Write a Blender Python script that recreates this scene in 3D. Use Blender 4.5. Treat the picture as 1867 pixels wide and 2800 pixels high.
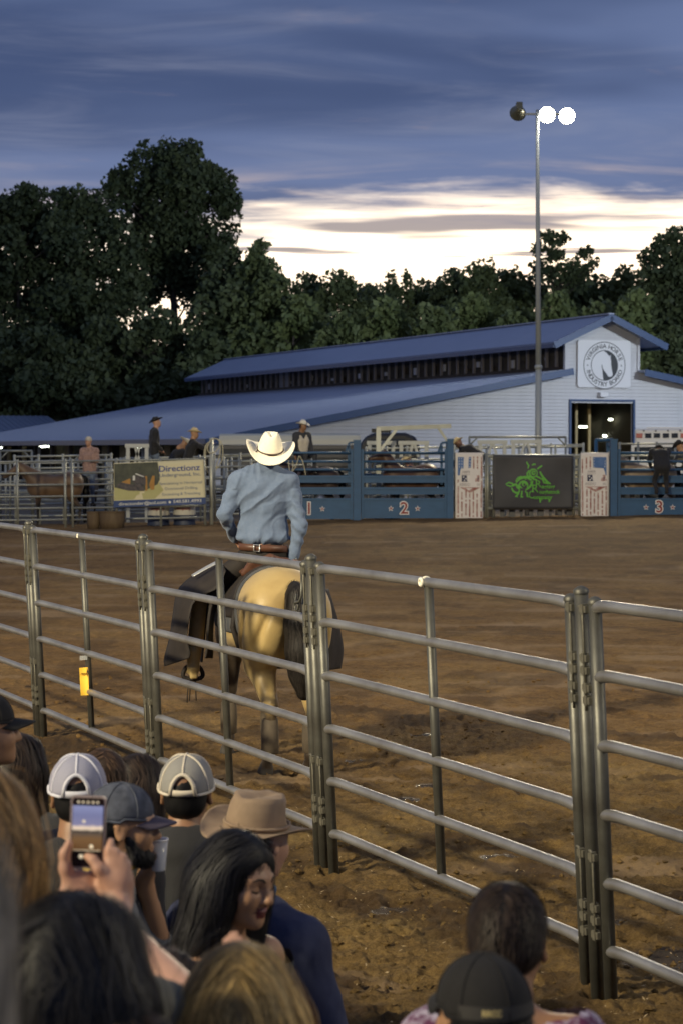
import bpy, bmesh, math, random
import numpy as np
from mathutils import Vector, Matrix, Euler

for o in list(bpy.data.objects):
    bpy.data.objects.remove(o, do_unlink=True)
SC = bpy.context.scene
COL = SC.collection
R = math.radians

# ------------------------------------------------------------------ camera
FPX, HC, HOR = 5970.0, 2.44, 1225.0          # focal length in photo pixels, eye height, horizon row
PITCH = math.atan((1400.0 - HOR) / FPX)
cam = bpy.data.cameras.new('camera')
cam.sensor_fit = 'VERTICAL'
cam.sensor_height = 36.0
cam.lens = FPX / 2800.0 * 36.0
cam.clip_start = 0.1
cam.clip_end = 6000.0
cam.dof.use_dof = True
cam.dof.focus_distance = 14.5
cam.dof.aperture_fstop = 6.0
camo = bpy.data.objects.new('camera', cam)
COL.objects.link(camo)
camo.location = (0, 0, HC)
camo.rotation_euler = (R(90) - PITCH, 0, 0)
SC.camera = camo

# ------------------------------------------------------------------ exposure
vs = SC.view_settings
vs.view_transform = 'Standard'
vs.look = 'None'
vs.exposure = 0.0
vs.gamma = 1.0
vs.use_curve_mapping = False
SC.cycles.max_bounces = 6
SC.cycles.transparent_max_bounces = 8
SC.cycles.sample_clamp_indirect = 4.0
SC.cycles.use_denoising = True

# ------------------------------------------------------------------ world: dusk sky, cloud deck with a bright gap above the horizon
SUN_EL, SUN_AZ = R(2.0), R(6.0)              # sun just above the horizon, a little to the right of the view
world = bpy.data.worlds.new('World')
SC.world = world
world.use_nodes = True
wn, wl = world.node_tree.nodes, world.node_tree.links
wn.clear()


def WN(t, **kw):
    n = wn.new(t)
    for k, v in kw.items():
        setattr(n, k, v)
    return n


def wmath(op, a, b=None, c=None, clamp=False):
    n = WN('ShaderNodeMath', operation=op, use_clamp=clamp)
    for i, v in enumerate((a, b, c)):
        if v is None:
            continue
        if isinstance(v, (int, float)):
            n.inputs[i].default_value = v
        else:
            wl.new(v, n.inputs[i])
    return n.outputs[0]


def wmix(f, a, b):
    n = WN('ShaderNodeMix', data_type='RGBA')
    if isinstance(f, (int, float)):
        n.inputs[0].default_value = f
    else:
        wl.new(f, n.inputs[0])
    for i, v in ((6, a), (7, b)):
        if isinstance(v, tuple):
            n.inputs[i].default_value = (*v, 1)
        else:
            wl.new(v, n.inputs[i])
    return n.outputs[2]


def wstep(x, lo, hi):
    n = WN('ShaderNodeMapRange', interpolation_type='SMOOTHSTEP')
    wl.new(x, n.inputs[0])
    n.inputs[1].default_value = lo
    n.inputs[2].default_value = hi
    return n.outputs[0]


geo = WN('ShaderNodeTexCoord')
sep = WN('ShaderNodeSeparateXYZ')
wl.new(geo.outputs['Generated'], sep.inputs[0])
dx, dy, dz = sep.outputs
den = wmath('ADD', wmath('MAXIMUM', dz, 0.0), 0.035)
cu = wmath('DIVIDE', dx, den)
cv = wmath('DIVIDE', dy, den)


def wnoise(sx, sy, ox, detail, rough, dist=0.0):
    c = WN('ShaderNodeCombineXYZ')
    wl.new(wmath('MULTIPLY_ADD', cu, sx, ox), c.inputs[0])
    wl.new(wmath('MULTIPLY', cv, sy), c.inputs[1])
    n = WN('ShaderNodeTexNoise')
    n.inputs['Scale'].default_value = 1.0
    n.inputs['Detail'].default_value = detail
    n.inputs['Roughness'].default_value = rough
    n.inputs['Distortion'].default_value = dist
    wl.new(c.outputs[0], n.inputs['Vector'])
    return n.outputs[0]


n_big = wnoise(0.55, 0.75, 3.1, 3.0, 0.5, 0.4)
n_mid = wnoise(1.3, 1.9, 11.0, 5.0, 0.58, 0.6)
n_fine = wnoise(3.0, 3.4, 5.0, 6.0, 0.6, 0.3)
n_gap = wnoise(0.8, 1.1, 21.3, 5.0, 0.55, 0.8)
# cloud deck colours
deck = wmix(wstep(n_big, 0.34, 0.66), (0.062, 0.092, 0.195), (0.140, 0.190, 0.350))
deck = wmix(wmath('MULTIPLY', wstep(n_mid, 0.44, 0.78), 0.42), deck, (0.260, 0.290, 0.410))
deck = wmix(wmath('MULTIPLY', wstep(n_fine, 0.60, 0.80), 0.30), deck, (0.30, 0.25, 0.29))
lift = wmath('SUBTRACT', 1.0, wstep(dz, 0.09, 0.16))
deck = wmix(wmath('MULTIPLY', lift, 0.45), deck, (0.215, 0.255, 0.405))
# clear sky seen through the gap: Nishita, over-exposed near the sunken sun
sky = WN('ShaderNodeTexSky', sky_type='NISHITA', sun_disc=False)
sky.sun_elevation = SUN_EL
sky.sun_rotation = SUN_AZ
sky.air_density = 1.0
sky.dust_density = 2.0
gain = WN('ShaderNodeVectorMath', operation='SCALE')
wl.new(sky.outputs[0], gain.inputs[0])
gain.inputs['Scale'].default_value = 0.10
az = wmath('ADD', wmath('MULTIPLY', dx, math.sin(SUN_AZ)), wmath('MULTIPLY', dy, math.cos(SUN_AZ)))
glow = wmath('POWER', wmath('MULTIPLY_ADD', az, 0.5, 0.5, clamp=True), 5.0)
clear = wmix(glow, (0.10, 0.13, 0.22), (2.1, 1.86, 1.50))
clear = wmix(0.85, gain.outputs[0], clear)
# gap mask in elevation, ragged by noise
edge = wmath('MULTIPLY_ADD', n_gap, 0.050, 0.0795)
edge = wmath('ADD', edge, wmath('MULTIPLY', wmath('SUBTRACT', n_fine, 0.5), 0.018))
edge = wmath('ADD', edge, wmath('MULTIPLY', dx, 0.035))
d_edge = wmath('SUBTRACT', edge, dz)
gap = wstep(d_edge, -0.010, 0.012)
fringe = wmath('MULTIPLY', wstep(d_edge, -0.030, 0.0), wstep(n_mid, 0.42, 0.66))
deck = wmix(wmath('MULTIPLY', fringe, 0.75), deck, (0.52, 0.43, 0.43))
# thin dark bars floating inside the gap
n_bar = wnoise(0.42, 1.15, 40.0, 4.0, 0.52, 0.2)
n_bar2 = wnoise(0.9, 2.3, 63.0, 4.0, 0.55, 0.3)
bars = wmath('MULTIPLY', wmath('MAXIMUM', wstep(n_bar, 0.58, 0.66), wstep(n_bar2, 0.60, 0.68)), wstep(dz, 0.066, 0.078))
clear = wmix(wmath('MULTIPLY', bars, 0.88), clear, (0.24, 0.22, 0.26))
final = wmix(gap, deck, clear)
below = wstep(dz, -0.02, 0.0)
final = wmix(below, (0.03, 0.03, 0.035), final)
up = WN('ShaderNodeVectorMath', operation='SCALE')
wl.new(final, up.inputs[0])
up.inputs['Scale'].default_value = 10.0
bg = WN('ShaderNodeBackground')
bg.inputs['Strength'].default_value = 0.10
wl.new(up.outputs[0], bg.inputs['Color'])
wo = WN('ShaderNodeOutputWorld')
wl.new(bg.outputs[0], wo.inputs[0])

# ------------------------------------------------------------------ sun (sunk into the haze: faint and soft)
sl = bpy.data.lights.new('sun', 'SUN')
sl.energy = 0.12
sl.angle = R(10)
sl.color = (1.0, 0.80, 0.62)
so = bpy.data.objects.new('sun', sl)
COL.objects.link(so)
so.rotation_euler = Vector((math.sin(SUN_AZ) * math.cos(SUN_EL), math.cos(SUN_AZ) * math.cos(SUN_EL), math.sin(SUN_EL))).to_track_quat('Z', 'Y').to_euler()

# ------------------------------------------------------------------ photo geometry helpers
CP, SP = math.cos(PITCH), math.sin(PITCH)


def P(px, py, Y):
    """World point seen at photo pixel (px, py) at distance Y."""
    u, v = (px - 933.5) / FPX, -(py - 1400.0) / FPX
    d = (u, CP + v * SP, -SP + v * CP)
    k = Y / d[1]
    return Vector((d[0] * k, Y, HC + d[2] * k))


def smooth01(t):
    t = np.clip(t, 0, 1)
    return t * t * (3 - 2 * t)


def gz(X, Y):
    """Ground height: flat by the near fence, rising gently to the far side."""
    return smooth01((Y - 18.0) / 46.0) * (0.44 + 0.018 * np.clip(X, -9, 9))


def GP(px, Y):
    """Ground point in photo column px at distance Y."""
    x = (px - 933.5) / FPX * Y
    return Vector((x, Y, float(gz(x, Y))))


# ------------------------------------------------------------------ tagging and linking
def tag(o, label=None, cat=None, group=None, kind=None):
    if label: o['label'] = label
    if cat: o['category'] = cat
    if group: o['group'] = group
    if kind: o['kind'] = kind
    return o


def empty(name, loc=(0, 0, 0), rz=0.0, label=None, cat=None, group=None):
    o = bpy.data.objects.new(name, None)
    o.empty_display_size = 0.2
    COL.objects.link(o)
    o.location = loc
    o.rotation_euler = (0, 0, rz)
    return tag(o, label, cat, group)


def link(name, me, mat=None, parent=None, loc=None, rot=None):
    o = bpy.data.objects.new(name, me)
    COL.objects.link(o)
    if mat is not None and not me.materials:
        for m in (mat if isinstance(mat, (list, tuple)) else [mat]):
            me.materials.append(m)
    if parent is not None: o.parent = parent
    if loc is not None: o.location = loc
    if rot is not None: o.rotation_euler = rot
    return o


def copy_tree(o, parent=None):
    c = o.copy()
    COL.objects.link(c)
    c.parent = parent
    for ch in o.children:
        copy_tree(ch, c)
    return c


def mesh_from(verts, faces, smooth=False):
    me = bpy.data.meshes.new('mesh')
    me.from_pydata([tuple(map(float, v)) for v in verts], [], faces)
    if smooth:
        me.polygons.foreach_set('use_smooth', [True] * len(me.polygons))
    me.update()
    return me


class MB:
    """Collects simple solids into one mesh."""
    def __init__(self):
        self.v, self.f, self.s, self.m = [], [], [], []

    def add(self, vs_, fs_, smooth=False, mi=0):
        b = len(self.v)
        self.v += [tuple(map(float, x)) for x in vs_]
        self.f += [tuple(b + i for i in f) for f in fs_]
        self.s += [smooth] * len(fs_)
        self.m += [mi] * len(fs_)
        return self

    def box(self, c, size, rot=None, mi=0):
        x, y, z = (s / 2 for s in size)
        vv = [Vector(p) for p in ((-x, -y, -z), (x, -y, -z), (x, y, -z), (-x, y, -z), (-x, -y, z), (x, -y, z), (x, y, z), (-x, y, z))]
        if rot is not None:
            m = rot if isinstance(rot, Matrix) else Euler(rot).to_matrix()
            vv = [m @ p for p in vv]
        c = Vector(c)
        return self.add([p + c for p in vv], [(0, 3, 2, 1), (4, 5, 6, 7), (0, 1, 5, 4), (1, 2, 6, 5), (2, 3, 7, 6), (3, 0, 4, 7)], mi=mi)

    def bar(self, a, b, w, h, up=(0, 0, 1), mi=0):
        a, b = Vector(a), Vector(b)
        d = (b - a).normalized()
        s = d.cross(Vector(up))
        if s.length < 1e-4: s = d.cross(Vector((0, 1, 0)))
        s.normalize()
        u = s.cross(d)
        q = [s * sx * w / 2 + u * sy * h / 2 for sx, sy in ((-1, -1), (1, -1), (1, 1), (-1, 1))]
        return self.add([a + k for k in q] + [b + k for k in q], [(3, 2, 1, 0), (4, 5, 6, 7), (0, 1, 5, 4), (1, 2, 6, 5), (2, 3, 7, 6), (3, 0, 4, 7)], mi=mi)

    def tube(self, pts, r, n=10, cap=True, mi=0, closed=False):
        pts = [Vector(p) for p in pts]
        rr = r if isinstance(r, (list, tuple)) else [r] * len(pts)
        N = len(pts)
        vv, ff = [], []
        ref = None
        for i, p in enumerate(pts):
            if closed: d = pts[(i + 1) % N] - pts[i - 1]
            else: d = pts[min(i + 1, N - 1)] - pts[max(i - 1, 0)]
            d.normalize()
            if ref is None:
                ref = d.orthogonal().normalized()
            ref = (ref - d * ref.dot(d))
            if ref.length < 1e-5: ref = d.orthogonal()
            ref.normalize()
            bi = d.cross(ref)
            for k in range(n):
                a = 2 * math.pi * k / n
                vv.append(p + (ref * math.cos(a) + bi * math.sin(a)) * rr[i])
        M = N if closed else N - 1
        for i in range(M):
            j = (i + 1) % N
            for k in range(n):
                l = (k + 1) % n
                ff.append((i * n + k, i * n + l, j * n + l, j * n + k))
        self.add(vv, ff, True, mi)
        if cap and not closed:
            b = len(self.v) - len(vv)
            self.f += [tuple(b + k for k in reversed(range(n))), tuple(b + (N - 1) * n + k for k in range(n))]
            self.s += [False, False]
            self.m += [mi, mi]
        return self

    def lathe(self, prof, n=20, c=(0, 0, 0), mi=0, smooth=True):
        vv, ff = [], []
        for r, z in prof:
            for k in range(n):
                a = 2 * math.pi * k / n
                vv.append((c[0] + r * math.cos(a), c[1] + r * math.sin(a), c[2] + z))
        for i in range(len(prof) - 1):
            for k in range(n):
                l = (k + 1) % n
                ff.append((i * n + k, i * n + l, (i + 1) * n + l, (i + 1) * n + k))
        self.add(vv, ff, smooth, mi)
        return self

    def prism(self, poly, origin, ux, uy, depth, mi=0):
        """Extrude a 2D polygon (in the plane ux, uy at origin) by the vector depth."""
        o, ux, uy, d = Vector(origin), Vector(ux), Vector(uy), Vector(depth)
        n = len(poly)
        vv = [o + ux * a + uy * b for a, b in poly]
        vv += [p + d for p in vv]
        ff = [tuple(reversed(range(n))), tuple(range(n, 2 * n))] + [(i, (i + 1) % n, n + (i + 1) % n, n + i) for i in range(n)]
        return self.add(vv, ff, mi=mi)

    def mesh(self):
        me = bpy.data.meshes.new('mesh')
        me.from_pydata(self.v, [], self.f)
        me.polygons.foreach_set('use_smooth', self.s)
        me.polygons.foreach_set('material_index', self.m)
        me.update()
        return me

    def build(self, name, mat, parent=None, loc=None, rot=None):
        return link(name, self.mesh(), mat, parent, loc, rot)


# ------------------------------------------------------------------ numpy value noise
def _hash(i, j, k, seed):
    h = (i * 374761393 + j * 668265263 + k * 2147483647 + seed * 1274126177) & 0xFFFFFFFF
    h = ((h ^ (h >> 13)) * 1274126177) & 0xFFFFFFFF
    return ((h ^ (h >> 16)) & 0xFFFF) / 65535.0


def vnoise(x, y, z=None, seed=0):
    if z is None: z = np.zeros_like(x)
    xi, yi, zi = (np.floor(q).astype(np.int64) for q in (x, y, z))
    fx, fy, fz = (q - np.floor(q) for q in (x, y, z))
    fx, fy, fz = (q * q * (3 - 2 * q) for q in (fx, fy, fz))
    r = 0
    for a in (0, 1):
        for b in (0, 1):
            for c in (0, 1):
                w = (fx if a else 1 - fx) * (fy if b else 1 - fy) * (fz if c else 1 - fz)
                r = r + w * _hash(xi + a, yi + b, zi + c, seed)
    return r


def fbm(x, y, z=None, o=4, seed=0, gain_=0.5):
    r, a, t = 0, 1.0, 0
    for i in range(o):
        f = 2.03 ** i
        r = r + a * vnoise(x * f, y * f, None if z is None else z * f, seed + i * 7)
        t += a
        a *= gain_
    return r / t


# ------------------------------------------------------------------ materials
MATS = {}


def mat(name, color, rough=0.6, metal=0.0, spec=0.4, noise=None, bump=None, emit=None, sheen=0.0, coords='Object', alpha=None, attr=None, trans=None):
    """Principled material. noise=(scale, strength, colour2); bump=(scale, strength, distance)."""
    if name in MATS: return MATS[name]
    m = bpy.data.materials.new(name)
    m.use_nodes = True
    nt = m.node_tree
    b = nt.nodes['Principled BSDF']
    b.inputs['Roughness'].default_value = rough
    b.inputs['Metallic'].default_value = metal
    b.inputs['Specular IOR Level'].default_value = spec
    if sheen: b.inputs['Sheen Weight'].default_value = sheen
    if alpha is not None: b.inputs['Alpha'].default_value = alpha
    if trans: b.inputs['Transmission Weight'].default_value = trans
    b.inputs['Base Color'].default_value = (*color, 1)
    tc = nt.nodes.new('ShaderNodeTexCoord')
    csock = None
    if noise:
        sc_, st, c2 = noise
        n = nt.nodes.new('ShaderNodeTexNoise')
        n.inputs['Detail'].default_value = 5
        n.inputs['Roughness'].default_value = 0.6
        mp = nt.nodes.new('ShaderNodeMapping')
        mp.inputs['Scale'].default_value = sc_ if isinstance(sc_, tuple) else (sc_,) * 3
        n.inputs['Scale'].default_value = 1.0
        nt.links.new(tc.outputs[coords], mp.inputs[0])
        nt.links.new(mp.outputs[0], n.inputs['Vector'])
        rg = nt.nodes.new('ShaderNodeMapRange')
        rg.inputs[1].default_value, rg.inputs[2].default_value = 0.35, 0.68
        rg.inputs[4].default_value = st
        nt.links.new(n.outputs[0], rg.inputs[0])
        mx = nt.nodes.new('ShaderNodeMix')
        mx.data_type = 'RGBA'
        mx.inputs[6].default_value = (*color, 1)
        mx.inputs[7].default_value = (*c2, 1)
        nt.links.new(rg.outputs[0], mx.inputs[0])
        csock = mx.outputs[2]
    if attr:
        at = nt.nodes.new('ShaderNodeAttribute')
        at.attribute_name = attr
        mu = nt.nodes.new('ShaderNodeMix')
        mu.data_type = 'RGBA'
        mu.blend_type = 'MULTIPLY'
        mu.inputs[0].default_value = 1.0
        if csock is not None: nt.links.new(csock, mu.inputs[6])
        else: mu.inputs[6].default_value = (*color, 1)
        nt.links.new(at.outputs[0], mu.inputs[7])
        csock = mu.outputs[2]
    if csock is not None:
        nt.links.new(csock, b.inputs['Base Color'])
    if bump:
        sc_, st, ds = bump
        n = nt.nodes.new('ShaderNodeTexNoise')
        n.inputs['Detail'].default_value = 6
        n.inputs['Scale'].default_value = 1.0
        mp = nt.nodes.new('ShaderNodeMapping')
        mp.inputs['Scale'].default_value = sc_ if isinstance(sc_, tuple) else (sc_,) * 3
        nt.links.new(tc.outputs[coords], mp.inputs[0])
        nt.links.new(mp.outputs[0], n.inputs['Vector'])
        bp = nt.nodes.new('ShaderNodeBump')
        bp.inputs['Strength'].default_value = st
        bp.inputs['Distance'].default_value = ds
        nt.links.new(n.outputs[0], bp.inputs['Height'])
        nt.links.new(bp.outputs[0], b.inputs['Normal'])
    if emit:
        b.inputs['Emission Color'].default_value = (*emit[0], 1)
        b.inputs['Emission Strength'].default_value = emit[1]
    MATS[name] = m
    return m


def text_mesh(s, size, align='CENTER', extrude=0.0, bold=0.0, sx=1.0):
    cu_ = bpy.data.curves.new('text', 'FONT')
    cu_.body = s
    cu_.size = size
    cu_.align_x = align
    cu_.align_y = 'CENTER'
    cu_.extrude = extrude
    cu_.offset = bold
    cu_.resolution_u = 3
    ob = bpy.data.objects.new('text', cu_)
    COL.objects.link(ob)
    dg = bpy.context.evaluated_depsgraph_get()
    me = bpy.data.meshes.new_from_object(ob.evaluated_get(dg))
    bpy.data.objects.remove(ob, do_unlink=True)
    if sx != 1.0:
        for v in me.vertices: v.co.x *= sx
    me.materials.clear()
    return me


# ------------------------------------------------------------------ signed distance modelling (smooth unions, meshed with surface nets)
class SDF:
    def __init__(self):
        self.p = []

    def cap(self, a, b, ra, rb=None, k=0.03, m=0, op='u'):
        rb = ra if rb is None else rb
        self.p.append(('c', np.array(a, float), np.array(b, float), float(ra), float(rb), k, m, op))
        return self

    def ell(self, c, r, rot=None, k=0.03, m=0, op='u'):
        M = np.eye(3) if rot is None else np.array(rot if isinstance(rot, Matrix) else Euler(rot).to_matrix())
        self.p.append(('e', np.array(c, float), np.array(r, float) if not np.isscalar(r) else np.full(3, float(r)), M, 0, k, m, op))
        return self

    def box(self, c, r, rot=None, rad=0.005, k=0.01, m=0, op='u'):
        M = np.eye(3) if rot is None else np.array(rot if isinstance(rot, Matrix) else Euler(rot).to_matrix())
        self.p.append(('b', np.array(c, float), np.array(r, float), M, rad, k, m, op))
        return self

    def xform(self, M, t=(0, 0, 0)):
        """Rotate (3x3) then translate every primitive so far."""
        M = np.array(M)
        t = np.array(t, float)
        q = []
        for p in self.p:
            if p[0] == 'c':
                q.append(('c', M @ p[1] + t, M @ p[2] + t) + p[3:])
            else:
                q.append((p[0], M @ p[1] + t, p[2], M @ p[3]) + p[4:])
        self.p = q
        return self

    def join(self, other):
        self.p += other.p
        return self

    @staticmethod
    def dist(p, X):
        if p[0] == 'c':
            a, b, ra, rb = p[1:5]
            ab = b - a
            t = np.clip(((X - a) @ ab) / max(ab @ ab, 1e-9), 0, 1)
            d = X - a - t[..., None] * ab
            return np.sqrt((d * d).sum(-1)) - (ra + (rb - ra) * t)
        L = (X - p[1]) @ p[3]
        if p[0] == 'e':
            q = L / p[2]
            k0 = np.sqrt((q * q).sum(-1))
            q = q / p[2]
            k1 = np.sqrt((q * q).sum(-1)) + 1e-9
            return np.where(k0 < 1e-4, -p[2].min(), k0 * (k0 - 1) / k1)
        q = np.abs(L) - (p[2] - p[4])
        return np.sqrt((np.maximum(q, 0) ** 2).sum(-1)) + np.minimum(q.max(-1), 0) - p[4]

    @staticmethod
    def comb(f, d, k, op):
        if op == 'u':
            h = np.maximum(k - np.abs(f - d), 0) / max(k, 1e-6)
            return np.minimum(f, d) - h * h * k * 0.25
        if op == 's':
            d = -d
        h = np.maximum(k - np.abs(f - d), 0) / max(k, 1e-6)
        return np.maximum(f, d) + h * h * k * 0.25

    def eval(self, X):
        f = np.full(X.shape[:-1], 5.0)
        for p in self.p:
            f = SDF.comb(f, SDF.dist(p, X), p[5], p[7])
        return f

    def bounds(self, p):
        if p[0] == 'c':
            r = max(p[3], p[4])
            return np.minimum(p[1], p[2]) - r, np.maximum(p[1], p[2]) + r
        e = np.abs(p[3]) @ p[2]
        return p[1] - e, p[1] + e

    def arrays(self, h, clip=None):
        bs = [self.bounds(p) for p in self.p if p[7] == 'u']
        lo = np.min([b[0] for b in bs], 0) - 3 * h
        hi = np.max([b[1] for b in bs], 0) + 3 * h
        n = np.ceil((hi - lo) / h).astype(int) + 1
        ax = [lo[i] + h * np.arange(n[i]) for i in range(3)]
        f = np.full(tuple(n), 5.0, np.float32)
        raw = np.full(tuple(n), 5.0, np.float32)
        mg = np.zeros(tuple(n), np.int8)
        for p in self.p:
            b0, b1 = self.bounds(p)
            mgn = p[5] + 3 * h
            i0 = np.maximum(np.floor((b0 - mgn - lo) / h).astype(int), 0)
            i1 = np.minimum(np.ceil((b1 + mgn - lo) / h).astype(int) + 1, n)
            if p[7] == 'i': i0, i1 = np.zeros(3, int), n
            if np.any(i1 <= i0): continue
            s = tuple(slice(i0[i], i1[i]) for i in range(3))
            X = np.stack(np.meshgrid(*[ax[i][s[i]] for i in range(3)], indexing='ij'), -1)
            d = SDF.dist(p, X)
            f[s] = SDF.comb(f[s], d, p[5], p[7])
            if p[7] == 'u':
                w = d < raw[s]
                raw[s] = np.where(w, d, raw[s])
                mg[s] = np.where(w, p[6], mg[s])
        return surface_nets(f, lo, h, mg)


def surface_nets(f, lo, h, mg):
    inside = f < 0
    nx, ny, nz = f.shape
    cnt = np.zeros((nx - 1, ny - 1, nz - 1), np.int8)
    for a in (0, 1):
        for b in (0, 1):
            for c in (0, 1):
                cnt += inside[a:nx - 1 + a, b:ny - 1 + b, c:nz - 1 + c]
    act = (cnt > 0) & (cnt < 8)
    ci = np.argwhere(act)
    idx = np.full(act.shape, -1, np.int64)
    idx[act] = np.arange(len(ci))
    acc = np.zeros((len(ci), 3))
    num = np.zeros(len(ci))
    corners = [(a, b, c) for a in (0, 1) for b in (0, 1) for c in (0, 1)]
    for A in corners:
        for ax in range(3):
            if A[ax]: continue
            B = list(A)
            B[ax] = 1
            fa = f[ci[:, 0] + A[0], ci[:, 1] + A[1], ci[:, 2] + A[2]].astype(float)
            fb = f[ci[:, 0] + B[0], ci[:, 1] + B[1], ci[:, 2] + B[2]].astype(float)
            cr = (fa < 0) != (fb < 0)
            t = np.where(cr, fa / np.where(cr, fa - fb, 1), 0)
            pt = np.repeat(np.array([A], float), len(ci), 0)
            pt[:, ax] += t
            acc[cr] += pt[cr]
            num[cr] += 1
    V = lo + h * (ci + acc / num[:, None])
    mat_id = mg[ci[:, 0], ci[:, 1], ci[:, 2]]
    quads = []
    for ax in range(3):
        sl0 = [slice(1, -1)] * 3
        sl0[ax] = slice(0, -1)
        sl1 = [slice(1, -1)] * 3
        sl1[ax] = slice(1, None)
        a, b = inside[tuple(sl0)], inside[tuple(sl1)]
        e = np.argwhere(a != b)
        flip = a[tuple(e.T)]
        off = np.ones(3, int)
        off[ax] = 0
        e = e + off
        u, v = [(1, 2), (2, 0), (0, 1)][ax]
        q = []
        for du, dv in ((-1, -1), (0, -1), (0, 0), (-1, 0)):
            c = e.copy()
            c[:, u] += du
            c[:, v] += dv
            q.append(idx[c[:, 0], c[:, 1], c[:, 2]])
        q = np.stack(q, 1)
        q[~flip] = q[~flip][:, ::-1]
        quads.append(q)
    Q = np.concatenate(quads)
    Q = Q[(Q >= 0).all(1)]
    return V, Q, mat_id


def np_mesh(V, Q, mids=None, smooth=True):
    me = bpy.data.meshes.new('mesh')
    me.vertices.add(len(V))
    me.vertices.foreach_set('co', np.asarray(V, np.float32).ravel())
    k = Q.shape[1]
    me.loops.add(Q.size)
    me.loops.foreach_set('vertex_index', Q.astype(np.int32).ravel())
    me.polygons.add(len(Q))
    me.polygons.foreach_set('loop_start', np.arange(0, Q.size, k, dtype=np.int32))
    me.polygons.foreach_set('loop_total', np.full(len(Q), k, np.int32))
    if mids is not None:
        me.polygons.foreach_set('material_index', mids.astype(np.int32))
    me.update(calc_edges=True)
    me.validate()
    me.polygons.foreach_set('use_smooth', [smooth] * len(me.polygons))
    return me


def smooth_verts(V, Q, it=2, lam=0.5):
    for _ in range(it):
        s = np.zeros_like(V)
        n = np.zeros(len(V))
        for i in range(4):
            for j in (1, 3):
                np.add.at(s, Q[:, i], V[Q[:, (i + j) % 4]])
                np.add.at(n, Q[:, i], 1)
        V = V + lam * (s / np.maximum(n, 1)[:, None] - V)
    return V


def vnormals(V, Q):
    n = np.cross(V[Q[:, 2]] - V[Q[:, 0]], V[Q[:, 3]] - V[Q[:, 1]])
    r = np.zeros_like(V)
    for i in range(4): np.add.at(r, Q[:, i], n)
    return r / (np.linalg.norm(r, axis=1, keepdims=True) + 1e-12)


def sdf_obj(name, s, h, mats, parent=None, it=2, disp=None, cut=None, loc=None):
    V, Q, mid = s.arrays(h)
    V = smooth_verts(V, Q, it)
    if disp is not None:
        V = V + vnormals(V, Q) * disp(V)[:, None]
    if cut is not None:
        keep = cut(V)
        Q = Q[keep[Q].all(1)]
    me = np_mesh(V, Q, mid[Q[:, 0]])
    return link(name, me, mats, parent, loc)

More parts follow.
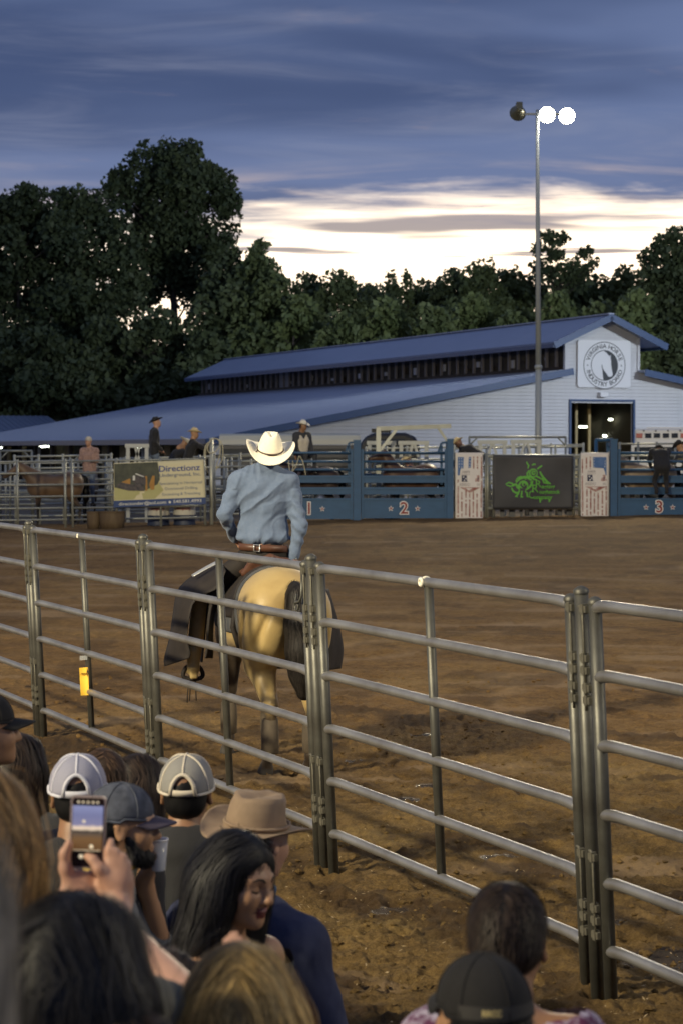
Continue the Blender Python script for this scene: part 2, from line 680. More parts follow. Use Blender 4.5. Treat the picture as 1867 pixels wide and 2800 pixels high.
# =================================================================== GROUND
def ground_mat(name, wet=True):
    m = bpy.data.materials.new(name)
    m.use_nodes = True
    nt = m.node_tree
    L = nt.links.new
    b = nt.nodes['Principled BSDF']
    tc = nt.nodes.new('ShaderNodeTexCoord')

    def nz(scale, detail=6, rough=0.62, sc3=(1, 1, 1)):
        mp = nt.nodes.new('ShaderNodeMapping')
        mp.inputs['Scale'].default_value = sc3
        L(tc.outputs['Object'], mp.inputs[0])
        n = nt.nodes.new('ShaderNodeTexNoise')
        n.inputs['Scale'].default_value = scale
        n.inputs['Detail'].default_value = detail
        n.inputs['Roughness'].default_value = rough
        L(mp.outputs[0], n.inputs['Vector'])
        return n.outputs[0]

    def ramp(s, pts):
        r = nt.nodes.new('ShaderNodeValToRGB')
        e = r.color_ramp.elements
        while len(e) < len(pts): e.new(0.5)
        for i, (p, c) in enumerate(pts):
            e[i].position, e[i].color = p, (*c, 1)
        L(s, r.inputs[0])
        return r.outputs[0]

    def mix(f, a, c, mode='MIX'):
        x = nt.nodes.new('ShaderNodeMix')
        x.data_type, x.blend_type = 'RGBA', mode
        for i, v in ((0, f), (6, a), (7, c)):
            if isinstance(v, tuple): x.inputs[i].default_value = (*v, 1)
            elif isinstance(v, (int, float)): x.inputs[i].default_value = v
            else: L(v, x.inputs[i])
        return x.outputs[2]
    big = ramp(nz(0.35, 5), [(0.30, (0.128, 0.074, 0.030)), (0.52, (0.192, 0.115, 0.047)), (0.72, (0.246, 0.160, 0.066))])
    fine = ramp(nz(9.0, 8, 0.7), [(0.30, (0.50, 0.48, 0.46)), (0.50, (1, 1, 1)), (0.70, (1.50, 1.46, 1.30))])
    col = mix(0.85, big, fine, 'MULTIPLY')
    ysep = nt.nodes.new('ShaderNodeSeparateXYZ')
    L(tc.outputs['Object'], ysep.inputs[0])
    yr = nt.nodes.new('ShaderNodeMapRange')
    yr.interpolation_type = 'SMOOTHSTEP'
    L(ysep.outputs[1], yr.inputs[0])
    yr.inputs[1].default_value, yr.inputs[2].default_value = 21.0, 13.0
    shav = ramp(nz(0.9, 5), [(0.30, (0.72, 0.78, 0.78)), (0.55, (0.96, 1.05, 1.04)), (0.75, (1.12, 1.22, 1.15))])
    col = mix(yr.outputs[0], col, mix(1.0, col, shav, 'MULTIPLY'))
    grit = ramp(nz(70.0, 4, 0.7), [(0.36, (0.55, 0.52, 0.5)), (0.55, (1.05, 1.05, 1.05)), (0.75, (1.5, 1.5, 1.4))])
    col = mix(0.6, col, grit, 'MULTIPLY')
    at = nt.nodes.new('ShaderNodeAttribute')
    at.attribute_name = 'dirt'
    sp = nt.nodes.new('ShaderNodeSeparateColor')
    L(at.outputs['Color'], sp.inputs[0])
    if wet:
        col = mix(sp.outputs[1], col, (0.30, 0.21, 0.125))       # pale scuffed streaks
        col = mix(sp.outputs[2], col, (0.050, 0.031, 0.018))     # damp churned soil
        col = mix(sp.outputs[0], col, (0.060, 0.047, 0.036))     # puddles
        rr = nt.nodes.new('ShaderNodeMapRange')
        L(sp.outputs[0], rr.inputs[0])
        rr.inputs[3].default_value, rr.inputs[4].default_value = 0.88, 0.12
        L(rr.outputs[0], b.inputs['Roughness'])
    else:
        b.inputs['Roughness'].default_value = 0.9
        col = mix(0.75, col, (0.17, 0.15, 0.12))
    b.inputs['Specular IOR Level'].default_value = 0.10
    L(col, b.inputs['Base Color'])
    bp = nt.nodes.new('ShaderNodeBump')
    bp.inputs['Strength'].default_value = 1.0
    bp.inputs['Distance'].default_value = 0.035
    L(nz(28.0, 8, 0.75), bp.inputs['Height'])
    L(bp.outputs[0], b.inputs['Normal'])
    return m


def puddle_field(x, y):
    w = np.zeros_like(x)
    for cx, cy, rx, ry in ((1.72, 10.25, 0.55, 0.30), (1.30, 11.1, 0.18, 0.10), (0.93, 12.9, 0.14, 0.12), (0.45, 15.0, 0.10, 0.10), (0.62, 15.6, 0.12, 0.12),
                           (0.10, 16.9, 0.10, 0.10), (2.0, 11.9, 0.20, 0.12), (0.25, 11.4, 0.12, 0.10), (1.55, 13.7, 0.12, 0.1), (0.7, 18.4, .16, .12)):
        q = ((x - cx) / rx) ** 2 + ((y - cy) / ry) ** 2
        w = np.maximum(w, 1 - q)
    return w


def build_ground():
    # big sheet out to the horizon
    xs = np.concatenate([np.linspace(-3000, -60, 12), np.linspace(-50, 50, 41), np.linspace(60, 3000, 12)])
    ys = np.concatenate([np.linspace(-400, -20, 8), np.linspace(-10, 90, 60), np.linspace(110, 5000, 25)])
    X, Y = np.meshgrid(xs, ys, indexing='ij')
    Z = gz(X, Y) - 0.05
    V = np.stack([X, Y, Z], -1).reshape(-1, 3)
    a, b = len(xs), len(ys)
    I = np.arange(a * b).reshape(a, b)
    Q = np.stack([I[:-1, :-1], I[1:, :-1], I[1:, 1:], I[:-1, 1:]], -1).reshape(-1, 4)
    tag(link('ground', np_mesh(V, Q), ground_mat('packed_ground', False)), kind='structure')
    # arena dirt: churned soil with hoof prints, finer towards the rail
    ys = [8.2]
    while ys[-1] < 60.6:
        ys.append(ys[-1] + max(ys[-1] ** 2 / 4700.0, 0.012))
    ys = np.array(ys)
    u = np.linspace(-1, 1, 600)
    Y, U = np.meshgrid(ys, u, indexing='ij')
    X = U * (0.165 * Y + 1.1)
    rs = np.random.RandomState(4)
    near = 1 - smooth01((Y - 14) / 16) * 0.72
    D = 0.030 * (fbm(X * 1.1, Y * 1.1, o=3, seed=1) - 0.5)
    cl = fbm(X * 5.5, Y * 4.0, o=4, seed=5, gain_=0.6)
    D += 0.050 * (cl - 0.5) * near
    D += 0.050 * (fbm(X * 15, Y * 11, o=4, seed=9, gain_=0.68) - 0.5) * near
    lump = vnoise(X * 11 + 40, Y * 9, seed=31)
    D += 0.030 * np.clip(lump - 0.70, 0, 1) * 3 * near
    D += 0.020 * (fbm(X * 38, Y * 27, o=2, seed=91) - 0.5) * near
    # drag rings left by the harrow, fading near the rail
    ang = (X * 0.35 + Y) + 1.2 * fbm(X * 0.25, Y * 0.25, o=2, seed=3)
    D += 0.010 * np.sin(ang * 5.5) * smooth01((Y - 17) / 8)
    # hoof prints
    for _ in range(420):
        hy = 8.6 + 22 * rs.rand() ** 1.6
        hx = (rs.rand() * 2 - 1) * (0.16 * hy + .6)
        r = 0.055 + 0.03 * rs.rand()
        i0, i1 = np.searchsorted(ys, [hy - 2.2 * r, hy + 2.2 * r])
        if i1 <= i0: continue
        q = np.sqrt((X[i0:i1] - hx) ** 2 + (Y[i0:i1] - hy) ** 2) / r
        D[i0:i1] += (-0.034 * np.exp(-q ** 4) + 0.014 * np.exp(-((q - 1.35) / 0.35) ** 2)) * (0.6 + 0.6 * rs.rand())
    pud = puddle_field(X, Y) + 0.9 * (fbm(X * 7, Y * 5, o=3, seed=77) - 0.5)
    wet = smooth01((pud - 0.22) / 0.3) * (puddle_field(X, Y) > 0)
    D = D * (1 - wet) + wet * -0.012
    Z = gz(X, Y) + 0.022 + np.clip(D, -0.045, 0.08)
    pale = smooth01((fbm(X * 0.55 + 3, Y * 1.7, o=4, seed=13) - 0.66) / 0.10) * 0.55
    line = np.abs((Y - 24.5 - 0.32 * X - 0.9 * np.sin(X * 0.7)) / 0.16)
    pale = np.maximum(pale, np.exp(-line ** 2) * 0.5 * (fbm(X * 2, Y * 2, seed=8) > 0.45))
    line = np.abs((Y - 38 + 0.25 * X - 1.1 * np.sin(X * 0.45 + 1)) / 0.35)
    pale = np.maximum(pale, np.exp(-line ** 2) * 0.45 * (fbm(X * 1.2, Y * .6, seed=18) > 0.47))
    for cx, cy, rx, ry in ((-4.45, 31.0, 0.75, 0.5), (-3.0, 46.5, 0.9, 0.7), (2.3, 29.0, .5, .35), (3.6, 33, .8, .4)):
        pale = np.maximum(pale, 0.75 * np.clip(1 - ((X - cx) / rx) ** 2 - ((Y - cy) / ry) ** 2, 0, 1) ** 0.5)
    pale = np.maximum(pale, 0.30 * np.clip(np.sin(ang * 5.5) * 1.4 - .5, 0, 1) * smooth01((Y - 17) / 6) * (fbm(X * .8, Y * .5, o=3, seed=71) * 2 - .5).clip(0, 1))
    for cx, cy, r0, wd in ((0.9, 24.0, 2.6, .10), (2.6, 20.5, 1.9, .07), (1.6, 33.0, 4.0, .16)):
        rr = np.hypot(X - cx, (Y - cy) * .55)
        pale = np.maximum(pale, .45 * np.exp(-((rr - r0 * .6) / wd) ** 2) * (fbm(X * 1.5, Y * 1.1, seed=73) > .46))
    damp = smooth01((fbm(X * 1.7 + 9, Y * 1.3, o=4, seed=23) - 0.55) / 0.13) * 0.75 * (1 - 0.45 * smooth01((Y - 16) / 8))
    # damp furrow where the fence feet stood
    fx = 1.094 - (Y - 9.55) * 0.418
    damp = np.maximum(damp, np.exp(-((X - fx + 0.12 + 0.1 * np.sin(Y * 2.3)) / 0.14) ** 2) * 0.7 * (fbm(X * 3, Y * 2, seed=2) > 0.42) * (Y < 13))
    V = np.stack([X, Y, Z], -1).reshape(-1, 3)
    a, b = X.shape
    I = np.arange(a * b).reshape(a, b)
    Q = np.stack([I[:-1, :-1], I[:-1, 1:], I[1:, 1:], I[1:, :-1]], -1).reshape(-1, 4)
    me = np_mesh(V, Q)
    ca = me.color_attributes.new('dirt', 'FLOAT_COLOR', 'POINT')
    C = np.stack([wet, pale, damp, np.ones_like(wet)], -1).astype(np.float32)
    ca.data.foreach_set('color', C.ravel())
    tag(link('arena_dirt', me, ground_mat('churned_dirt', True)), kind='structure')


build_ground()


def ground_z(x, y): return float(gz(x, y)) + 0.022


def scatter_bits():
    rs = np.random.RandomState(8)
    # loose clods thrown up by hooves
    base = np.array([(0, 0, 1), (.9, 0, .3), (.28, .85, .3), (-.72, .53, .3), (-.72, -.53, .3), (.28, -.85, .3), (.5, .4, -.5), (-.3, .6, -.5), (-.6, -.2, -.5), (.2, -.6, -.5)])
    fc = [(0, 1, 2), (0, 2, 3), (0, 3, 4), (0, 4, 5), (0, 5, 1), (1, 6, 2), (2, 7, 3), (3, 8, 4), (4, 9, 5), (5, 9, 1), (1, 9, 6), (2, 6, 7), (3, 7, 8), (4, 8, 9), (6, 9, 8), (6, 8, 7)]
    n = 3600
    y = 9.0 + 15 * rs.rand(n) ** 1.8
    x = (rs.rand(n) * 2 - 1) * (.165 * y + .4)
    clump = fbm(x * 1.4, y * 1.1, o=3, seed=37)
    k = clump > .46
    x, y = x[k], y[k]
    n = len(x)
    r = .006 + .020 * rs.rand(n) ** 2.5
    V = base[None] * (1 + .35 * rs.normal(size=(n, 10, 1))).clip(.5, 1.5) * r[:, None, None] * np.array((1, 1, .7))
    V = V + np.stack([x, y, gz(x, y) + .024 + r * .25], -1)[:, None]
    F = (np.arange(n) * 10)[:, None, None] + np.array(fc)[None]
    tag(link('dirt_clods', np_mesh(V.reshape(-1, 3), F.reshape(-1, 3), smooth=False), ground_mat('clod_dirt', True)), 'loose clods of brown dirt strewn over the arena by the fence', 'dirt', kind='stuff')
    # pale wood shavings on the stand side
    n = 1100
    y = 9.0 + 7 * rs.rand(n)
    x = (1.09 - (y - 9.55) * .418) + rs.normal(size=n) * 1.0 - .35
    z = gz(x, y) + .036
    a = rs.rand(n) * 6.28
    l, w = .004 + .012 * rs.rand(n), .002 + .003 * rs.rand(n)
    d = np.stack([np.cos(a), np.sin(a), rs.normal(size=n) * .3], -1)
    p = np.stack([-np.sin(a), np.cos(a), rs.normal(size=n) * .3], -1)
    c = np.stack([x, y, z], -1)
    V = np.stack([c - d * l[:, None], c + p * w[:, None], c + d * l[:, None], c - p * w[:, None]], 1).reshape(-1, 3)
    tag(link('wood_shavings', np_mesh(V, np.arange(4 * n).reshape(n, 4), smooth=False), mat('shaving', (.36, .27, .15), .8)), 'pale wood shavings scattered on the dirt before the fence', 'shavings', kind='stuff')


scatter_bits()

# =================================================================== TREES
def leaf_mat(name, c1, c2):
    m = bpy.data.materials.new(name)
    m.use_nodes = True
    nt = m.node_tree
    b = nt.nodes['Principled BSDF']
    b.inputs['Roughness'].default_value = 0.55
    b.inputs['Specular IOR Level'].default_value = 0.25
    at = nt.nodes.new('ShaderNodeAttribute')
    at.attribute_name = 'tint'
    mx = nt.nodes.new('ShaderNodeMix')
    mx.data_type = 'RGBA'
    mx.inputs[6].default_value, mx.inputs[7].default_value = (*c1, 1), (*c2, 1)
    nt.links.new(at.outputs['Fac'], mx.inputs[0])
    nt.links.new(mx.outputs[2], b.inputs['Base Color'])
    tr = nt.nodes.new('ShaderNodeBsdfTranslucent')
    nt.links.new(mx.outputs[2], tr.inputs[0])
    ms = nt.nodes.new('ShaderNodeMixShader')
    ms.inputs[0].default_value = 0.25
    nt.links.new(b.outputs[0], ms.inputs[1])
    nt.links.new(tr.outputs[0], ms.inputs[2])
    nt.links.new(ms.outputs[0], nt.nodes['Material Output'].inputs[0])
    return m


LEAF = [leaf_mat('leaf_deep', (0.060, 0.080, 0.038), (0.115, 0.135, 0.058)), leaf_mat('leaf_mid', (0.085, 0.110, 0.042), (0.155, 0.180, 0.070)),
        leaf_mat('leaf_bright', (0.100, 0.130, 0.046), (0.180, 0.210, 0.078))]  # mid and bright leaf colours are raised to include pale sky glare
BARK = mat('bark', (0.07, 0.055, 0.042), 0.9, noise=(3.0, 0.6, (0.035, 0.028, 0.022)), bump=((6, 6, 1.5), 0.6, 0.05))


def leaves_mesh(blobs, rs, size, dens, gap):
    """Leaf quads spread through overlapping clumps; gap thins them where a noise field is low."""
    pts, tint = [], []
    for (c, r) in blobs:
        r = np.array(r if not np.isscalar(r) else (r, r, r * 0.85), float)
        n = int(dens * (r[0] * r[1] + r[1] * r[2] + r[0] * r[2]) / 3 * 12)
        d = rs.normal(size=(n, 3))
        d /= np.linalg.norm(d, axis=1, keepdims=True)
        rad = rs.rand(n) ** 0.42
        rad *= 0.72 + 0.55 * fbm(d[:, 0] * 1.9 + c[0], d[:, 1] * 1.9 + c[1], d[:, 2] * 1.9 + c[2], o=3, seed=5)
        p = np.array(c) + d * rad[:, None] * r
        g = fbm(p[:, 0] * 0.62, p[:, 1] * 0.62, p[:, 2] * 0.62, o=3, seed=11)
        keep = g > gap
        pts.append(p[keep])
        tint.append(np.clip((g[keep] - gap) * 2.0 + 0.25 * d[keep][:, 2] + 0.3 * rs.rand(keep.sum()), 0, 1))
    p, t = np.concatenate(pts), np.concatenate(tint)
    n = len(p)
    a = rs.normal(size=(n, 3))
    a /= np.linalg.norm(a, axis=1, keepdims=True)
    b = np.cross(a, rs.normal(size=(n, 3)))
    b /= np.linalg.norm(b, axis=1, keepdims=True)
    s = size * (0.55 + 0.9 * rs.rand(n))[:, None]
    V = np.stack([p - a * s, p + b * s * 0.62, p + a * s, p - b * s * 0.62], 1).reshape(-1, 3)
    Q = np.arange(4 * n).reshape(n, 4)
    me = np_mesh(V, Q, smooth=False)
    at = me.attributes.new('tint', 'FLOAT', 'POINT')
    at.data.foreach_set('value', np.repeat(t, 4).astype(np.float32))
    return me


def trunk_mesh(base, blobs, r0, rs):
    mb = MB()
    top = max(blobs, key=lambda q: q[0][2])[0]
    base = Vector(base)
    tp = Vector((base.x * .6 + top[0] * .4, base.y, base.z + (top[2] - base.z) * 0.82))
    spine = [base.lerp(tp, t) + Vector((math.sin(t * 5 + r0) * 0.25, 0, 0)) * (t * 2) for t in (0, .12, .3, .5, .7, .88, 1)]
    mb.tube(spine, [r0 * 1.35, r0, r0 * .86, r0 * .68, r0 * .48, r0 * .28, r0 * .12], 9)
    for c, r in blobs:
        c = Vector(c)
        t = max(0.25, min(0.9, (c.z - base.z) / (tp.z - base.z) - 0.18))
        f = t * 6
        st = spine[min(int(f), 5)].lerp(spine[min(int(f) + 1, 6)], f - int(f)) if t < 1 else tp
        md = st.lerp(c, 0.55) + Vector((0, 0, -0.06 * (c - st).length))
        q = r0 * 0.34 * (1 - t * 0.6)
        mb.tube([st, md, c], [q, q * .6, q * .2], 6)
    return mb.mesh()


TREE_N = [0]


def tree(label, base, blobs, leafm, r0=0.35, size=0.30, dens=16, gap=0.36, seed=1, group='trees of the wood behind the barn'):
    rs = np.random.RandomState(seed)
    base = Vector(base)
    root = empty('tree', base, 0, label, 'tree', group)
    lb = [((c[0] - base.x, c[1] - base.y, c[2] - base.z), r) for c, r in blobs]
    link('crown', leaves_mesh(lb, rs, size, dens, gap), leafm, root)
    link('trunk', trunk_mesh((0, 0, 0), lb, r0, rs), BARK, root)
    return root


def px_tree(label, Y, pxblobs, leafm, base_px, **kw):
    """Crown given as clumps measured in the photo (px, py, radius px), set at distance Y with their own spread in depth."""
    rs = random.Random(kw.get('seed', 1))
    k = Y / FPX
    blobs = []
    for b in pxblobs:
        x, y, r = b[:3]
        ry = b[3] if len(b) > 3 else r
        dY = rs.uniform(-1, 1) * r * k * 0.9
        q = P(x, y, Y + dY)
        blobs.append((tuple(q), (r * k, (r + ry) / 2 * k, ry * k)))
    g = GP(base_px, Y)
    return tree(label, g, blobs, leafm, **kw)


def bushy(label, px, top, hw, Y, leafm, seed, n=15, low=0.04, **kw):
    """A broad tree of the wood's edge, leafed almost to the ground."""
    rs = random.Random(seed)
    k = Y / FPX
    g = GP(px, Y)
    zt = P(px, top, Y).z
    Hh = zt - g.z
    blobs = []
    for i in range(n):
        t = (i + 0.5) / n
        z = g.z + Hh * (low + (0.90 - low) * t)
        wid = hw * k * (0.55 + 0.75 * math.sin(math.pi * min(1, 0.22 + 0.72 * t))) * (1.0 if t < 0.75 else 0.75)
        a = rs.uniform(0, 6.28)
        rr = rs.uniform(0.25, 0.85) * wid
        r = wid * rs.uniform(0.42, 0.62) * (0.8 if t > 0.8 else 1)
        blobs.append(((g.x + rr * math.cos(a), g.y + rr * math.sin(a) * 0.8, z), (r, r, r * 0.85)))
    blobs.append(((g.x, g.y, zt - 0.12 * Hh), (hw * k * .5, hw * k * .5, Hh * .12)))
    for i in range(5):
        a = rs.uniform(-1, 1)
        blobs.append(((g.x + a * hw * k * 0.75, g.y, zt - Hh * (0.05 + 0.16 * abs(a)) - rs.uniform(0, .05) * Hh), (hw * k * .22, hw * k * .22, Hh * .06)))
    return tree(label, g, blobs, leafm, seed=seed, **kw)


px_tree('tallest dark tree rising above the wood, its round top against the cloud', 192, [
    (385, 425, 48), (455, 428, 58), (520, 425, 45), (345, 480, 50), (415, 500, 75), (500, 490, 75), (565, 480, 42), (608, 500, 40), (625, 545, 42),
    (305, 500, 26), (300, 520, 22), (330, 545, 40), (395, 580, 70), (480, 580, 85), (565, 570, 70), (622, 600, 40), (615, 640, 42), (420, 650, 80), (510, 660, 90),
    (585, 680, 60), (600, 720, 45), (370, 700, 60), (450, 740, 80), (540, 770, 85), (380, 790, 70)],
    LEAF[0], 470, r0=0.55, size=0.25, dens=24, gap=0.42, seed=3)
px_tree('dark broad tree at the left edge of the wood, its top ragged', 184, [
    (55, 560, 62), (75, 525, 30), (120, 575, 58), (20, 600, 70), (-50, 600, 90), (90, 640, 85), (170, 640, 70), (10, 700, 90), (110, 740, 95), (-40, 760, 90),
    (60, 830, 110), (170, 830, 90), (50, 950, 120), (160, 960, 110), (90, 1060, 120)], LEAF[0], 60, r0=0.45, size=0.25, dens=19, gap=0.425, seed=5)
px_tree('dark wide tree left of the tallest one, flat along its top', 188, [
    (165, 545, 34), (205, 560, 55), (255, 570, 60), (160, 600, 55), (300, 610, 50), (230, 640, 85), (320, 680, 70), (180, 720, 85), (270, 760, 90), (340, 780, 75),
    (200, 850, 100), (310, 880, 105), (230, 980, 120), (340, 1000, 110)], LEAF[0], 240, r0=0.45, size=0.25, dens=19, gap=0.425, seed=7)
px_tree('slim dark tree close against the right side of the tallest one', 178, [
    (640, 700, 26), (622, 740, 40), (665, 765, 40), (600, 790, 60), (650, 830, 70), (580, 880, 80), (660, 920, 90), (590, 990, 100)], LEAF[0], 620, r0=0.3, size=0.28, dens=18, gap=0.36, seed=8)
px_tree('pointed green tree under the bright gap in the cloud', 176, [
    (710, 680, 26), (702, 715, 38), (735, 740, 36), (690, 770, 60), (745, 800, 62), (700, 860, 85), (760, 900, 85), (710, 980, 110), (760, 1050, 110)], LEAF[1], 715, r0=0.3, size=0.28, dens=19, gap=0.34, seed=9)
far_spec = [(845, 738, 85, 205), (930, 728, 75, 200), (1000, 768, 80, 210), (1068, 728, 40, 204), (1112, 733, 38, 207), (1165, 757, 85, 212), (1235, 728, 75, 206),
            (1312, 702, 85, 203), (1390, 722, 80, 206), (1450, 738, 70, 208), (1645, 745, 85, 207), (1705, 718, 60, 204), (1030, 780, 100, 203), (1570, 742, 90, 209)]
far_lab = ['rounded tree at the low dip left of the bright sky gap', 'tree with a jagged top beside the slim green one', 'low tree in the dip of the tree line', 'thin spire of a tree poking above the low dip',
           'second thin spire beside its twin in the tree line', 'low crown right of the two thin spires', 'crown between the dip and the broad middle tree', 'broad round tree in the middle of the tree line',
           'tree just right of the broad middle tree', 'tree directly left of the floodlight pole', 'low tree right of the sparse one', 'small pointed tree left of the tall tree at the right edge',
           'low wide crown filling the dip in the tree line', 'low crown behind the foot of the sparse tree']
for i, (px, top, hw, Y) in enumerate(far_spec):
    bushy(far_lab[i], px, top, hw * (1.25 if hw > 45 else 1.0), Y, LEAF[1 if i % 3 else 0], 40 + i, n=18, low=0.25, dens=17, size=0.25, gap=0.35, r0=0.3)
px_tree('sparse airy tree behind the floodlight pole, sky showing through it', 190, [
    (1500, 648, 28, 20), (1535, 655, 26, 20), (1470, 680, 24, 22), (1518, 690, 30), (1595, 690, 26, 22), (1612, 725, 26), (1560, 735, 34), (1480, 735, 34), (1530, 760, 45), (1590, 765, 36)],
    LEAF[0], 1535, r0=0.3, size=0.26, dens=15, gap=0.43, seed=12)
px_tree('tall dark tree at the right edge of the wood', 182, [
    (1838, 645, 24), (1806, 668, 30), (1868, 655, 38), (1772, 705, 32), (1825, 715, 50), (1895, 715, 66), (1775, 765, 48), (1850, 790, 90), (1930, 800, 110), (1800, 850, 75),
    (1870, 900, 110), (1810, 960, 90), (1900, 1010, 120)], LEAF[0], 1850, r0=0.45, size=0.24, dens=22, gap=0.415, seed=14)
near_spec = [(-30, 860, 140, 176), (120, 890, 130, 172), (290, 860, 130, 174), (440, 840, 130, 172), (560, 900, 110, 168), (820, 800, 105, 172), (930, 850, 95, 168), (1050, 815, 105, 174), (1180, 830, 100, 170),
             (1290, 800, 105, 173), (1400, 850, 100, 168), (1520, 790, 100, 172), (1640, 815, 95, 170), (1735, 780, 90, 166), (1850, 890, 110, 168)]
near_lab = ['dark bushy tree beyond the low shed at the left edge', 'dark bushy tree above the shed roof', 'dark bushy tree above the far corner of the barn', 'bushy tree below the tallest tree',
            'bushy tree above the end of the raised roof', 'light green tree left of the middle of the wood', 'rounded bush-like tree above the raised roof, left of its middle', 'wide leafy tree above the middle of the raised roof',
            'leafy tree left of the broad middle tree, lower', 'bright leafy tree below the broad middle tree', 'leafy tree just left of the pole, above the roof', 'wide leafy tree below the sparse one',
            'leafy tree straight above the roof peak', 'pale green round tree right of the roof peak', 'dark bushy tree right of the roof, at the edge']
for i, (px, top, hw, Y) in enumerate(near_spec):
    bushy(near_lab[i], px, top, hw, Y, LEAF[0] if px < 600 or px > 1800 else LEAF[1 + (i % 2)], 70 + i, n=16, dens=17, size=0.27, gap=0.30, r0=0.32)

# =================================================================== BARN
M_SIDING = mat('white_siding', (0.66, 0.66, 0.68), 0.55, noise=((2, 2, 0.4), 0.35, (0.55, 0.55, 0.57)))
M_ROOF = mat('blue_metal_roof', (0.36, 0.405, 0.52), 0.38, 0.0, 0.5, noise=(0.5, 0.4, (0.30, 0.345, 0.45)))
M_FASCIA = mat('blue_fascia', (0.045, 0.085, 0.19), 0.4)
M_DARKWOOD = mat('dark_timber', (0.075, 0.058, 0.042), 0.8, noise=((4, 4, .6), 0.6, (0.04, 0.03, 0.022)))
M_CREAM = mat('cream_stall_panel', (0.55, 0.42, 0.20), 0.6, noise=(2, 0.4, (0.42, 0.31, 0.15)))
M_TUBE = mat('tube_lamp', (0.9, 1, 0.85), 0.4, emit=((0.93, 1.0, 0.80), 14.0))
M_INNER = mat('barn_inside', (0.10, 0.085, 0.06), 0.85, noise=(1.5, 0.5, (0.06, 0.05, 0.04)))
M_STEEL_D = mat('dark_steel', (0.09, 0.09, 0.095), 0.5, 0.6)

BO, BANG = Vector((12.5, 105.0, 0.45)), math.atan2(0.369, 0.93)
barn = empty('barn', BO, BANG, 'long white-sided barn with blue metal roofs and a raised middle roof', 'barn')
HWB, LEN, ZE, ZT = 19.9, 57.0, 2.42, 5.75          # half width, length, lower eave, top of lower roof
ZCE, ZR, HWC, HWR = 6.95, 8.35, 2.0, 3.1           # raised roof eave, ridge, its walls and overhang
DW, DH = 1.68, 4.22


def wall_top(x):
    x = abs(x)
    if x <= HWC: return ZR - (ZR - ZCE) * (x / HWR) - 0.12
    return ZT - (ZT - ZE) * (x - HWC) / (HWB - HWC) - 0.10


def barn_front():
    mb = MB()                                   # wall behind the boards
    xs = [-HWB + 0.2, -HWC, -DW, DW, HWC, HWB - 0.2]
    for i in range(5):
        x0, x1 = xs[i], xs[i + 1]
        zb = DH if i == 2 else 0.0
        t0, t1 = (wall_top(x0 + (1e-4 if x0 == -HWC else 0)), wall_top(x1 - (1e-4 if x1 == HWC else 0)))
        if i == 0: t1 = wall_top(x1 - 1e-3)
        if i == 4: t0 = wall_top(x0 + 1e-3)
        poly = [(x0, zb), (x1, zb), (x1, t1)] + ([(0, wall_top(0))] if i == 2 else []) + [(x0, t0)]
        mb.prism(poly, (0, 0.06, 0), (1, 0, 0), (0, 0, 1), (0, 0.14, 0))
    mb.build('wall', M_SIDING, barn)
    mb = MB()                                   # lapped boards, each tilted out at its lower edge
    pitch = 0.165
    n = int(ZR / pitch)
    for i in range(n):
        z0, z1 = i * pitch + 0.02, (i + 1) * pitch
        zm = z1

        def xlim(z):
            if z >= ZR - 0.3: return 0
            if z > wall_top(HWC - 1e-3): return HWR * (ZR - 0.12 - z) / (ZR - ZCE)
            if z > wall_top(HWC + 1e-3): return HWC
            return min(HWB - 0.2, HWC + (HWB - HWC) * (ZT - 0.10 - z) / (ZT - ZE))
        xl = xlim(zm)
        if xl < 0.25: continue
        spans = [(-xl, xl)] if z1 > DH + 0.05 else [(-xl, -DW - 0.1), (DW + 0.1, xl)]
        for a, b in spans:
            mb.add([(a, 0.012, z0), (b, 0.012, z0), (b, 0.052, z1), (a, 0.052, z1), (a, 0.058, z0), (b, 0.058, z0)], [(0, 1, 2, 3), (0, 4, 5, 1)])
    tag(mb.build('siding', M_SIDING, barn), kind='stuff')
    mb = MB()
    for s in (-1, 1):
        mb.box((s * (DW + 0.05), 0.02, DH / 2), (0.10, 0.16, DH))
    mb.box((0, 0.02, DH + 0.05), (2 * DW + 0.2, 0.16, 0.10))
    mb.build('door_frame', M_FASCIA, barn)
    for s in (-1, 1):
        MB().box((s * (HWC - 0.03), 0.0, (wall_top(HWC + .01) + wall_top(HWC - .01)) / 2), (0.12, 0.10, wall_top(HWC - .01) - wall_top(HWC + .01) - 0.05)).build('corner_board', M_SIDING, barn)


barn_front()


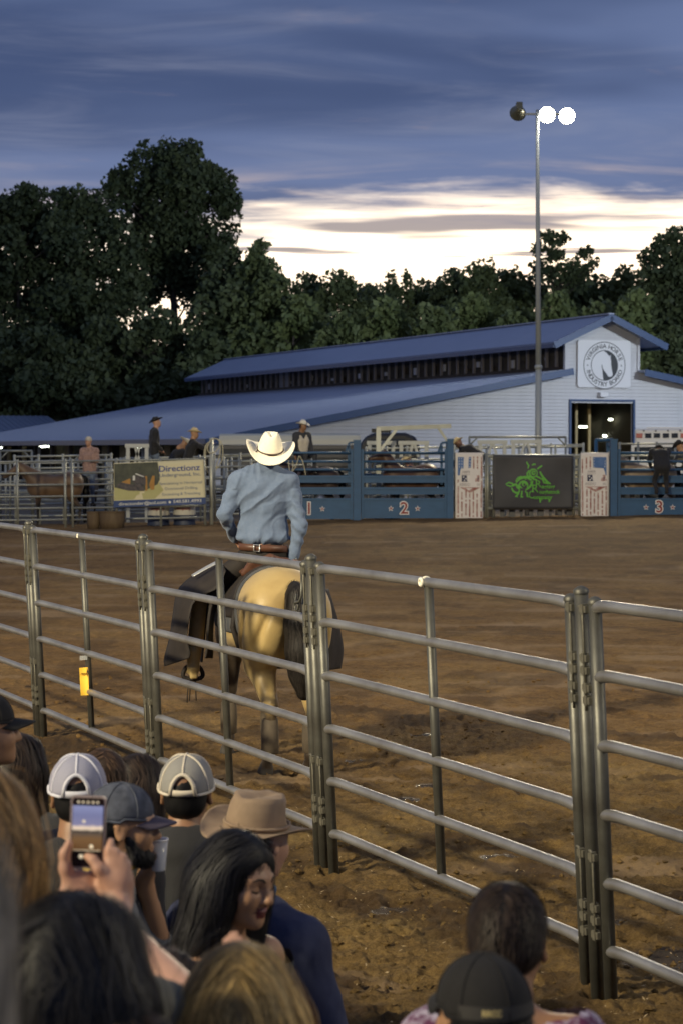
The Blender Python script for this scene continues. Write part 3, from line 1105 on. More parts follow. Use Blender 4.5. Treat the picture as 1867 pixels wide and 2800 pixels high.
def slope_roof(name, x0, z0, x1, z1, y0, y1, th=0.10):
    """Metal roof slope with standing seams, from the ridge side (x0, z0) to the eave (x1, z1)."""
    mb = MB()
    d = Vector((x1 - x0, 0, z1 - z0))
    nrm = Vector((-(z1 - z0), 0, x1 - x0)).normalized()
    if nrm.z < 0: nrm = -nrm
    a, b = Vector((x0, 0, z0)), Vector((x1, 0, z1))
    mb.add([a + Vector((0, y0, 0)), b + Vector((0, y0, 0)), b + Vector((0, y1, 0)), a + Vector((0, y1, 0)),
            a + Vector((0, y0, 0)) - nrm * th, b + Vector((0, y0, 0)) - nrm * th, b + Vector((0, y1, 0)) - nrm * th, a + Vector((0, y1, 0)) - nrm * th],
           [(0, 1, 2, 3), (7, 6, 5, 4), (0, 4, 5, 1), (1, 5, 6, 2), (2, 6, 7, 3), (3, 7, 4, 0)])
    o = mb.build(name, M_ROOF, barn)
    mb = MB()
    y = y0 + 0.25
    while y < y1:
        mb.bar(a + Vector((0, y, 0)) + nrm * 0.004, b + Vector((0, y, 0)) + nrm * 0.004, 0.05, 0.016, up=nrm)
        y += 0.6
    tag(mb.build('roof_seam', M_ROOF, o), kind='stuff')
    # eave and rake trim
    mb = MB()
    mb.bar(b + Vector((0, y0, 0)) - nrm * 0.1, b + Vector((0, y1, 0)) - nrm * 0.1, 0.06, 0.26, up=(0, 0, 1))
    mb.build('eave_trim', M_FASCIA, o)
    mb = MB()
    mb.bar(a + Vector((0, y0 - 0.03, 0)) - nrm * 0.13, b + Vector((0, y0 - 0.03, 0)) - nrm * 0.13, 0.06, 0.32, up=nrm)
    mb.build('rake_trim', M_FASCIA, o)
    return o


for s in (-1, 1):
    slope_roof('roof', s * (HWC - 0.05), ZT, s * (HWB + 0.3), ZE - 0.05, -0.7, LEN)
    slope_roof('raised_roof', 0.0, ZR, s * HWR, ZCE, -0.9, LEN - 0.5)
MB().bar((0, -0.9, ZR + 0.03), (0, LEN - 0.5, ZR + 0.03), 0.3, 0.06).build('ridge_cap', M_ROOF, barn)
# raised side walls: open studs with dark inside
for s in (-1, 1):
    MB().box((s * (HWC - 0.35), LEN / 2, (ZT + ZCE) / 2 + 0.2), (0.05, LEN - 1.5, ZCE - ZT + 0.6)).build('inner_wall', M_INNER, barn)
    MB().box((s * HWC, LEN / 2, ZT + 0.05), (0.14, LEN - 1, 0.16)).build('sill', M_DARKWOOD, barn)
stud = None
for i in range(54):
    y = 0.9 + i * (LEN - 2.2) / 53
    big_ = i in (36, 37)
    if stud is None:
        stud = MB().box((0, 0, 0), (0.12, 0.13, ZCE - ZT + 0.55)).mesh()
        stud.materials.append(mat('stud_timber', (0.30, 0.27, 0.25), 0.8, noise=(3, .6, (.20, .18, .165))))
    o = link('stud', stud, None, barn, (-HWC, y, (ZT + ZCE) / 2 + 0.2))
    if big_: o.scale = (1, 5, 1)
rs0 = random.Random(2)
for i in range(40):     # pale things stored behind the studs
    MB().box((-HWC + 0.15, 2 + i * 1.35 + rs0.uniform(-.3, .3), ZT + 0.35 + rs0.uniform(0, .25)), (0.1, rs0.uniform(.15, .5), rs0.uniform(.12, .4))).build('louver_panel', M_DARKWOOD if i % 3 else M_SIDING, barn)
# open left aisle: posts, stall fronts, lamps
for i in range(15):
    y = 0.6 + i * 4.0
    MB().box((-HWB + 0.15, y, ZE / 2 - 0.08), (0.2, 0.2, ZE - 0.1)).build('post', M_DARKWOOD, barn)
    w = 1.1 + 0.7 * ((i * 7) % 3) / 2
    MB().box((-HWB + 2.6, y + 1.7, 1.05), (0.1, w, 2.1)).build('stall_front', M_CREAM if i % 3 != 1 else M_SIDING, barn)
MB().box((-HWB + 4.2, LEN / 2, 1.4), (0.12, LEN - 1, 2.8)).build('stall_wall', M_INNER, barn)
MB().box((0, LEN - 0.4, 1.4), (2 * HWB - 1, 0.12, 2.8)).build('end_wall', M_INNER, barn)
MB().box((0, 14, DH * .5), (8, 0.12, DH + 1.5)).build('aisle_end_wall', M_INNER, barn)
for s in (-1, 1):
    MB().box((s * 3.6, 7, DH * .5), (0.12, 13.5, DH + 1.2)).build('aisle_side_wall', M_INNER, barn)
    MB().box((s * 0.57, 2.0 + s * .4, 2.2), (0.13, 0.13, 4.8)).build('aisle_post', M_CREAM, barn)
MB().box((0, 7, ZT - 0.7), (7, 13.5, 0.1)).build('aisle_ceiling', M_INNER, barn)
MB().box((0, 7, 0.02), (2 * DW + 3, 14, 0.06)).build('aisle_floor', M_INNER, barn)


def tube_lamp(p, dirv, length, label):
    """A small fluorescent batten hanging inside the barn."""
    d = Vector(dirv).normalized() * length / 2
    p = Vector(p)
    mb = MB().tube([p - d, p + d], 0.045, 8)
    root = empty('tube_lamp', (0, 0, 0), 0, label, 'lamp', 'tube lamps in the barn')
    mb.build('tube', M_TUBE, root)
    MB().bar(p - d * 1.05 + Vector((0, 0, .09)), p + d * 1.05 + Vector((0, 0, .09)), 0.1, 0.05).build('batten', M_STEEL_D, root)


Bm = Matrix.Translation(BO) @ Matrix.Rotation(BANG, 4, 'Z')
Yd = 105.0
tube_lamp(P(1594, 1167, 113), (1, 0.35, 0), 0.48, 'glowing tube lamp on the left inside the barn doorway')
tube_lamp(P(1668, 1147, 111), (1, 0.35, 0), 0.22, 'short glowing tube lamp beside the highest one in the doorway')
tube_lamp(P(1688, 1147, 111.5), (1, 0.35, 0), 0.40, 'highest glowing tube lamp inside the barn doorway')
tube_lamp(P(1664, 1194, 112), (1, 0.3, -0.18), 0.70, 'lowest slanting tube lamp inside the barn doorway')
tube_lamp(P(121, 1221, 138), (1, 0.1, 0.06), 0.62, 'bright tube lamp under the barn eave far left of the banner')
tube_lamp(P(381, 1222, 118), (1, 0.1, 0.0), 0.30, 'bright tube lamp under the barn eave behind the man in a black hat')
tube_lamp(P(0, 1224, 142), (1, 0.1, 0.0), 0.3, 'tube lamp under the barn eave cut by the left picture edge')

# round logo sign on the gable
M_SIGN = mat('sign_white', (0.78, 0.78, 0.80), 0.45)
M_INK = mat('sign_ink', (0.035, 0.038, 0.045), 0.5)
sx0 = (1643 - 1642) * 0
sign = empty('logo_sign', Bm @ Vector((0.06, -0.10, 6.02)), BANG, 'white square sign with a horse head in a lettered ring on the gable', 'sign')
mb = MB()
w, h, rr_ = 1.43, 1.13, 0.12
poly = []
for cx, cy, a0 in ((w - rr_, h - rr_, 0), (-w + rr_, h - rr_, 90), (-w + rr_, -h + rr_, 180), (w - rr_, -h + rr_, 270)):
    for k in range(5):
        a = R(a0 + k * 22.5)
        poly.append((cx + rr_ * math.cos(a), cy + rr_ * math.sin(a)))
mb.prism(poly, (0, 0, 0), (1, 0, 0), (0, 0, 1), (0, 0.08, 0))
mb.build('board', M_SIGN, sign)
cx_, cz_ = 0.0, -0.07


def ring(name, r0, r1, y, m, n=72, parent=sign):
    vv, ff = [], []
    for k in range(n):
        a = 2 * math.pi * k / n
        for r in (r0, r1): vv.append((cx_ + r * math.cos(a), y, cz_ + r * math.sin(a)))
    for k in range(n):
        j = (k + 1) % n
        ff.append((2 * k, 2 * j, 2 * j + 1, 2 * k + 1))
    return link(name, mesh_from(vv, ff), m, parent)


ring('backing_disc', 0.0, 1.14, -0.004, M_SIGN)
ring('outer_ring', 1.10, 1.135, -0.010, M_INK)
ring('inner_ring', 0.70, 0.735, -0.010, M_INK)


def arc_text(s, radius, a0, a1, size, flip=False):
    ws = []
    for ch in s:
        ws.append({'I': 0.45, ' ': 0.55, 'N': 1.05, 'O': 1.05, 'D': 1.0, 'B': .95, 'R': .98, 'V': .98}.get(ch, 0.9))
    tot = sum(ws)
    acc = 0
    for ch, w_ in zip(s, ws):
        a = a0 + (a1 - a0) * (acc + w_ / 2) / tot
        acc += w_
        if ch == ' ': continue
        me = text_mesh(ch, size, extrude=0.0, bold=0.004)
        me.materials.append(M_INK)
        o = link('letter', me, None, sign)
        o.location = (cx_ + radius * math.cos(a), -0.012, cz_ + radius * math.sin(a))
        o.rotation_euler = (R(90), 0, 0)
        t = a - math.pi / 2 if not flip else a + math.pi / 2
        o.rotation_euler = (Matrix.Rotation(-t, 3, 'Y') @ Euler((R(90), 0, 0)).to_matrix()).to_euler()


arc_text('VIRGINIA HORSE', 0.915, R(166), R(14), 0.30)
arc_text('INDUSTRY BOARD', 0.915, R(194), R(346), 0.30, True)
for a in (180, 0):
    ring_c = MB()
    for k in range(10): pass
    vv = [(cx_ + 0.915 * math.cos(R(a)) + 0.035 * math.cos(t * .6283), -0.012, cz_ + 0.035 * math.sin(t * .6283)) for t in range(10)]
    link('dot', mesh_from(vv, [tuple(range(10))]), M_INK, sign)
# horse head: dark field behind the neck and mane, white head left open
head_r = [(0.16, 0.70), (0.34, 0.63), (0.52, 0.49), (0.66, 0.26), (0.715, 0.0), (0.67, -0.26), (0.55, -0.46), (0.36, -0.62), (0.12, -0.70), (-0.06, -0.71), (-0.08, -0.55), (-0.10, -0.38),
          (-0.12, -0.20), (-0.16, -0.02), (-0.135, 0.08), (-0.10, -0.12), (-0.02, -0.25), (0.10, -0.38), (0.20, -0.52), (0.30, -0.55), (0.42, -0.50), (0.45, -0.40), (0.40, -0.20), (0.36, 0.05), (0.36, 0.22), (0.33, 0.34), (0.34, 0.52), (0.27, 0.44), (0.10, 0.62), (-0.05, 0.68)]
link('horse_head_emblem', mesh_from([(cx_ + a, -0.012, cz_ + b) for a, b in head_r], [tuple(range(len(head_r)))]), M_INK, sign)
wl_ = empty('wall_lamp', Bm @ Vector((0.0, -0.12, 4.55)), BANG, 'small white box lamp under the round sign', 'lamp')
MB().box((0, 0, 0), (0.42, 0.22, 0.20)).build('housing', M_SIGN, wl_)
MB().box((0, 0.0, -0.115), (0.36, 0.18, 0.02)).build('diffuser', mat('lamp_glass', (.7, .7, .75), .2), wl_)

# low shed behind, at the left edge
shed = empty('low_shed', P(30, 1230, 165), R(18), 'low shed with pale metal roof behind the barn, at the left edge', 'shed')
mb = MB()
mb.add([(-14, -3.5, 1.15), (4.2, -3.5, 1.15), (3.2, 2, 2.6), (-14, 2, 2.6), (-14, -3.5, 1.0), (4.2, -3.5, 1.0), (3.2, 2, 2.45), (-14, 2, 2.45)], [(0, 1, 2, 3), (7, 6, 5, 4), (0, 4, 5, 1), (1, 5, 6, 2), (2, 6, 7, 3), (3, 7, 4, 0)])
mb.build('roof', mat('pale_metal_roof', (0.23, 0.27, 0.36), 0.4, 0.3), shed)
mb = MB()
for i in range(40): mb.bar((-13.8 + i * .45, -3.5, 1.18), (-13.9 + i * .425, 2, 2.63), 0.05, 0.05)
tag(mb.build('roof_rib', MATS['pale_metal_roof'], shed), kind='stuff')
MB().box((-5, 1.5, 0.2), (18, 0.15, 4.2)).build('wall', M_INNER, shed)
for i in range(4): MB().box((-12 + i * 5, -3.2, -.4), (.2, .2, 3)).build('post', M_DARKWOOD, shed)

# =================================================================== FLOODLIGHT POLES
M_POLE = mat('galvanised_pole', (0.46, 0.48, 0.45), 0.55, 0.15, noise=((6, 6, 1), 0.5, (0.36, 0.38, 0.36)))
M_LAMPBACK = mat('lamp_housing', (0.20, 0.19, 0.13), 0.5, 0.4)
M_FLOOD = mat('flood_lens', (1, 1, 0.97), 0.3, emit=((1.0, 0.98, 0.90), 60.0))
FLOOD_COL = (1.0, 0.86, 0.58)


def floodlight(name, base, height, heads, label, parent_group=None, col=None):
    """Tall pole with a crossarm and round floodlights; heads = (offset along arm, dz, aim point, watts or 0, cone)."""
    root = empty(name, base, 0, label, 'floodlight', parent_group)
    MB().tube([(0, 0, -0.2), (0, 0, height * 0.35)], [0.125, 0.105], 14).build('pole', M_POLE, root)
    MB().tube([(0, 0, height * 0.35), (-0.06, 0, height + 0.15)], [0.098, 0.055], 14).build('pole', M_POLE, root)
    MB().lathe([(0.0, 0), (0.135, 0), (0.135, 0.10), (0.105, 0.14)], 14, (0, 0, height * 0.35 - .06)).build('pole_collar', M_POLE, root)
    xs = [h_[0] for h_ in heads]
    MB().bar((min(xs) - .05, 0, height), (max(xs) + .05, 0, height), 0.07, 0.07).build('crossarm', M_POLE, root)
    for off, dzz, aim, watts, cone in heads:
        c = Vector((off, 0, height + dzz))
        d = (Vector(aim) - Vector(base) - c).normalized()
        q = d.to_track_quat('Z', 'Y')
        h_ = MB()
        h_.lathe([(0.0, -0.34), (0.10, -0.34), (0.13, -0.22), (0.20, -0.10), (0.27, 0.04), (0.285, 0.06), (0.27, 0.05)], 22)
        ho = h_.build('lamp_head', M_LAMPBACK, root, c)
        ho.rotation_euler = q.to_euler()
        MB().box((0, 0.12, -0.26), (0.20, 0.24, 0.26)).build('ballast_box', M_LAMPBACK, ho)
        MB().bar((0, 0, -0.2), (0, 0.0, -0.38), 0.06, 0.06).build('bracket', M_POLE, ho)
        lens = MB().lathe([(0.0, 0.055), (0.14, 0.05), (0.26, 0.035)], 22).build('lens', M_FLOOD if watts else mat('flood_lens_off', (.5, .5, .5), .2), ho)
        if watts:
            l = bpy.data.lights.new('flood', 'SPOT')
            l.energy = watts
            l.spot_size = R(cone)
            l.spot_blend = 0.9
            l.shadow_soft_size = 0.7
            l.color = col or FLOOD_COL
            lo = bpy.data.objects.new('flood_light', l)
            COL.objects.link(lo)
            lo.parent = root
            lo.location = c + d * 0.16
            lo.rotation_euler = (-d).to_track_quat('Z', 'Y').to_euler()
    return root


pb = GP(1470, 75.0)
ph = P(1466, 312, 75.0).z - pb.z
floodlight('floodlight_pole', pb, ph, [(-0.72, 0.05, pb + Vector((-6, 60, 0)), 0, 60), (0.28, -0.02, (0.0, 20, 0), 7000, 110), (0.95, -0.06, (4, 22, 0), 7000, 110)],
           'tall pole with two lit floodlights beside the barn')
floodlight('floodlight_pole', (-17.5, -3.0, 0), 13.5, [(-0.7, 0, (-1.5, 20, 0), 38000, 84), (0.4, 0, (2, 33, 0), 24000, 62), (1.1, 0, (-5, 44, 0), 10000, 50), (1.8, 0, (-.6, 5.2, .8), 3000, 62)],
           'floodlight pole behind the spectators, left of the stand, outside the picture')
floodlight('floodlight_pole', (19.0, 6.0, 0), 13.5, [(-0.7, 0, (1.0, 28, 0), 15000, 76), (0.5, 0, (3, 46, 0), 6000, 56), (1.2, 0, (-.6, 5.0, 1.0), 7000, 40)],
           'floodlight pole by the right arena rail, outside the picture')
floodlight('floodlight_pole', (36.0, 72.0, 0.4), 12.5, [(-0.7, 0, (4, 104, 3), 11000, 80), (0.3, 0, (-6, 150, 5), 22000, 50), (1.0, 0, (4, 195, 15), 170000, 40)],  # added unseen lamps that brighten the barn wall, roof and tree line
           'added floodlight pole right of the barn, outside the picture, brightening barn and trees', col=(0.80, 0.90, 1.0))

# =================================================================== NEAR FENCE (steel panels leaning a little towards the stand)
def galv_mat(name, base, dark, rough):
    m = mat(name, base, rough, 0.65, 0.5, noise=((4, 4, 4), 0.85, dark), bump=(25, 0.06, 0.004))
    nt = m.node_tree
    b = nt.nodes['Principled BSDF']
    tc = nt.nodes.new('ShaderNodeTexCoord')
    n = nt.nodes.new('ShaderNodeTexNoise')
    n.inputs['Scale'].default_value = 14
    n.inputs['Detail'].default_value = 5
    nt.links.new(tc.outputs['Object'], n.inputs['Vector'])
    r = nt.nodes.new('ShaderNodeMapRange')
    r.inputs[1].default_value, r.inputs[2].default_value = 0.35, 0.7
    r.inputs[3].default_value, r.inputs[4].default_value = rough - 0.02, rough + 0.05
    nt.links.new(n.outputs[0], r.inputs[0])
    nt.links.new(r.outputs[0], b.inputs['Roughness'])
    return m


M_GALV = galv_mat('galvanised_rail', (0.33, 0.33, 0.33), (0.20, 0.19, 0.175), 0.40)
M_GALVP = galv_mat('weathered_post', (0.135, 0.135, 0.118), (0.06, 0.055, 0.045), 0.5)
M_LUG = mat('lug_steel', (0.21, 0.20, 0.155), 0.55, 0.6, noise=(30, 0.6, (0.11, 0.10, 0.08)))
FB, FD, PITCHF = Vector((1.094, 9.55, 0)), Vector((-0.387, 0.922, 0)).normalized(), 3.15
FN = Vector((-FD.y, FD.x, 0))                    # towards the stand
LEAN = R(2.9)
F_ROT = Matrix.Rotation(math.atan2(FD.y, FD.x), 4, 'Z') @ Matrix.Rotation(-LEAN, 4, 'X')
RAILS_Z = [1.752, 1.450, 1.147, 0.845, 0.545, 0.245]
GAPJ = 0.108


def fnode(k):
    p = FB + FD * (PITCHF * k) - FN * 0.045
    return Vector((p.x, p.y, float(gz(p.x, p.y))))


def cap_post(mb, x, h, r, y=0.0):
    mb.tube([(x, y, 0), (x, y, h - 0.012)], r, 14)
    mb.lathe([(r * 1.12, 0), (r * 1.12, 0.012), (r * 0.95, 0.02), (r * 0.5, 0.030), (0.001, 0.034)], 14, (x, y, h - 0.014))
    return mb


me_rail = MB().tube([(0, 0, 0), (0.035, 0, 0.004), (0.09, 0, 0.010), (0.16, 0, 0.012), (PITCHF - 2 * GAPJ - 0.16, 0, 0.012), (PITCHF - 2 * GAPJ - 0.09, 0, 0.010), (PITCHF - 2 * GAPJ - 0.035, 0, 0.004), (PITCHF - 2 * GAPJ, 0, 0)],
                     [0.0255, 0.0272, 0.0272, 0.0255, 0.0255, 0.0272, 0.0272, 0.0255], 16).mesh()
me_rail.materials.append(M_GALV)
me_post = cap_post(MB(), 0, 1.782, 0.0295).mesh()
me_post.materials.append(M_GALVP)
me_up = MB().tube([(0, 0, 0.245), (0, 0, 1.752)], 0.0240, 12).mesh()
me_up.materials.append(M_GALVP)
me_jpost = cap_post(MB(), 0, 1.822, 0.0315).mesh()
me_jpost.materials.append(M_GALVP)


def lug_mesh(side):
    mb = MB()
    return mb


me_pin_hi = MB().tube([(0, 0, 1.30), (0, 0, 1.735), (0.012, 0.0, 1.755), (0.03, 0, 1.755)], 0.0065, 8).mesh()
me_pin_hi.materials.append(M_LUG)
me_pin_lo = MB().tube([(0, 0, 0.28), (0, 0, 0.66), (0.012, 0, 0.68), (0.03, 0, 0.68)], 0.0065, 8).mesh()
me_pin_lo.materials.append(M_LUG)
me_lug = MB().box((0, 0, 0), (0.058, 0.018, 0.030)).box((0, 0, 0.0), (0.022, 0.026, 0.044)).mesh()
me_lug.materials.append(M_LUG)
lab_panel = {-1: 'steel fence panel running out of the picture at the right, nearest the camera', 0: 'widest steel fence panel with a white ring clip on its top rail, empty dirt behind',
             1: 'steel fence panel in front of the horse and rider', 2: 'steel fence panel carrying the yellow paper notice', 3: 'farthest steel fence panel, cut by the left picture edge'}
lab_joint = {0: 'nearest tall steel fence post joining two panels, at the right', 1: 'steel fence post joining two panels in front of the horse tail', 2: 'steel fence post left of the rider, joining two panels',
             3: 'farthest steel fence post, near the left picture edge'}
for k in range(-1, 4):
    root = empty('livestock_fence', fnode(k), 0, lab_panel[k], 'fence', 'steel panels of the near fence')
    root.matrix_world = Matrix.Translation(fnode(k)) @ F_ROT
    for z in RAILS_Z:
        link('rail', me_rail, None, root, (GAPJ, 0, z))
    for x in (GAPJ, PITCHF - GAPJ):
        link('end_post', me_post, None, root, (x, 0, 0))
    link('upright', me_up, None, root, (PITCHF / 2 + 0.03, -0.006, 0))
for k in range(0, 4):
    root = empty('fence_post', fnode(k), 0, lab_joint[k], 'fence post', 'joint posts of the near fence')
    root.matrix_world = Matrix.Translation(fnode(k)) @ F_ROT
    link('post', me_jpost, None, root, (0, 0.006, 0))
    for s in (-1, 1):
        link('pin', me_pin_hi, None, root, (s * 0.056, 0.034, 0))
        link('pin', me_pin_lo, None, root, (s * 0.056, 0.034, 0))
        for z in (1.745, 1.53, 1.475, 1.40, 1.345, 0.655, 0.43, 0.375, 0.31):
            o = link('lug', me_lug, None, root, (s * (0.050 if int(z * 100) % 2 else 0.062), 0.030, z))
# latch hook and chain on the post in front of the horse
hook = empty('latch_hook', fnode(1), 0, 'bent steel latch hook on the post in front of the horse tail', 'hook')
hook.matrix_world = Matrix.Translation(fnode(1)) @ F_ROT
MB().tube([(0.085, 0.034, 1.70), (0.085, 0.040, 1.60), (0.095, 0.05, 1.565), (0.14, 0.055, 1.555), (0.17, 0.045, 1.565), (0.165, 0.04, 1.60)], 0.008, 8).build('hook', M_GALVP, hook)
MB().tube([(0.165 + 0.028 * math.cos(a * .524), 0.043, 1.535 + 0.028 * math.sin(a * .524)) for a in range(12)], 0.006, 6, closed=True).build('ring', M_GALVP, hook)

# white ring clips on two top rails
M_CLIP = mat('white_plastic', (0.80, 0.76, 0.62), 0.45)
for k, lab in ((0, 'white ring clip on the top rail of the widest panel'), (2, 'small white ring clip on the top rail above the yellow notice')):
    c = empty('ring_clip', (0, 0, 0), 0, lab, 'clip', 'white ring clips on the top rail')
    c.matrix_world = Matrix.Translation(fnode(k)) @ F_ROT @ Matrix.Translation((PITCHF / 2 + 0.045, 0.0, 1.764)) @ Matrix.Scale(1.0 if k == 0 else 0.75, 4)
    MB().tube([(0.0, 0.028 + 0.010 * math.sin(a * .393), 0.010 + 0.017 * math.cos(a * .393)) if False else (0.017 * math.cos(a * .393), 0.029, 0.002 + 0.017 * math.sin(a * .393)) for a in range(16)], 0.0085, 8, closed=True).build('ring', M_CLIP, c)
    MB().tube([(0, 0.0255 * math.cos(a * .4), 0.0255 * math.sin(a * .4)) for a in range(-4, 12)], 0.007, 8).build('strap', M_CLIP, c)

# yellow paper notice tied to the upright of the third panel
nt_ = empty('paper_notice', (0, 0, 0), 0, 'narrow yellow paper notice hanging from the fence rail', 'notice')
nt_.matrix_world = Matrix.Translation(fnode(2)) @ F_ROT @ Matrix.Translation((PITCHF / 2 + 0.015, 0.034, 0.70))
NR = Matrix.Rotation(R(-115), 4, 'Z')           # the sheet is turned towards the stand
vv, ff = [], []
for i in range(9):
    for j in range(7):
        u, v = i / 8 - .5, j / 6 - .5
        vv.append((u * 0.066 * (1 + .04 * v), 0.006 * math.sin(v * 5) + 0.010 * math.cos(u * 3), v * 0.215))
for i in range(8):
    for j in range(6):
        ff.append((i * 7 + j, (i + 1) * 7 + j, (i + 1) * 7 + j + 1, i * 7 + j + 1))
sheet = link('sheet', mesh_from(vv, ff, True), mat('yellow_paper', (0.90, 0.55, 0.055), 0.7, noise=(30, 0.3, (0.80, 0.47, 0.05))), nt_, rot=(0, 0, R(-110)))
M_INKD = mat('notice_ink', (0.30, 0.16, 0.02), 0.8)
for i, s in enumerate(('STAY', 'PLEASE', 'OFF THE', 'FENCE')):
    me = text_mesh(s, 0.0155, bold=0.0006)
    me.materials.append(M_INKD)
    link('lettering', me, None, nt_, (0, 0, 0), (R(90), 0, R(-110)))
    o = nt_.children[-1]
    z = 0.078 - i * 0.046
    off = Matrix.Rotation(R(-110), 3, 'Z') @ Vector((-0.004, -0.006 + 0.010 + 0.006 * math.sin(z / 0.215 * 5) + 0.0005, z))
    o.location = off
MB().box((0, 0, 0.124), (0.058, 0.004, 0.034), rot=(0, 0, R(-110))).build('clear_sleeve', mat('clear_film', (.55, .58, .6), .12, alpha=0.35), nt_)

# =================================================================== FAR PENS
M_PEN = mat('pen_steel', (0.34, 0.35, 0.31), 0.45, 0.5, noise=(5, 0.5, (0.22, 0.22, 0.19)))
M_PENL = mat('pen_steel_pale', (0.46, 0.47, 0.41), 0.45, 0.4, noise=(5, 0.4, (0.33, 0.33, 0.28)))
M_WHITEP = mat('white_painted_steel', (0.50, 0.51, 0.47), 0.5, noise=(6, 0.4, (0.38, 0.39, 0.36)))
PEN_MESH = {}


def pen_panel(a, b, label, H=1.82, rails=6, mids=2, m=None, group='steel panels of the far pens', rr=0.026, z0=0.24):
    """Portable pen panel between ground points a and b."""
    m = m or M_PEN
    a, b = Vector(a), Vector(b)
    L = (b - a).length
    d = (b - a).normalized()
    key = (round(L, 2), m.name)
    if key not in PEN_MESH:
        q = MB().tube([(0, 0, 0), (L, 0, 0)], rr, 8).mesh()
        q.materials.append(m)
        PEN_MESH[key] = q
    kp = (round(H, 2), m.name, 'p')
    if kp not in PEN_MESH:
        q = MB().tube([(0, 0, -0.1), (0, 0, H + 0.03)], 0.034, 8).mesh()
        q.materials.append(m)
        PEN_MESH[kp] = q
    root = empty('pen_fence', a, 0, label, 'pen fence', group)
    slope = math.atan2(b.z - a.z, math.hypot(b.x - a.x, b.y - a.y))
    root.rotation_euler = (0, -slope, math.atan2(d.y, d.x))
    for i in range(rails):
        link('rail', PEN_MESH[key], None, root, (0, 0, z0 + (H - z0 - 0.03) * i / (rails - 1)))
    for i in range(mids + 2):
        link('post', PEN_MESH[kp], None, root, (0.04 + (L - 0.08) * i / (mids + 1), 0, 0))
    return root


ARENA_Y = 58.0
g_ar = 'steel panels of the far arena fence'
pen_panel(GP(-215, ARENA_Y), GP(184, ARENA_Y), 'far arena fence panel at the left picture edge, in front of the pens', m=M_PEN, group=g_ar, mids=2)
pen_panel(GP(196, ARENA_Y), GP(566, ARENA_Y), 'far arena fence panel behind the sponsor banner', m=M_PEN, group=g_ar, mids=2)
# pens behind
spec = [((40, 61.5), (312, 61.5), 'pen panel right behind the far fence at the left, pale top rail', M_PENL, 1.95), ((-160, 63.0), (95, 62.2), 'pen panel at the left edge, second row', M_PEN, 1.75),
        ((100, 66.0), (420, 66.0), 'pen panel behind the brown horse, third row', M_PEN, 1.8), ((300, 61.6), (340, 67.0), 'pen panel seen end-on left of the sponsor banner', M_PENL, 1.8),
        ((345, 62.5), (620, 62.8), 'pen panel behind the sponsor banner, second row', M_PENL, 1.85), ((586, 60.2), (735, 60.6), 'pen panel between the rope post and the first chute', M_PEN, 1.9),
        ((560, 65.5), (860, 66), 'pen panel behind the rider hat, third row', M_PENL, 1.85), ((620, 63.5), (760, 63.5), 'pen panel behind the rider shoulder', M_PENL, 1.7),
        ((-80, 68.5), (300, 69), 'pen panel in the back row at the left', M_PENL, 1.7), ((-60, 61.0), (0, 66.0), 'pen panel seen end-on at the left edge', M_PEN, 1.8),
        ((180, 61.5), (215, 66), 'pen panel seen end-on beside the brown horse', M_PEN, 1.8), ((330, 69), (660, 70), 'pen panel in the back row behind the men on the fence', M_PENL, 1.8),
        ((1000, 63.6), (1230, 63.8), 'rail panel behind the second chute', M_PENL, 2.0), ((1240, 63.2), (1440, 63.2), 'rail panel behind the first flag banner', M_PENL, 1.95),
        ((1440, 63.4), (1600, 63.4), 'rail panel behind the green logo banner', M_PENL, 1.95), ((1240, 66.5), (1600, 66.5), 'back rail panel behind the logo banner', M_PENL, 2.0),
        ((1690, 63.5), (1900, 63.5), 'rail panel behind the third chute', M_PEN, 2.0)]
for a, b, lab, m_, H_ in spec:
    pen_panel(GP(*a), GP(*b), lab, m=m_, H=H_, mids=3 if abs(a[0] - b[0]) > 200 else 1)
# tall handrail frame above the pens at the left edge and behind the cap man
def rail_frame(x0, x1, Y, top, label, m=None, r=0.035, braces=True):
    m = m or M_PEN
    g0, g1 = GP(x0, Y), GP(x1, Y)
    zt = P(x0, top, Y).z
    root = empty('handrail_frame', g0, 0, label, 'handrail', 'tall steel frames above the pens')
    w_ = g1.x - g0.x
    h_ = zt - g0.z
    for x in (0, w_):
        MB().tube([(x, 0, 0), (x, 0, h_)], r, 8).build('post', m, root)
    MB().tube([(-.02, 0, h_), (w_ + .02, 0, h_)], r, 8).build('top_rail', m, root)
    if braces:
        for x, s in ((0, 1), (w_, -1)):
            MB().tube([(x, 0, h_ - .25), (x + s * .25, 0, h_)], r * .7, 8).build('brace', m, root)
    return root


rail_frame(2, 88, 66, 1233, 'tall steel frame over the pens at the left edge')
rail_frame(193, 290, 63, 1246, 'steel frame in front of the man in a pale cap')
rail_frame(1282, 1545, 64.5, 1195, 'long steel handrail frame above the logo banner', M_PEN)


def catwalk_frame(px0, px1, Y, ytop, ybot, label):
    """White trapezoid stand of the catwalk behind the chutes."""
    a, b = P(px0, ytop, Y), P(px1, ytop, Y)
    g = GP(px0, Y)
    root = empty('catwalk_frame', (a.x, Y, g.z), 0, label, 'catwalk frame', 'white steel frames of the catwalk')
    w_, h_ = b.x - a.x, a.z - g.z
    MB().box((w_ / 2, 0, h_ - 0.05), (w_ + 0.12, 0.10, 0.11)).build('beam', M_WHITEP, root)
    for x, s in ((0.02, 1), (w_ - 0.02, -1)):
        MB().bar((x, 0, 0), (x, 0, h_ - 0.1), 0.10, 0.10, up=(0, 1, 0)).build('leg', M_WHITEP, root)
        MB().bar((x + s * 0.10, 0.01, h_ - 0.85), (x + s * 0.32, 0.01, h_ - 0.1), 0.07, 0.07, up=(0, 1, 0)).build('strut', M_WHITEP, root)
    return root


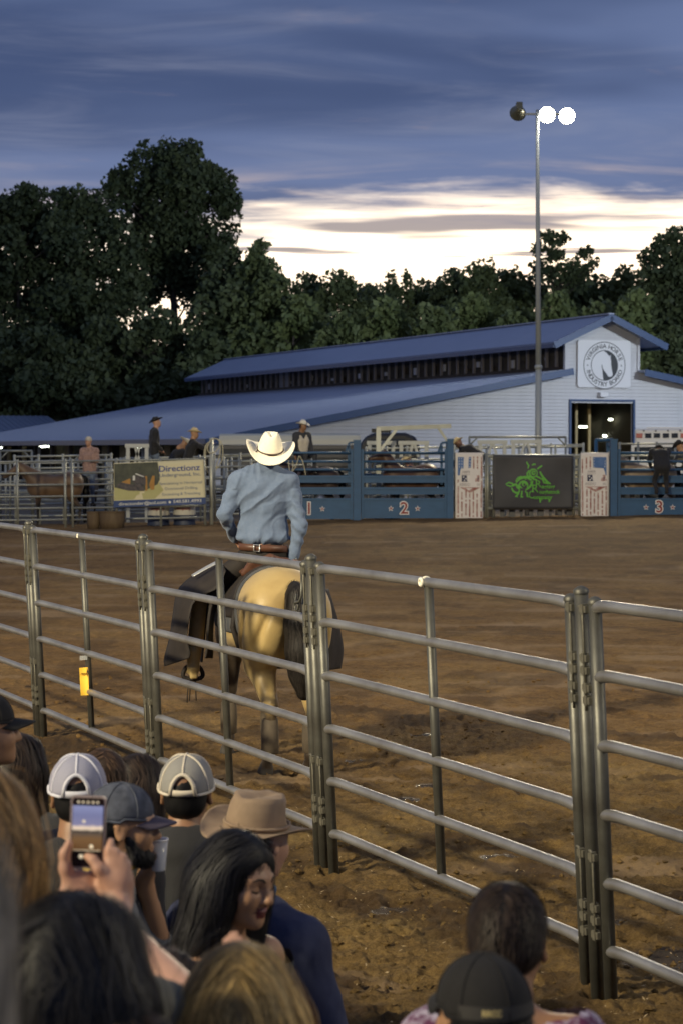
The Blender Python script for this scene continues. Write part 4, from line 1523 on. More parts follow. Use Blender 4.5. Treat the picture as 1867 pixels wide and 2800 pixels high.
for a, lab in (((349, 404, 62.0, 1214, 1250), 'white frame behind the man in a black hat'), ((1008, 1076, 61.8, 1206, 1240), 'white frame above the second chute, over the horse neck'),
               ((1094, 1166, 61.8, 1206, 1240), 'white frame above the second chute, right of its twin'), ((1310, 1380, 62.2, 1204, 1240), 'white frame above the left half of the logo banner'),
               ((1400, 1474, 62.2, 1203, 1240), 'white frame above the middle of the logo banner')):
    catwalk_frame(*a, lab)
# overhead gate frame of the second chute
og = empty('overhead_frame', GP(1034, 61.2), 0, 'grey overhead beam frame above the second chute', 'frame')
z0_ = P(1034, 1170, 61.2).z - GP(1034, 61.2).z
wv = (1232 - 1034) / FPX * 61.2
MB().box((-0.0, 0, z0_ / 2), (0.13, 0.13, z0_)).build('post', M_PENL, og)
MB().bar((-0.05, 0, z0_ - .02), (wv, 0, z0_ + 0.05), 0.12, 0.12).build('beam', M_PEN, og)
MB().bar((0.05, 0, z0_ - .62), (0.50, 0, z0_ - .05), 0.08, 0.08).build('strut', M_PENL, og)
MB().bar((wv - 0.36, 0, z0_ + 0.0), (wv + 0.02, 0, z0_ - 0.55), 0.07, 0.07).build('strut', M_PEN, og)

# =================================================================== BUCKING CHUTES
M_BLUE = mat('chute_blue', (0.026, 0.085, 0.180), 0.5, 0.1, noise=((3, 3, 5), 0.6, (0.020, 0.062, 0.130)), bump=(12, 0.15, 0.01))
M_BLUEL = mat('chute_blue_rail', (0.050, 0.115, 0.210), 0.45, 0.2, noise=(4, 0.5, (0.035, 0.08, 0.15)))
M_RED = mat('number_red', (0.24, 0.045, 0.04), 0.6)
M_WHITE = mat('paint_white', (0.74, 0.72, 0.70), 0.6)
CY = 60.0


def star_pts(r, n=5, ratio=0.42):
    return [((r if i % 2 == 0 else r * ratio) * math.sin(i * math.pi / n), (r if i % 2 == 0 else r * ratio) * math.cos(i * math.pi / n)) for i in range(2 * n)]


def star_outline(root, x, z, y, r, name='star'):
    o_, i_ = star_pts(r), star_pts(r * 0.62)
    vv = [(x + a, y, z + b) for a, b in o_] + [(x + a, y, z + b) for a, b in i_]
    ff = [(k, (k + 1) % 10, 10 + (k + 1) % 10, 10 + k) for k in range(10)]
    s = link(name, mesh_from(vv, ff), M_WHITE, root)
    link('star_fill', mesh_from([(x + a, y + 0.001, z + b) for a, b in i_], [tuple(range(10))]), M_RED, s)


def chute(px0, px1, number, label, ybot):
    """Blue steel bucking chute gate: solid lower board, two boards above, round rails, numbered."""
    a = P(px0, ybot, CY)
    b = P(px1, ybot, CY)
    root = empty('bucking_chute', (a.x, CY, a.z), 0, label, 'chute', 'blue bucking chutes')
    W_ = b.x - a.x

    def zz(py): return P(0, py, CY).z - a.z
    def board(y1, y0, name='board', inset=0.0):
        h_ = zz(y1) - zz(y0)
        mb = MB()
        mb.box((W_ / 2, 0, zz(y0) + h_ / 2), (W_ - 0.04, 0.05, h_))
        mb.box((W_ / 2, -0.035, zz(y1) - 0.03), (W_ - 0.04, 0.03, 0.06))
        return mb.build(name, M_BLUE, root)
    board(1362, ybot - 2, 'lower_board')
    board(1332, 1352)
    board(1300, 1320)
    for py in (1284, 1262, 1238):
        MB().tube([(0.02, 0.0, zz(py)), (W_ - 0.02, 0.0, zz(py))], 0.034, 10).build('rail', M_BLUEL, root)
    for x in (0.035, W_ - 0.035):
        MB().box((x, -0.01, (zz(1228)) / 2), (0.07, 0.09, zz(1228))).build('gate_stile', M_BLUE, root)
    zc = (zz(1362) + zz(ybot)) / 2
    for bold, m_, y in ((0.030, M_WHITE, -0.056), (0.006, M_RED, -0.062)):
        me = text_mesh(str(number), 0.46, bold=bold)
        me.materials.append(m_)
        link('number' if y < -0.06 else 'number_outline', me, None, root, (W_ / 2, y, zc), (R(90), 0, 0))
    for s in (-1, 1):
        star_outline(root, W_ / 2 + s * 0.365, zc + 0.0, -0.056, 0.085)
    # back gate and side rails
    for py in (1380, 1340, 1300, 1262, 1240):
        MB().tube([(0.02, 1.0, zz(py)), (W_ - 0.02, 1.0, zz(py))], 0.032, 8).build('back_rail', M_BLUEL, root)
    return root


def chute_post(px0, px1, top, label):
    a, b = GP(px0, CY), GP(px1, CY)
    w_ = b.x - a.x
    h_ = P(px0, top, CY).z - a.z
    root = empty('chute_post', ((a.x + b.x) / 2, CY, a.z), 0, label, 'post', 'blue posts of the chutes')
    MB().box((0, -0.02, h_ / 2), (w_, 0.20, h_)).build('post', M_BLUE, root)
    MB().box((0, -0.02, h_ + 0.012), (w_ * 1.12, 0.23, 0.025)).build('cap', M_BLUEL, root)
    MB().bar((0, 0.08, h_ - 0.12), (0, 1.1, h_ - 0.12), 0.10, 0.12).build('side_beam', M_BLUE, root)
    MB().box((0, 1.05, h_ / 2 - 0.03), (w_ * .8, 0.16, h_ - 0.06)).build('rear_post', M_BLUE, root)
    for z in (0.55, 0.95, 1.3, 1.65):
        MB().tube([(0, 0.08, z), (0, 1.0, z)], 0.032, 8).build('side_rail', M_BLUEL, root)
    return root


chute(726, 965, 1, 'blue bucking chute gate numbered 1, half hidden by the rider', 1421)
chute(987, 1221, 2, 'blue bucking chute gate numbered 2, brown horse inside', 1419)
chute(1687, 1914, 3, 'blue bucking chute gate numbered 3 at the right edge', 1412)
chute_post(708, 725, 1206, 'blue chute post hidden behind the rider')
chute_post(966, 986, 1205, 'blue chute post between chutes 1 and 2')
chute_post(1221, 1238, 1202, 'blue chute post right of chute 2, beside the flag banner')
chute_post(1667, 1685, 1203, 'blue chute post left of chute 3')
# slanting blue braces beside the posts
for px, lab in ((944, 'blue latch arm above the gate of chute 1, left of the post'), (1196, 'blue latch arm above the horse back in chute 2')):
    q = empty('gate_latch', P(px, 1235, CY + .12), 0, lab, 'gate latch', 'blue latches of the chutes')
    MB().bar((0.02, 0, 0), (0.10, 0, 0.24), 0.06, 0.06).build('arm', M_BLUE, q)
    MB().bar((0.10, 0, 0.24), (0.34, 0, 0.27), 0.06, 0.06).build('top_bar', M_BLUE, q)
    MB().bar((0.10, 0, 0.16), (0.10, 0, -0.9), 0.07, 0.06, up=(0, 1, 0)).build('latch_post', M_BLUE, q)
rail_frame(1628, 1672, 61.5, 1203, 'short blue frame beside chute 3', M_BLUE, 0.05, False)

# fence pieces that carry the banners
pen_panel(P(1240, 1421, 60.25), P(1330, 1421, 60.25), 'narrow fence panel behind the first flag banner', H=1.82, mids=0, m=M_PEN)
pen_panel(P(1586, 1417, 60.25), P(1668, 1417, 60.25), 'narrow fence panel behind the second flag banner', H=1.82, mids=0, m=M_PEN)
gate = empty('arena_gate', P(1332, 1419, 60.2), 0, 'wide steel gate that carries the dark logo banner', 'gate')
GW = (1583 - 1332) / FPX * 60.2
for z in (0.30, 1.74): MB().tube([(0, 0, z), (GW, 0, z)], 0.045, 8).build('frame_rail', M_PENL if z > 1 else M_PEN, gate)
for x in (0, 0.16, GW - 0.16, GW): MB().tube([(x, 0, 0.02), (x, 0, 1.8)], 0.04, 8).build('stile', M_PEN, gate)
for i in range(5): MB().tube([(0, 0.03, 0.5 + i * .24), (GW, 0.03, 0.5 + i * .24)], 0.024, 8).build('rail', M_PEN, gate)
for i in range(9): MB().box((GW * (i + .6) / 9.5, 0.35, 0.15), (0.07 + .05 * (i % 3), 0.1, 0.30)).build('lower_bar', M_STEEL_D, gate)

# ------------------------------------------------------------------ banners
def cloth_quad(corners, Y, nu, nv, fold, name, m, root):
    """Hanging cloth through four photo corners (tl, tr, br, bl); fold(u, v) pushes it in depth."""
    tl, tr, br, bl = [np.array(P(x, y, Y)) for x, y in corners]
    vv = []
    for i in range(nu + 1):
        for j in range(nv + 1):
            u, v = i / nu, j / nv
            p = (tl * (1 - u) + tr * u) * (1 - v) + (bl * (1 - u) + br * u) * v
            p[1] += fold(u, v)
            vv.append(p - np.array(root.location))
    ff = [(i * (nv + 1) + j, i * (nv + 1) + j + 1, (i + 1) * (nv + 1) + j + 1, (i + 1) * (nv + 1) + j) for i in range(nu) for j in range(nv)]
    o = link(name, mesh_from(vv, ff, True), m, root)
    sm = o.modifiers.new('thickness', 'SOLIDIFY')
    sm.thickness = 0.003
    sm.offset = 1
    return o


class Print:
    """Flat printing laid on a cloth: shapes given in photo pixels."""
    def __init__(self, root, corners, Y, fold):
        self.root, self.Y, self.fold, self.c = root, Y, fold, corners

    def uv(self, x, y):
        (x0, y0), (x1, y1), _, (x3, y3) = self.c
        u = (x - x0) / (x1 - x0)
        yt = y0 + (y1 - y0) * u
        return u, (y - yt) / (y3 - y0)

    def pt(self, x, y, lift):
        u, v = self.uv(x, y)
        p = P(x, y, self.Y)
        return (p.x - self.root.location.x, p.y + self.fold(u, v) - lift - self.root.location.y, p.z - self.root.location.z)

    def poly(self, name, pts, m, lift=0.012, parent=None):
        return link(name, mesh_from([self.pt(x, y, lift) for x, y in pts], [tuple(range(len(pts)))]), m, parent or self.root)

    def grid(self, name, x0, y0, x1, y1, m, lift=0.012, n=10, slope=0.0):
        vv = [self.pt(x0 + (x1 - x0) * i / n, y0 + (y1 - y0) * j / n + slope * (x1 - x0) * i / n, lift) for i in range(n + 1) for j in range(n + 1)]
        ff = [(i * (n + 1) + j, i * (n + 1) + j + 1, (i + 1) * (n + 1) + j + 1, (i + 1) * (n + 1) + j) for i in range(n) for j in range(n)]
        return link(name, mesh_from(vv, ff, True), m, self.root)

    def text(self, s, x, y, hpx, wpx, m, rot=0.0, lift=0.018, bold=0.0, name='lettering'):
        """Text centred at (x, y), hpx tall, squeezed to wpx wide."""
        me = text_mesh(s, 1.0, bold=bold)
        xs = [v.co.x for v in me.vertices]
        w0, k = max(xs) - min(xs), hpx / 0.72
        sx = wpx / (w0 * k)
        mid = (max(xs) + min(xs)) / 2
        c, sn = math.cos(rot), math.sin(rot)
        for v in me.vertices:
            a, b = (v.co.x - mid) * k * sx, v.co.y * k
            v.co = self.pt(x + a * c + b * sn, y - b * c + a * sn, lift)
        me.materials.append(m)
        return link(name, me, None, self.root)

    def stroke(self, name, pts, wpx, m, lift=0.014):
        vv, ff = [], []
        n = len(pts)
        for i, (x, y) in enumerate(pts):
            a, b = pts[max(i - 1, 0)], pts[min(i + 1, n - 1)]
            d = math.hypot(b[0] - a[0], b[1] - a[1]) or 1
            nx, ny = -(b[1] - a[1]) / d, (b[0] - a[0]) / d
            w_ = wpx * (0.35 + 0.65 * math.sin(math.pi * (i + .6) / (n + .2)))
            vv += [self.pt(x + nx * w_ / 2, y + ny * w_ / 2, lift), self.pt(x - nx * w_ / 2, y - ny * w_ / 2, lift)]
        for i in range(n - 1): ff.append((2 * i, 2 * i + 1, 2 * i + 3, 2 * i + 2))
        return link(name, mesh_from(vv, ff), m, self.root)


# sponsor banner at the left
sb = empty('sponsor_banner', P(312, 1430, 57.85), 0, 'cream and blue sponsor banner with a digging machine picture on the far fence', 'banner')
sc_ = [(312, 1266.5), (557.5, 1256), (564, 1378), (312, 1388)]
f_sb = lambda u, v: 0.012 * math.sin(u * 9 + v * 3) * (0.3 + u) + 0.010 * math.sin(v * 7 + u * 4)
M_BCREAM = mat('banner_cream', (0.66, 0.60, 0.38), 0.6, noise=(1.6, 0.5, (0.58, 0.52, 0.32)))
cloth_quad(sc_, 57.85, 24, 12, f_sb, 'cloth', M_BCREAM, sb)
pr = Print(sb, sc_, 57.85, f_sb)
Z = lambda x, y: (300 + x / 5.6, 1240 + y / 5.6)
M_BG1 = mat('print_dark_green', (0.055, 0.060, 0.045), 0.7, noise=(6, 0.8, (0.10, 0.105, 0.07)))
M_PGR = mat('print_grass', (0.42, 0.40, 0.17), 0.7, noise=(5, 0.5, (0.50, 0.46, 0.22)))
M_PYL = mat('print_ochre', (0.42, 0.22, 0.055), 0.7, noise=(9, 0.6, (0.28, 0.14, 0.04)))
M_PDK = mat('print_black', (0.04, 0.04, 0.045), 0.7, noise=(14, 0.7, (0.16, 0.13, 0.12)))
M_PBL = mat('print_navy', (0.030, 0.060, 0.17), 0.6)
M_PBT = mat('print_blue_text', (0.055, 0.085, 0.26), 0.6)
M_PGT = mat('print_grey_text', (0.17, 0.20, 0.27), 0.6)
M_PWT = mat('print_pale_text', (0.62, 0.62, 0.56), 0.6)
pr.poly('picture_ground', [Z(*q) for q in ((75, 520), (760, 450), (830, 560), (700, 690), (80, 715))], M_PGR, 0.010)
pr.poly('picture_trees', [Z(*q) for q in ((75, 160), (740, 130), (765, 300), (775, 400), (740, 470), (560, 560), (300, 570), (80, 520))], M_BG1, 0.013)
pr.poly('picture_machine_body', [Z(*q) for q in ((105, 285), (225, 275), (290, 330), (325, 400), (322, 470), (110, 425))], M_PYL, 0.016)
pr.poly('picture_machine_track', [Z(*q) for q in ((100, 425), (330, 470), (520, 490), (540, 575), (300, 570), (120, 520))], M_PDK, 0.0155)
pr.poly('picture_machine_arm', [Z(*q) for q in ((300, 300), (420, 270), (560, 350), (560, 480), (430, 500), (350, 420))], M_PDK, 0.0165)
pr.poly('picture_machine_mast', [Z(*q) for q in ((550, 345), (580, 345), (585, 570), (555, 570))], M_PYL, 0.018)
pr.poly('picture_machine_mast', [Z(*q) for q in ((660, 340), (695, 340), (690, 550), (640, 560), (610, 480))], M_PYL, 0.0175)
pr.poly('picture_worker', [Z(*q) for q in ((240, 285), (310, 225), (350, 225), (380, 290), (530, 350), (525, 362), (380, 310), (300, 330))], M_PWT, 0.019)
pr.poly('picture_worker', [Z(*q) for q in ((360, 340), (395, 335), (395, 410), (360, 412))], M_PWT, 0.019)
pr.grid('blue_strip', *Z(66, 724), *Z(1478, 828), M_PBL, 0.012, 12, slope=-9.8 / 252)
rt = -0.042
pr.text('Directionz', *Z(1075, 228), 16.5, 112, M_PBT, rt, bold=0.015)
pr.text('Underground, Inc.', *Z(1085, 325), 9.5, 113, M_PGT, rt, bold=0.012)
pr.text('Specializing in Horizontal', *Z(1095, 450), 7.5, 116, M_PGT, rt)
pr.text('Directional Drilling,', *Z(1105, 532), 7.5, 90, M_PGT, rt)
pr.text('Excavating & Trenching', *Z(1105, 616), 7.5, 104, M_PGT, rt)
pr.text('directunder@aol.com', *Z(508, 762), 8.6, 129, M_PWT, rt, bold=0.012)
pr.text('540.581.4993', *Z(1195, 730), 8.4, 77, M_PWT, rt, bold=0.012)
cxd, cyd = Z(926, 745)
pr.poly('bullet_dot', [(cxd + 3.4 * math.cos(a * .628), cyd + 3.4 * math.sin(a * .628)) for a in range(10)], M_PWT, 0.018)

# dark logo banner
lb = empty('logo_banner', P(1345, 1419, 60.05), 0, 'dark banner with a green bull rider logo on the arena gate', 'banner')
lc = [(1347, 1244), (1566, 1246), (1565, 1391), (1346, 1392)]
def f_lb(u, v):
    return 0.030 * math.sin(6.0 * (u * 0.9 + v * 0.75)) * (1 - abs(u - .5)) + 0.026 * math.sin(9 * (v * 0.8 - u) + 1) * (abs(u - .5) + .15) + 0.02 * math.sin(4 * u)
M_BDARK = mat('banner_charcoal', (0.034, 0.034, 0.038), 0.55, noise=(2.2, 0.5, (0.05, 0.05, 0.054)))
cloth_quad(lc, 60.05, 30, 20, f_lb, 'cloth', M_BDARK, lb)
pg = Print(lb, lc, 60.05, f_lb)
M_GREEN = mat('print_green', (0.12, 0.42, 0.05), 0.6, noise=(20, 0.5, (0.07, 0.27, 0.035)))
ZG = lambda x, y: (1330 + x / 6.272, 1230 + y / 6.272)
def circ(cx, cy, r, a0=0, a1=360, n=22, e=1.0): return [ZG(cx + r * e * math.cos(R(a0 + (a1 - a0) * i / (n - 1))), cy + r * math.sin(R(a0 + (a1 - a0) * i / (n - 1)))) for i in range(n)]
for pts, w_ in ((circ(795, 400, 66), 3.2), (circ(800, 395, 26), 3.0), (circ(625, 615, 72, 150, 390), 3.6), (circ(640, 590, 30, 90, 400), 3.0), (circ(590, 560, 95, 190, 330), 3.2),
                ([ZG(*q) for q in ((720, 350), (690, 400), (690, 440), (730, 480))], 3), ([ZG(*q) for q in ((700, 320), (715, 270), (690, 230), (680, 205))], 3.0), ([ZG(*q) for q in ((860, 330), (900, 300), (945, 270))], 3.0),
                ([ZG(*q) for q in ((770, 265), (800, 245), (835, 250))], 3.0), ([ZG(*q) for q in ((905, 370), (940, 440), (985, 500), (1030, 545), (1090, 585))], 4.0), ([ZG(*q) for q in ((890, 480), (950, 500), (975, 560), (1060, 580))], 3.2),
                ([ZG(*q) for q in ((320, 590), (370, 560), (430, 575), (470, 610), (400, 625), (330, 600))], 3.0), ([ZG(*q) for q in ((430, 600), (500, 590), (520, 640), (560, 680))], 4.2), ([ZG(*q) for q in ((500, 560), (560, 500), (640, 465), (690, 470), (740, 510), (770, 520))], 4.2),
                ([ZG(*q) for q in ((420, 650), (450, 710), (500, 740), (560, 720))], 3.6), ([ZG(*q) for q in ((560, 690), (530, 760), (490, 805), (530, 805))], 3.4), ([ZG(*q) for q in ((600, 700), (590, 770), (585, 808), (620, 805))], 3.4),
                ([ZG(*q) for q in ((650, 710), (690, 740), (690, 800), (720, 810))], 3.2), ([ZG(*q) for q in ((740, 560), (780, 530), (760, 600), (720, 650), (660, 690))], 4.0), ([ZG(*q) for q in ((530, 600), (560, 640), (600, 660), (560, 620))], 3.6),
                ([ZG(*q) for q in ((700, 450), (760, 470), (800, 500), (860, 520))], 3.4), ([ZG(*q) for q in ((840, 440), (870, 470), (900, 470))], 3.0), ([ZG(*q) for q in ((905, 830), (915, 870), (915, 905))], 3.0), ([ZG(*q) for q in ((1055, 830), (1075, 865), (1065, 895))], 3.0)):
    pg.stroke('logo_stroke', pts, w_ * 1.5, M_GREEN)
pg.text('R', *ZG(885, 590), 20, 15, M_GREEN, 0, bold=0.0)
pg.text('aging', *ZG(1050, 630), 10, 37, M_GREEN, 0, bold=0.02)
pg.text('R', *ZG(830, 670), 22, 17, M_GREEN, 0)
pg.text('oughstock', *ZG(1075, 722), 10.5, 56, M_GREEN, 0, bold=0.02)
pg.text('C', *ZG(762, 775), 22, 14, M_GREEN, 0)
pg.text('ompany', *ZG(960, 815), 10.5, 52, M_GREEN, 0, bold=0.02)

# flag banners
M_FLAGW = mat('flag_white', (0.70, 0.66, 0.62), 0.65, noise=((4, 4, 1.5), 0.4, (0.58, 0.53, 0.49)))
M_FLAGR = mat('flag_red', (0.24, 0.065, 0.05), 0.7, noise=((10, 10, 3), 0.9, (0.50, 0.36, 0.32)))
M_FLAGB = mat('flag_blue', (0.055, 0.125, 0.30), 0.7, noise=(8, 0.7, (0.13, 0.22, 0.42)))
M_FDARK = mat('flag_navy', (0.030, 0.035, 0.075), 0.7)
M_GREYT = mat('flag_grey_text', (0.36, 0.33, 0.33), 0.7)


def flag_banner(x0, x1, y0, y1, mirror, label):
    root = empty('flag_banner', P(x0, y1, 60.0), 0, label, 'banner', 'upright flag banners beside the logo banner')
    c = [(x0, y0), (x1, y0), (x1, y1), (x0, y1)]
    f = lambda u, v: 0.010 * math.sin(u * 11 + v * 2) + 0.014 * math.sin(v * 6 + u * 2.5) * v
    cloth_quad(c, 60.0, 12, 24, f, 'cloth', M_FLAGW, root)
    q = Print(root, c, 60.0, f)
    W_ = x1 - x0
    X = (lambda t: x1 - t * W_) if mirror else (lambda t: x0 + t * W_)
    rnd = random.Random(3 + int(x0))

    def stripe(t, ya, yb, w_=0.05):
        n = 14
        for i in range(n):
            if rnd.random() < 0.12: continue
            u0, u1 = ya + (yb - ya) * i / n, ya + (yb - ya) * (i + 1) / n
            j = rnd.uniform(.6, 1.15) * w_ / 2
            q.poly('stripe', [(X(t - j), u0), (X(t + j), u0), (X(t + j), u1), (X(t - j), u1)], M_FLAGR, 0.011)
    Hh = y1 - y0
    for t in (0.10, 0.235, 0.385, 0.52, 0.65, 0.785, 0.935): stripe(t, y0 + Hh * .55, y1 - Hh * .05)
    for t in (0.665, 0.80): stripe(t, y0 + Hh * .06, y0 + Hh * .25)
    stripe(0.945, y0 + Hh * .06, y0 + Hh * .56)
    stripe(0.105, y0 + Hh * .40, y0 + Hh * .56)
    q.poly('canton', [(X(0.09), y0 + Hh * .065), (X(0.57), y0 + Hh * .065), (X(0.56), y0 + Hh * .225), (X(0.20), y0 + Hh * .235), (X(0.17), y0 + Hh * .33), (X(0.09), y0 + Hh * .34)], M_FLAGB, 0.012)
    for i in range(5):
        for j in range(4):
            cx, cy = X(0.14 + i * 0.095), y0 + Hh * (0.085 + j * 0.042)
            q.poly('canton_star', [(cx + a * W_, cy + b * W_) for a, b in star_pts(0.026)], M_WHITE, 0.015)
    sh = [(0.20, .235), (0.5, .245), (0.80, .235), (0.86, .30), (0.88, .41), (0.93, .44), (0.93, .50), (0.52, .605), (0.12, .50), (0.10, .44), (0.16, .41), (0.17, .30)]
    q.poly('shield', [(x0 + W_ * a, y0 + Hh * b) for a, b in sh], M_FLAGW, 0.018)
    q.poly('shield_band', [(x0 + W_ * a, y0 + Hh * b) for a, b in ((0.23, .335), (0.56, .335), (0.56, .43), (0.23, .43))], M_FDARK, 0.021)
    q.poly('shield_red', [(x0 + W_ * a, y0 + Hh * b) for a, b in ((0.56, .335), (0.87, .335), (0.87, .43), (0.56, .43))], M_FLAGR, 0.021)
    for a, b in ((0.30, .36), (0.38, .385), (0.47, .36), (0.33, .41), (0.44, .41)):
        q.poly('shield_star', [(x0 + W_ * (a + p_), y0 + Hh * b + r_ * W_) for p_, r_ in star_pts(0.042)], M_WHITE, 0.024)
    q.poly('bull_emblem', [(x0 + W_ * a, y0 + Hh * b) for a, b in ((0.60, .42), (0.62, .385), (0.70, .375), (0.78, .38), (0.85, .365), (0.83, .40), (0.80, .425), (0.75, .40), (0.68, .405), (0.64, .428))], M_FDARK, 0.024)
    q.text('AMERICAN', x0 + W_ * .52, y0 + Hh * .285, 6.2, W_ * .56, M_GREYT, 0, 0.022, 0.015)
    q.text('BUCKING BULL', x0 + W_ * .52, y0 + Hh * .320, 3.6, W_ * .58, M_GREYT, 0, 0.022)
    q.text('ASSOCIATION', x0 + W_ * .52, y0 + Hh * .473, 7.6, W_ * .74, M_GREYT, 0, 0.022, 0.012)
    q.poly('shield_tip', [(x0 + W_ * a, y0 + Hh * b) for a, b in ((0.16, .512), (0.90, .512), (0.52, .595))], M_FLAGR, 0.021)
    q.poly('shield_tip_band', [(x0 + W_ * a, y0 + Hh * b) for a, b in ((0.36, .522), (0.72, .522), (0.60, .552), (0.46, .552))], M_FLAGW, 0.024)
    return root


flag_banner(1243.5, 1319, 1237.5, 1423, False, 'upright stars and stripes banner between chute 2 and the dark banner')
flag_banner(1586.5, 1663.5, 1238, 1418, True, 'upright stars and stripes banner between the dark banner and chute 3')

# =================================================================== THINGS BEHIND AND BELOW THE RAILS
# barrels below the sponsor banner
M_BARW = mat('barrel_white', (0.52, 0.50, 0.44), 0.55, noise=(4, 0.5, (0.40, 0.37, 0.31)))
M_BARB = mat('barrel_navy', (0.030, 0.040, 0.075), 0.5)
for px, lab, wr in ((434, 'white over navy barrel left, under the sponsor banner', 'Barrel'), (505, 'white over navy barrel with red writing, under the sponsor banner', 'Rowdy')):
    g = GP(px, 58.6)
    b = empty('barrel', g, 0, lab, 'barrel', 'barrels under the sponsor banner')
    MB().lathe([(0.0, 0), (0.29, 0), (0.305, 0.04), (0.29, 0.08), (0.30, 0.30)], 20).build('base', M_BARB, b)
    MB().lathe([(0.30, 0.30), (0.305, 0.34), (0.295, 0.38), (0.30, 0.62), (0.308, 0.66), (0.295, 0.70), (0.295, 0.84), (0.31, 0.86), (0.27, 0.865), (0.0, 0.85)], 20).build('drum', M_BARW, b)
    for i, s in enumerate((wr, 'Company')):
        me = text_mesh(s, 0.17 if i == 0 else .12, bold=0.003)
        for v in me.vertices:
            a = v.co.x / 0.30 - 0.15
            v.co = Vector((0.318 * math.sin(a), -0.318 * math.cos(a), v.co.y + 0.66 - .18 * i))
        me.materials.append(M_RED)
        link('lettering', me, None, b)
# brown wicker-like feed tubs by the fence foot
M_TUB = mat('brown_tub', (0.085, 0.055, 0.030), 0.8, noise=((9, 9, 2), 0.7, (0.14, 0.10, 0.055)), bump=((20, 20, 4), 0.5, 0.02))
for px, r_, lab in ((256, 0.17, 'small brown tub at the far fence foot'), (307, 0.34, 'wide brown tub at the far fence foot, left of the barrels')):
    g = GP(px, 57.3)
    t = empty('feed_tub', g, 0, lab, 'tub', 'brown tubs at the far fence')
    MB().lathe([(0.0, 0.0), (r_ * .9, 0), (r_, 0.2), (r_ * 1.02, 0.42), (r_ * .95, 0.46), (r_ * .9, 0.42), (0, 0.36)], 20).build('shell', M_TUB, t)
    MB().tube([(r_ * math.cos(a * .3927), r_ * math.sin(a * .3927), 0.45) for a in range(16)], 0.02, 6, closed=True).build('rim', M_TUB, t)

# rope post with coils
M_ROPE = mat('rope', (0.52, 0.48, 0.33), 0.8)
g = GP(579, 58.4)
tp_ = P(579, 1200, 58.4)
rp = empty('rope_post', g, 0, 'tall pale post right of the sponsor banner', 'post')
MB().tube([(0, 0, 0), (0, 0, tp_.z - g.z)], 0.055, 12).build('post', M_PENL, rp)
MB().lathe([(0.06, 0), (0.06, .02), (0.0, .035)], 12, (0, 0, tp_.z - g.z)).build('cap', M_PENL, rp)


def coil(name, Y, loops, label, loc_px):
    base = P(*loc_px, Y)
    root = empty(name, base, 0, label, 'rope', 'ropes hanging at the chutes')
    for i, pts in enumerate(loops):
        w = [P(x, y, Y + 0.02 * i) - base for x, y in pts]
        # smooth the path
        out = []
        n = len(w)
        for k in range(n - 1):
            p0, p1, p2, p3 = w[max(k - 1, 0)], w[k], w[k + 1], w[min(k + 2, n - 1)]
            for t in (0, .25, .5, .75):
                out.append(0.5 * ((2 * p1) + (p2 - p0) * t + (2 * p0 - 5 * p1 + 4 * p2 - p3) * t * t + (3 * p1 - p0 - 3 * p2 + p3) * t ** 3))
        out.append(w[-1])
        MB().tube(out, 0.013, 6).build('strand', M_ROPE, root)
    return root


ZR_ = lambda x, y: (380 + x / 6.533, 1120 + y / 6.533)
coil('rope_coil', 58.25, [[ZR_(*q) for q in ((1300, 530), (1390, 520), (1450, 580), (1430, 680), (1350, 760), (1260, 770), (1230, 690), (1260, 600), (1310, 540))],
                         [ZR_(*q) for q in ((1300, 525), (1420, 530), (1490, 620), (1505, 760), (1490, 900), (1440, 990), (1400, 1050))],
                         [ZR_(*q) for q in ((1280, 560), (1200, 640), (1170, 800), (1180, 960), (1200, 1080))],
                         [ZR_(*q) for q in ((1440, 580), (1460, 700), (1440, 850), (1400, 960), (1390, 1080))],
                         [ZR_(*q) for q in ((1290, 550), (1210, 680), (1190, 820), (1200, 1000), (1240, 1130))]], 'pale rope coiled over the tall post by the sponsor banner', (579, 1200))
ZH = lambda x, y: (740 + x / 6.03, 1120 + y / 6.03)
coil('bull_rope', 59.85, [[ZH(*q) for q in ((300, 840), (305, 930), (320, 1020), (325, 1090))], [ZH(*q) for q in ((365, 840), (375, 930), (355, 1020), (350, 1100))],
                         [ZH(*q) for q in ((470, 760), (440, 870), (400, 970), (340, 1050))], [ZH(*q) for q in ((480, 760), (530, 850), (560, 960), (580, 1080))]], 'loose ropes hanging from the top of chute 1', (790, 1255))

# cream stock trailer and black van behind the chutes
M_TRW = mat('trailer_cream', (0.66, 0.62, 0.46), 0.5, noise=((0.6, 3, 3), 0.4, (0.56, 0.52, 0.37)))
M_TRD = mat('trailer_dark', (0.05, 0.055, 0.06), 0.6)
M_TYRE = mat('tyre', (0.02, 0.02, 0.02), 0.8)
M_RIM = mat('wheel_rim', (0.45, 0.45, 0.45), 0.4, 0.7)
M_BLACKCAR = mat('black_paint', (0.015, 0.015, 0.017), 0.25, 0.0, 0.6)
M_GLASS = mat('dark_glass', (0.02, 0.025, 0.03), 0.08, 0.0, 0.8)
M_AMB = mat('ambulance_white', (0.72, 0.72, 0.70), 0.35)
M_REDL = mat('red_lens', (0.35, 0.015, 0.02), 0.3)
M_HEAD = mat('headlamp', (0.8, 0.8, 0.75), 0.2)


def wheel(root, p, r, w_=0.22):
    t = MB()
    t.lathe([(r * .62, -w_ / 2), (r * .95, -w_ / 2), (r, -w_ * .3), (r, w_ * .3), (r * .95, w_ / 2), (r * .62, w_ / 2)], 20)
    o = t.build('wheel', M_TYRE, root, p, (R(90), 0, 0))
    MB().lathe([(0.0, -w_ * .35), (r * .4, -w_ * .4), (r * .62, -w_ * .25), (r * .62, w_ * .25), (0, w_ * .3)], 16).build('rim', M_RIM, o)


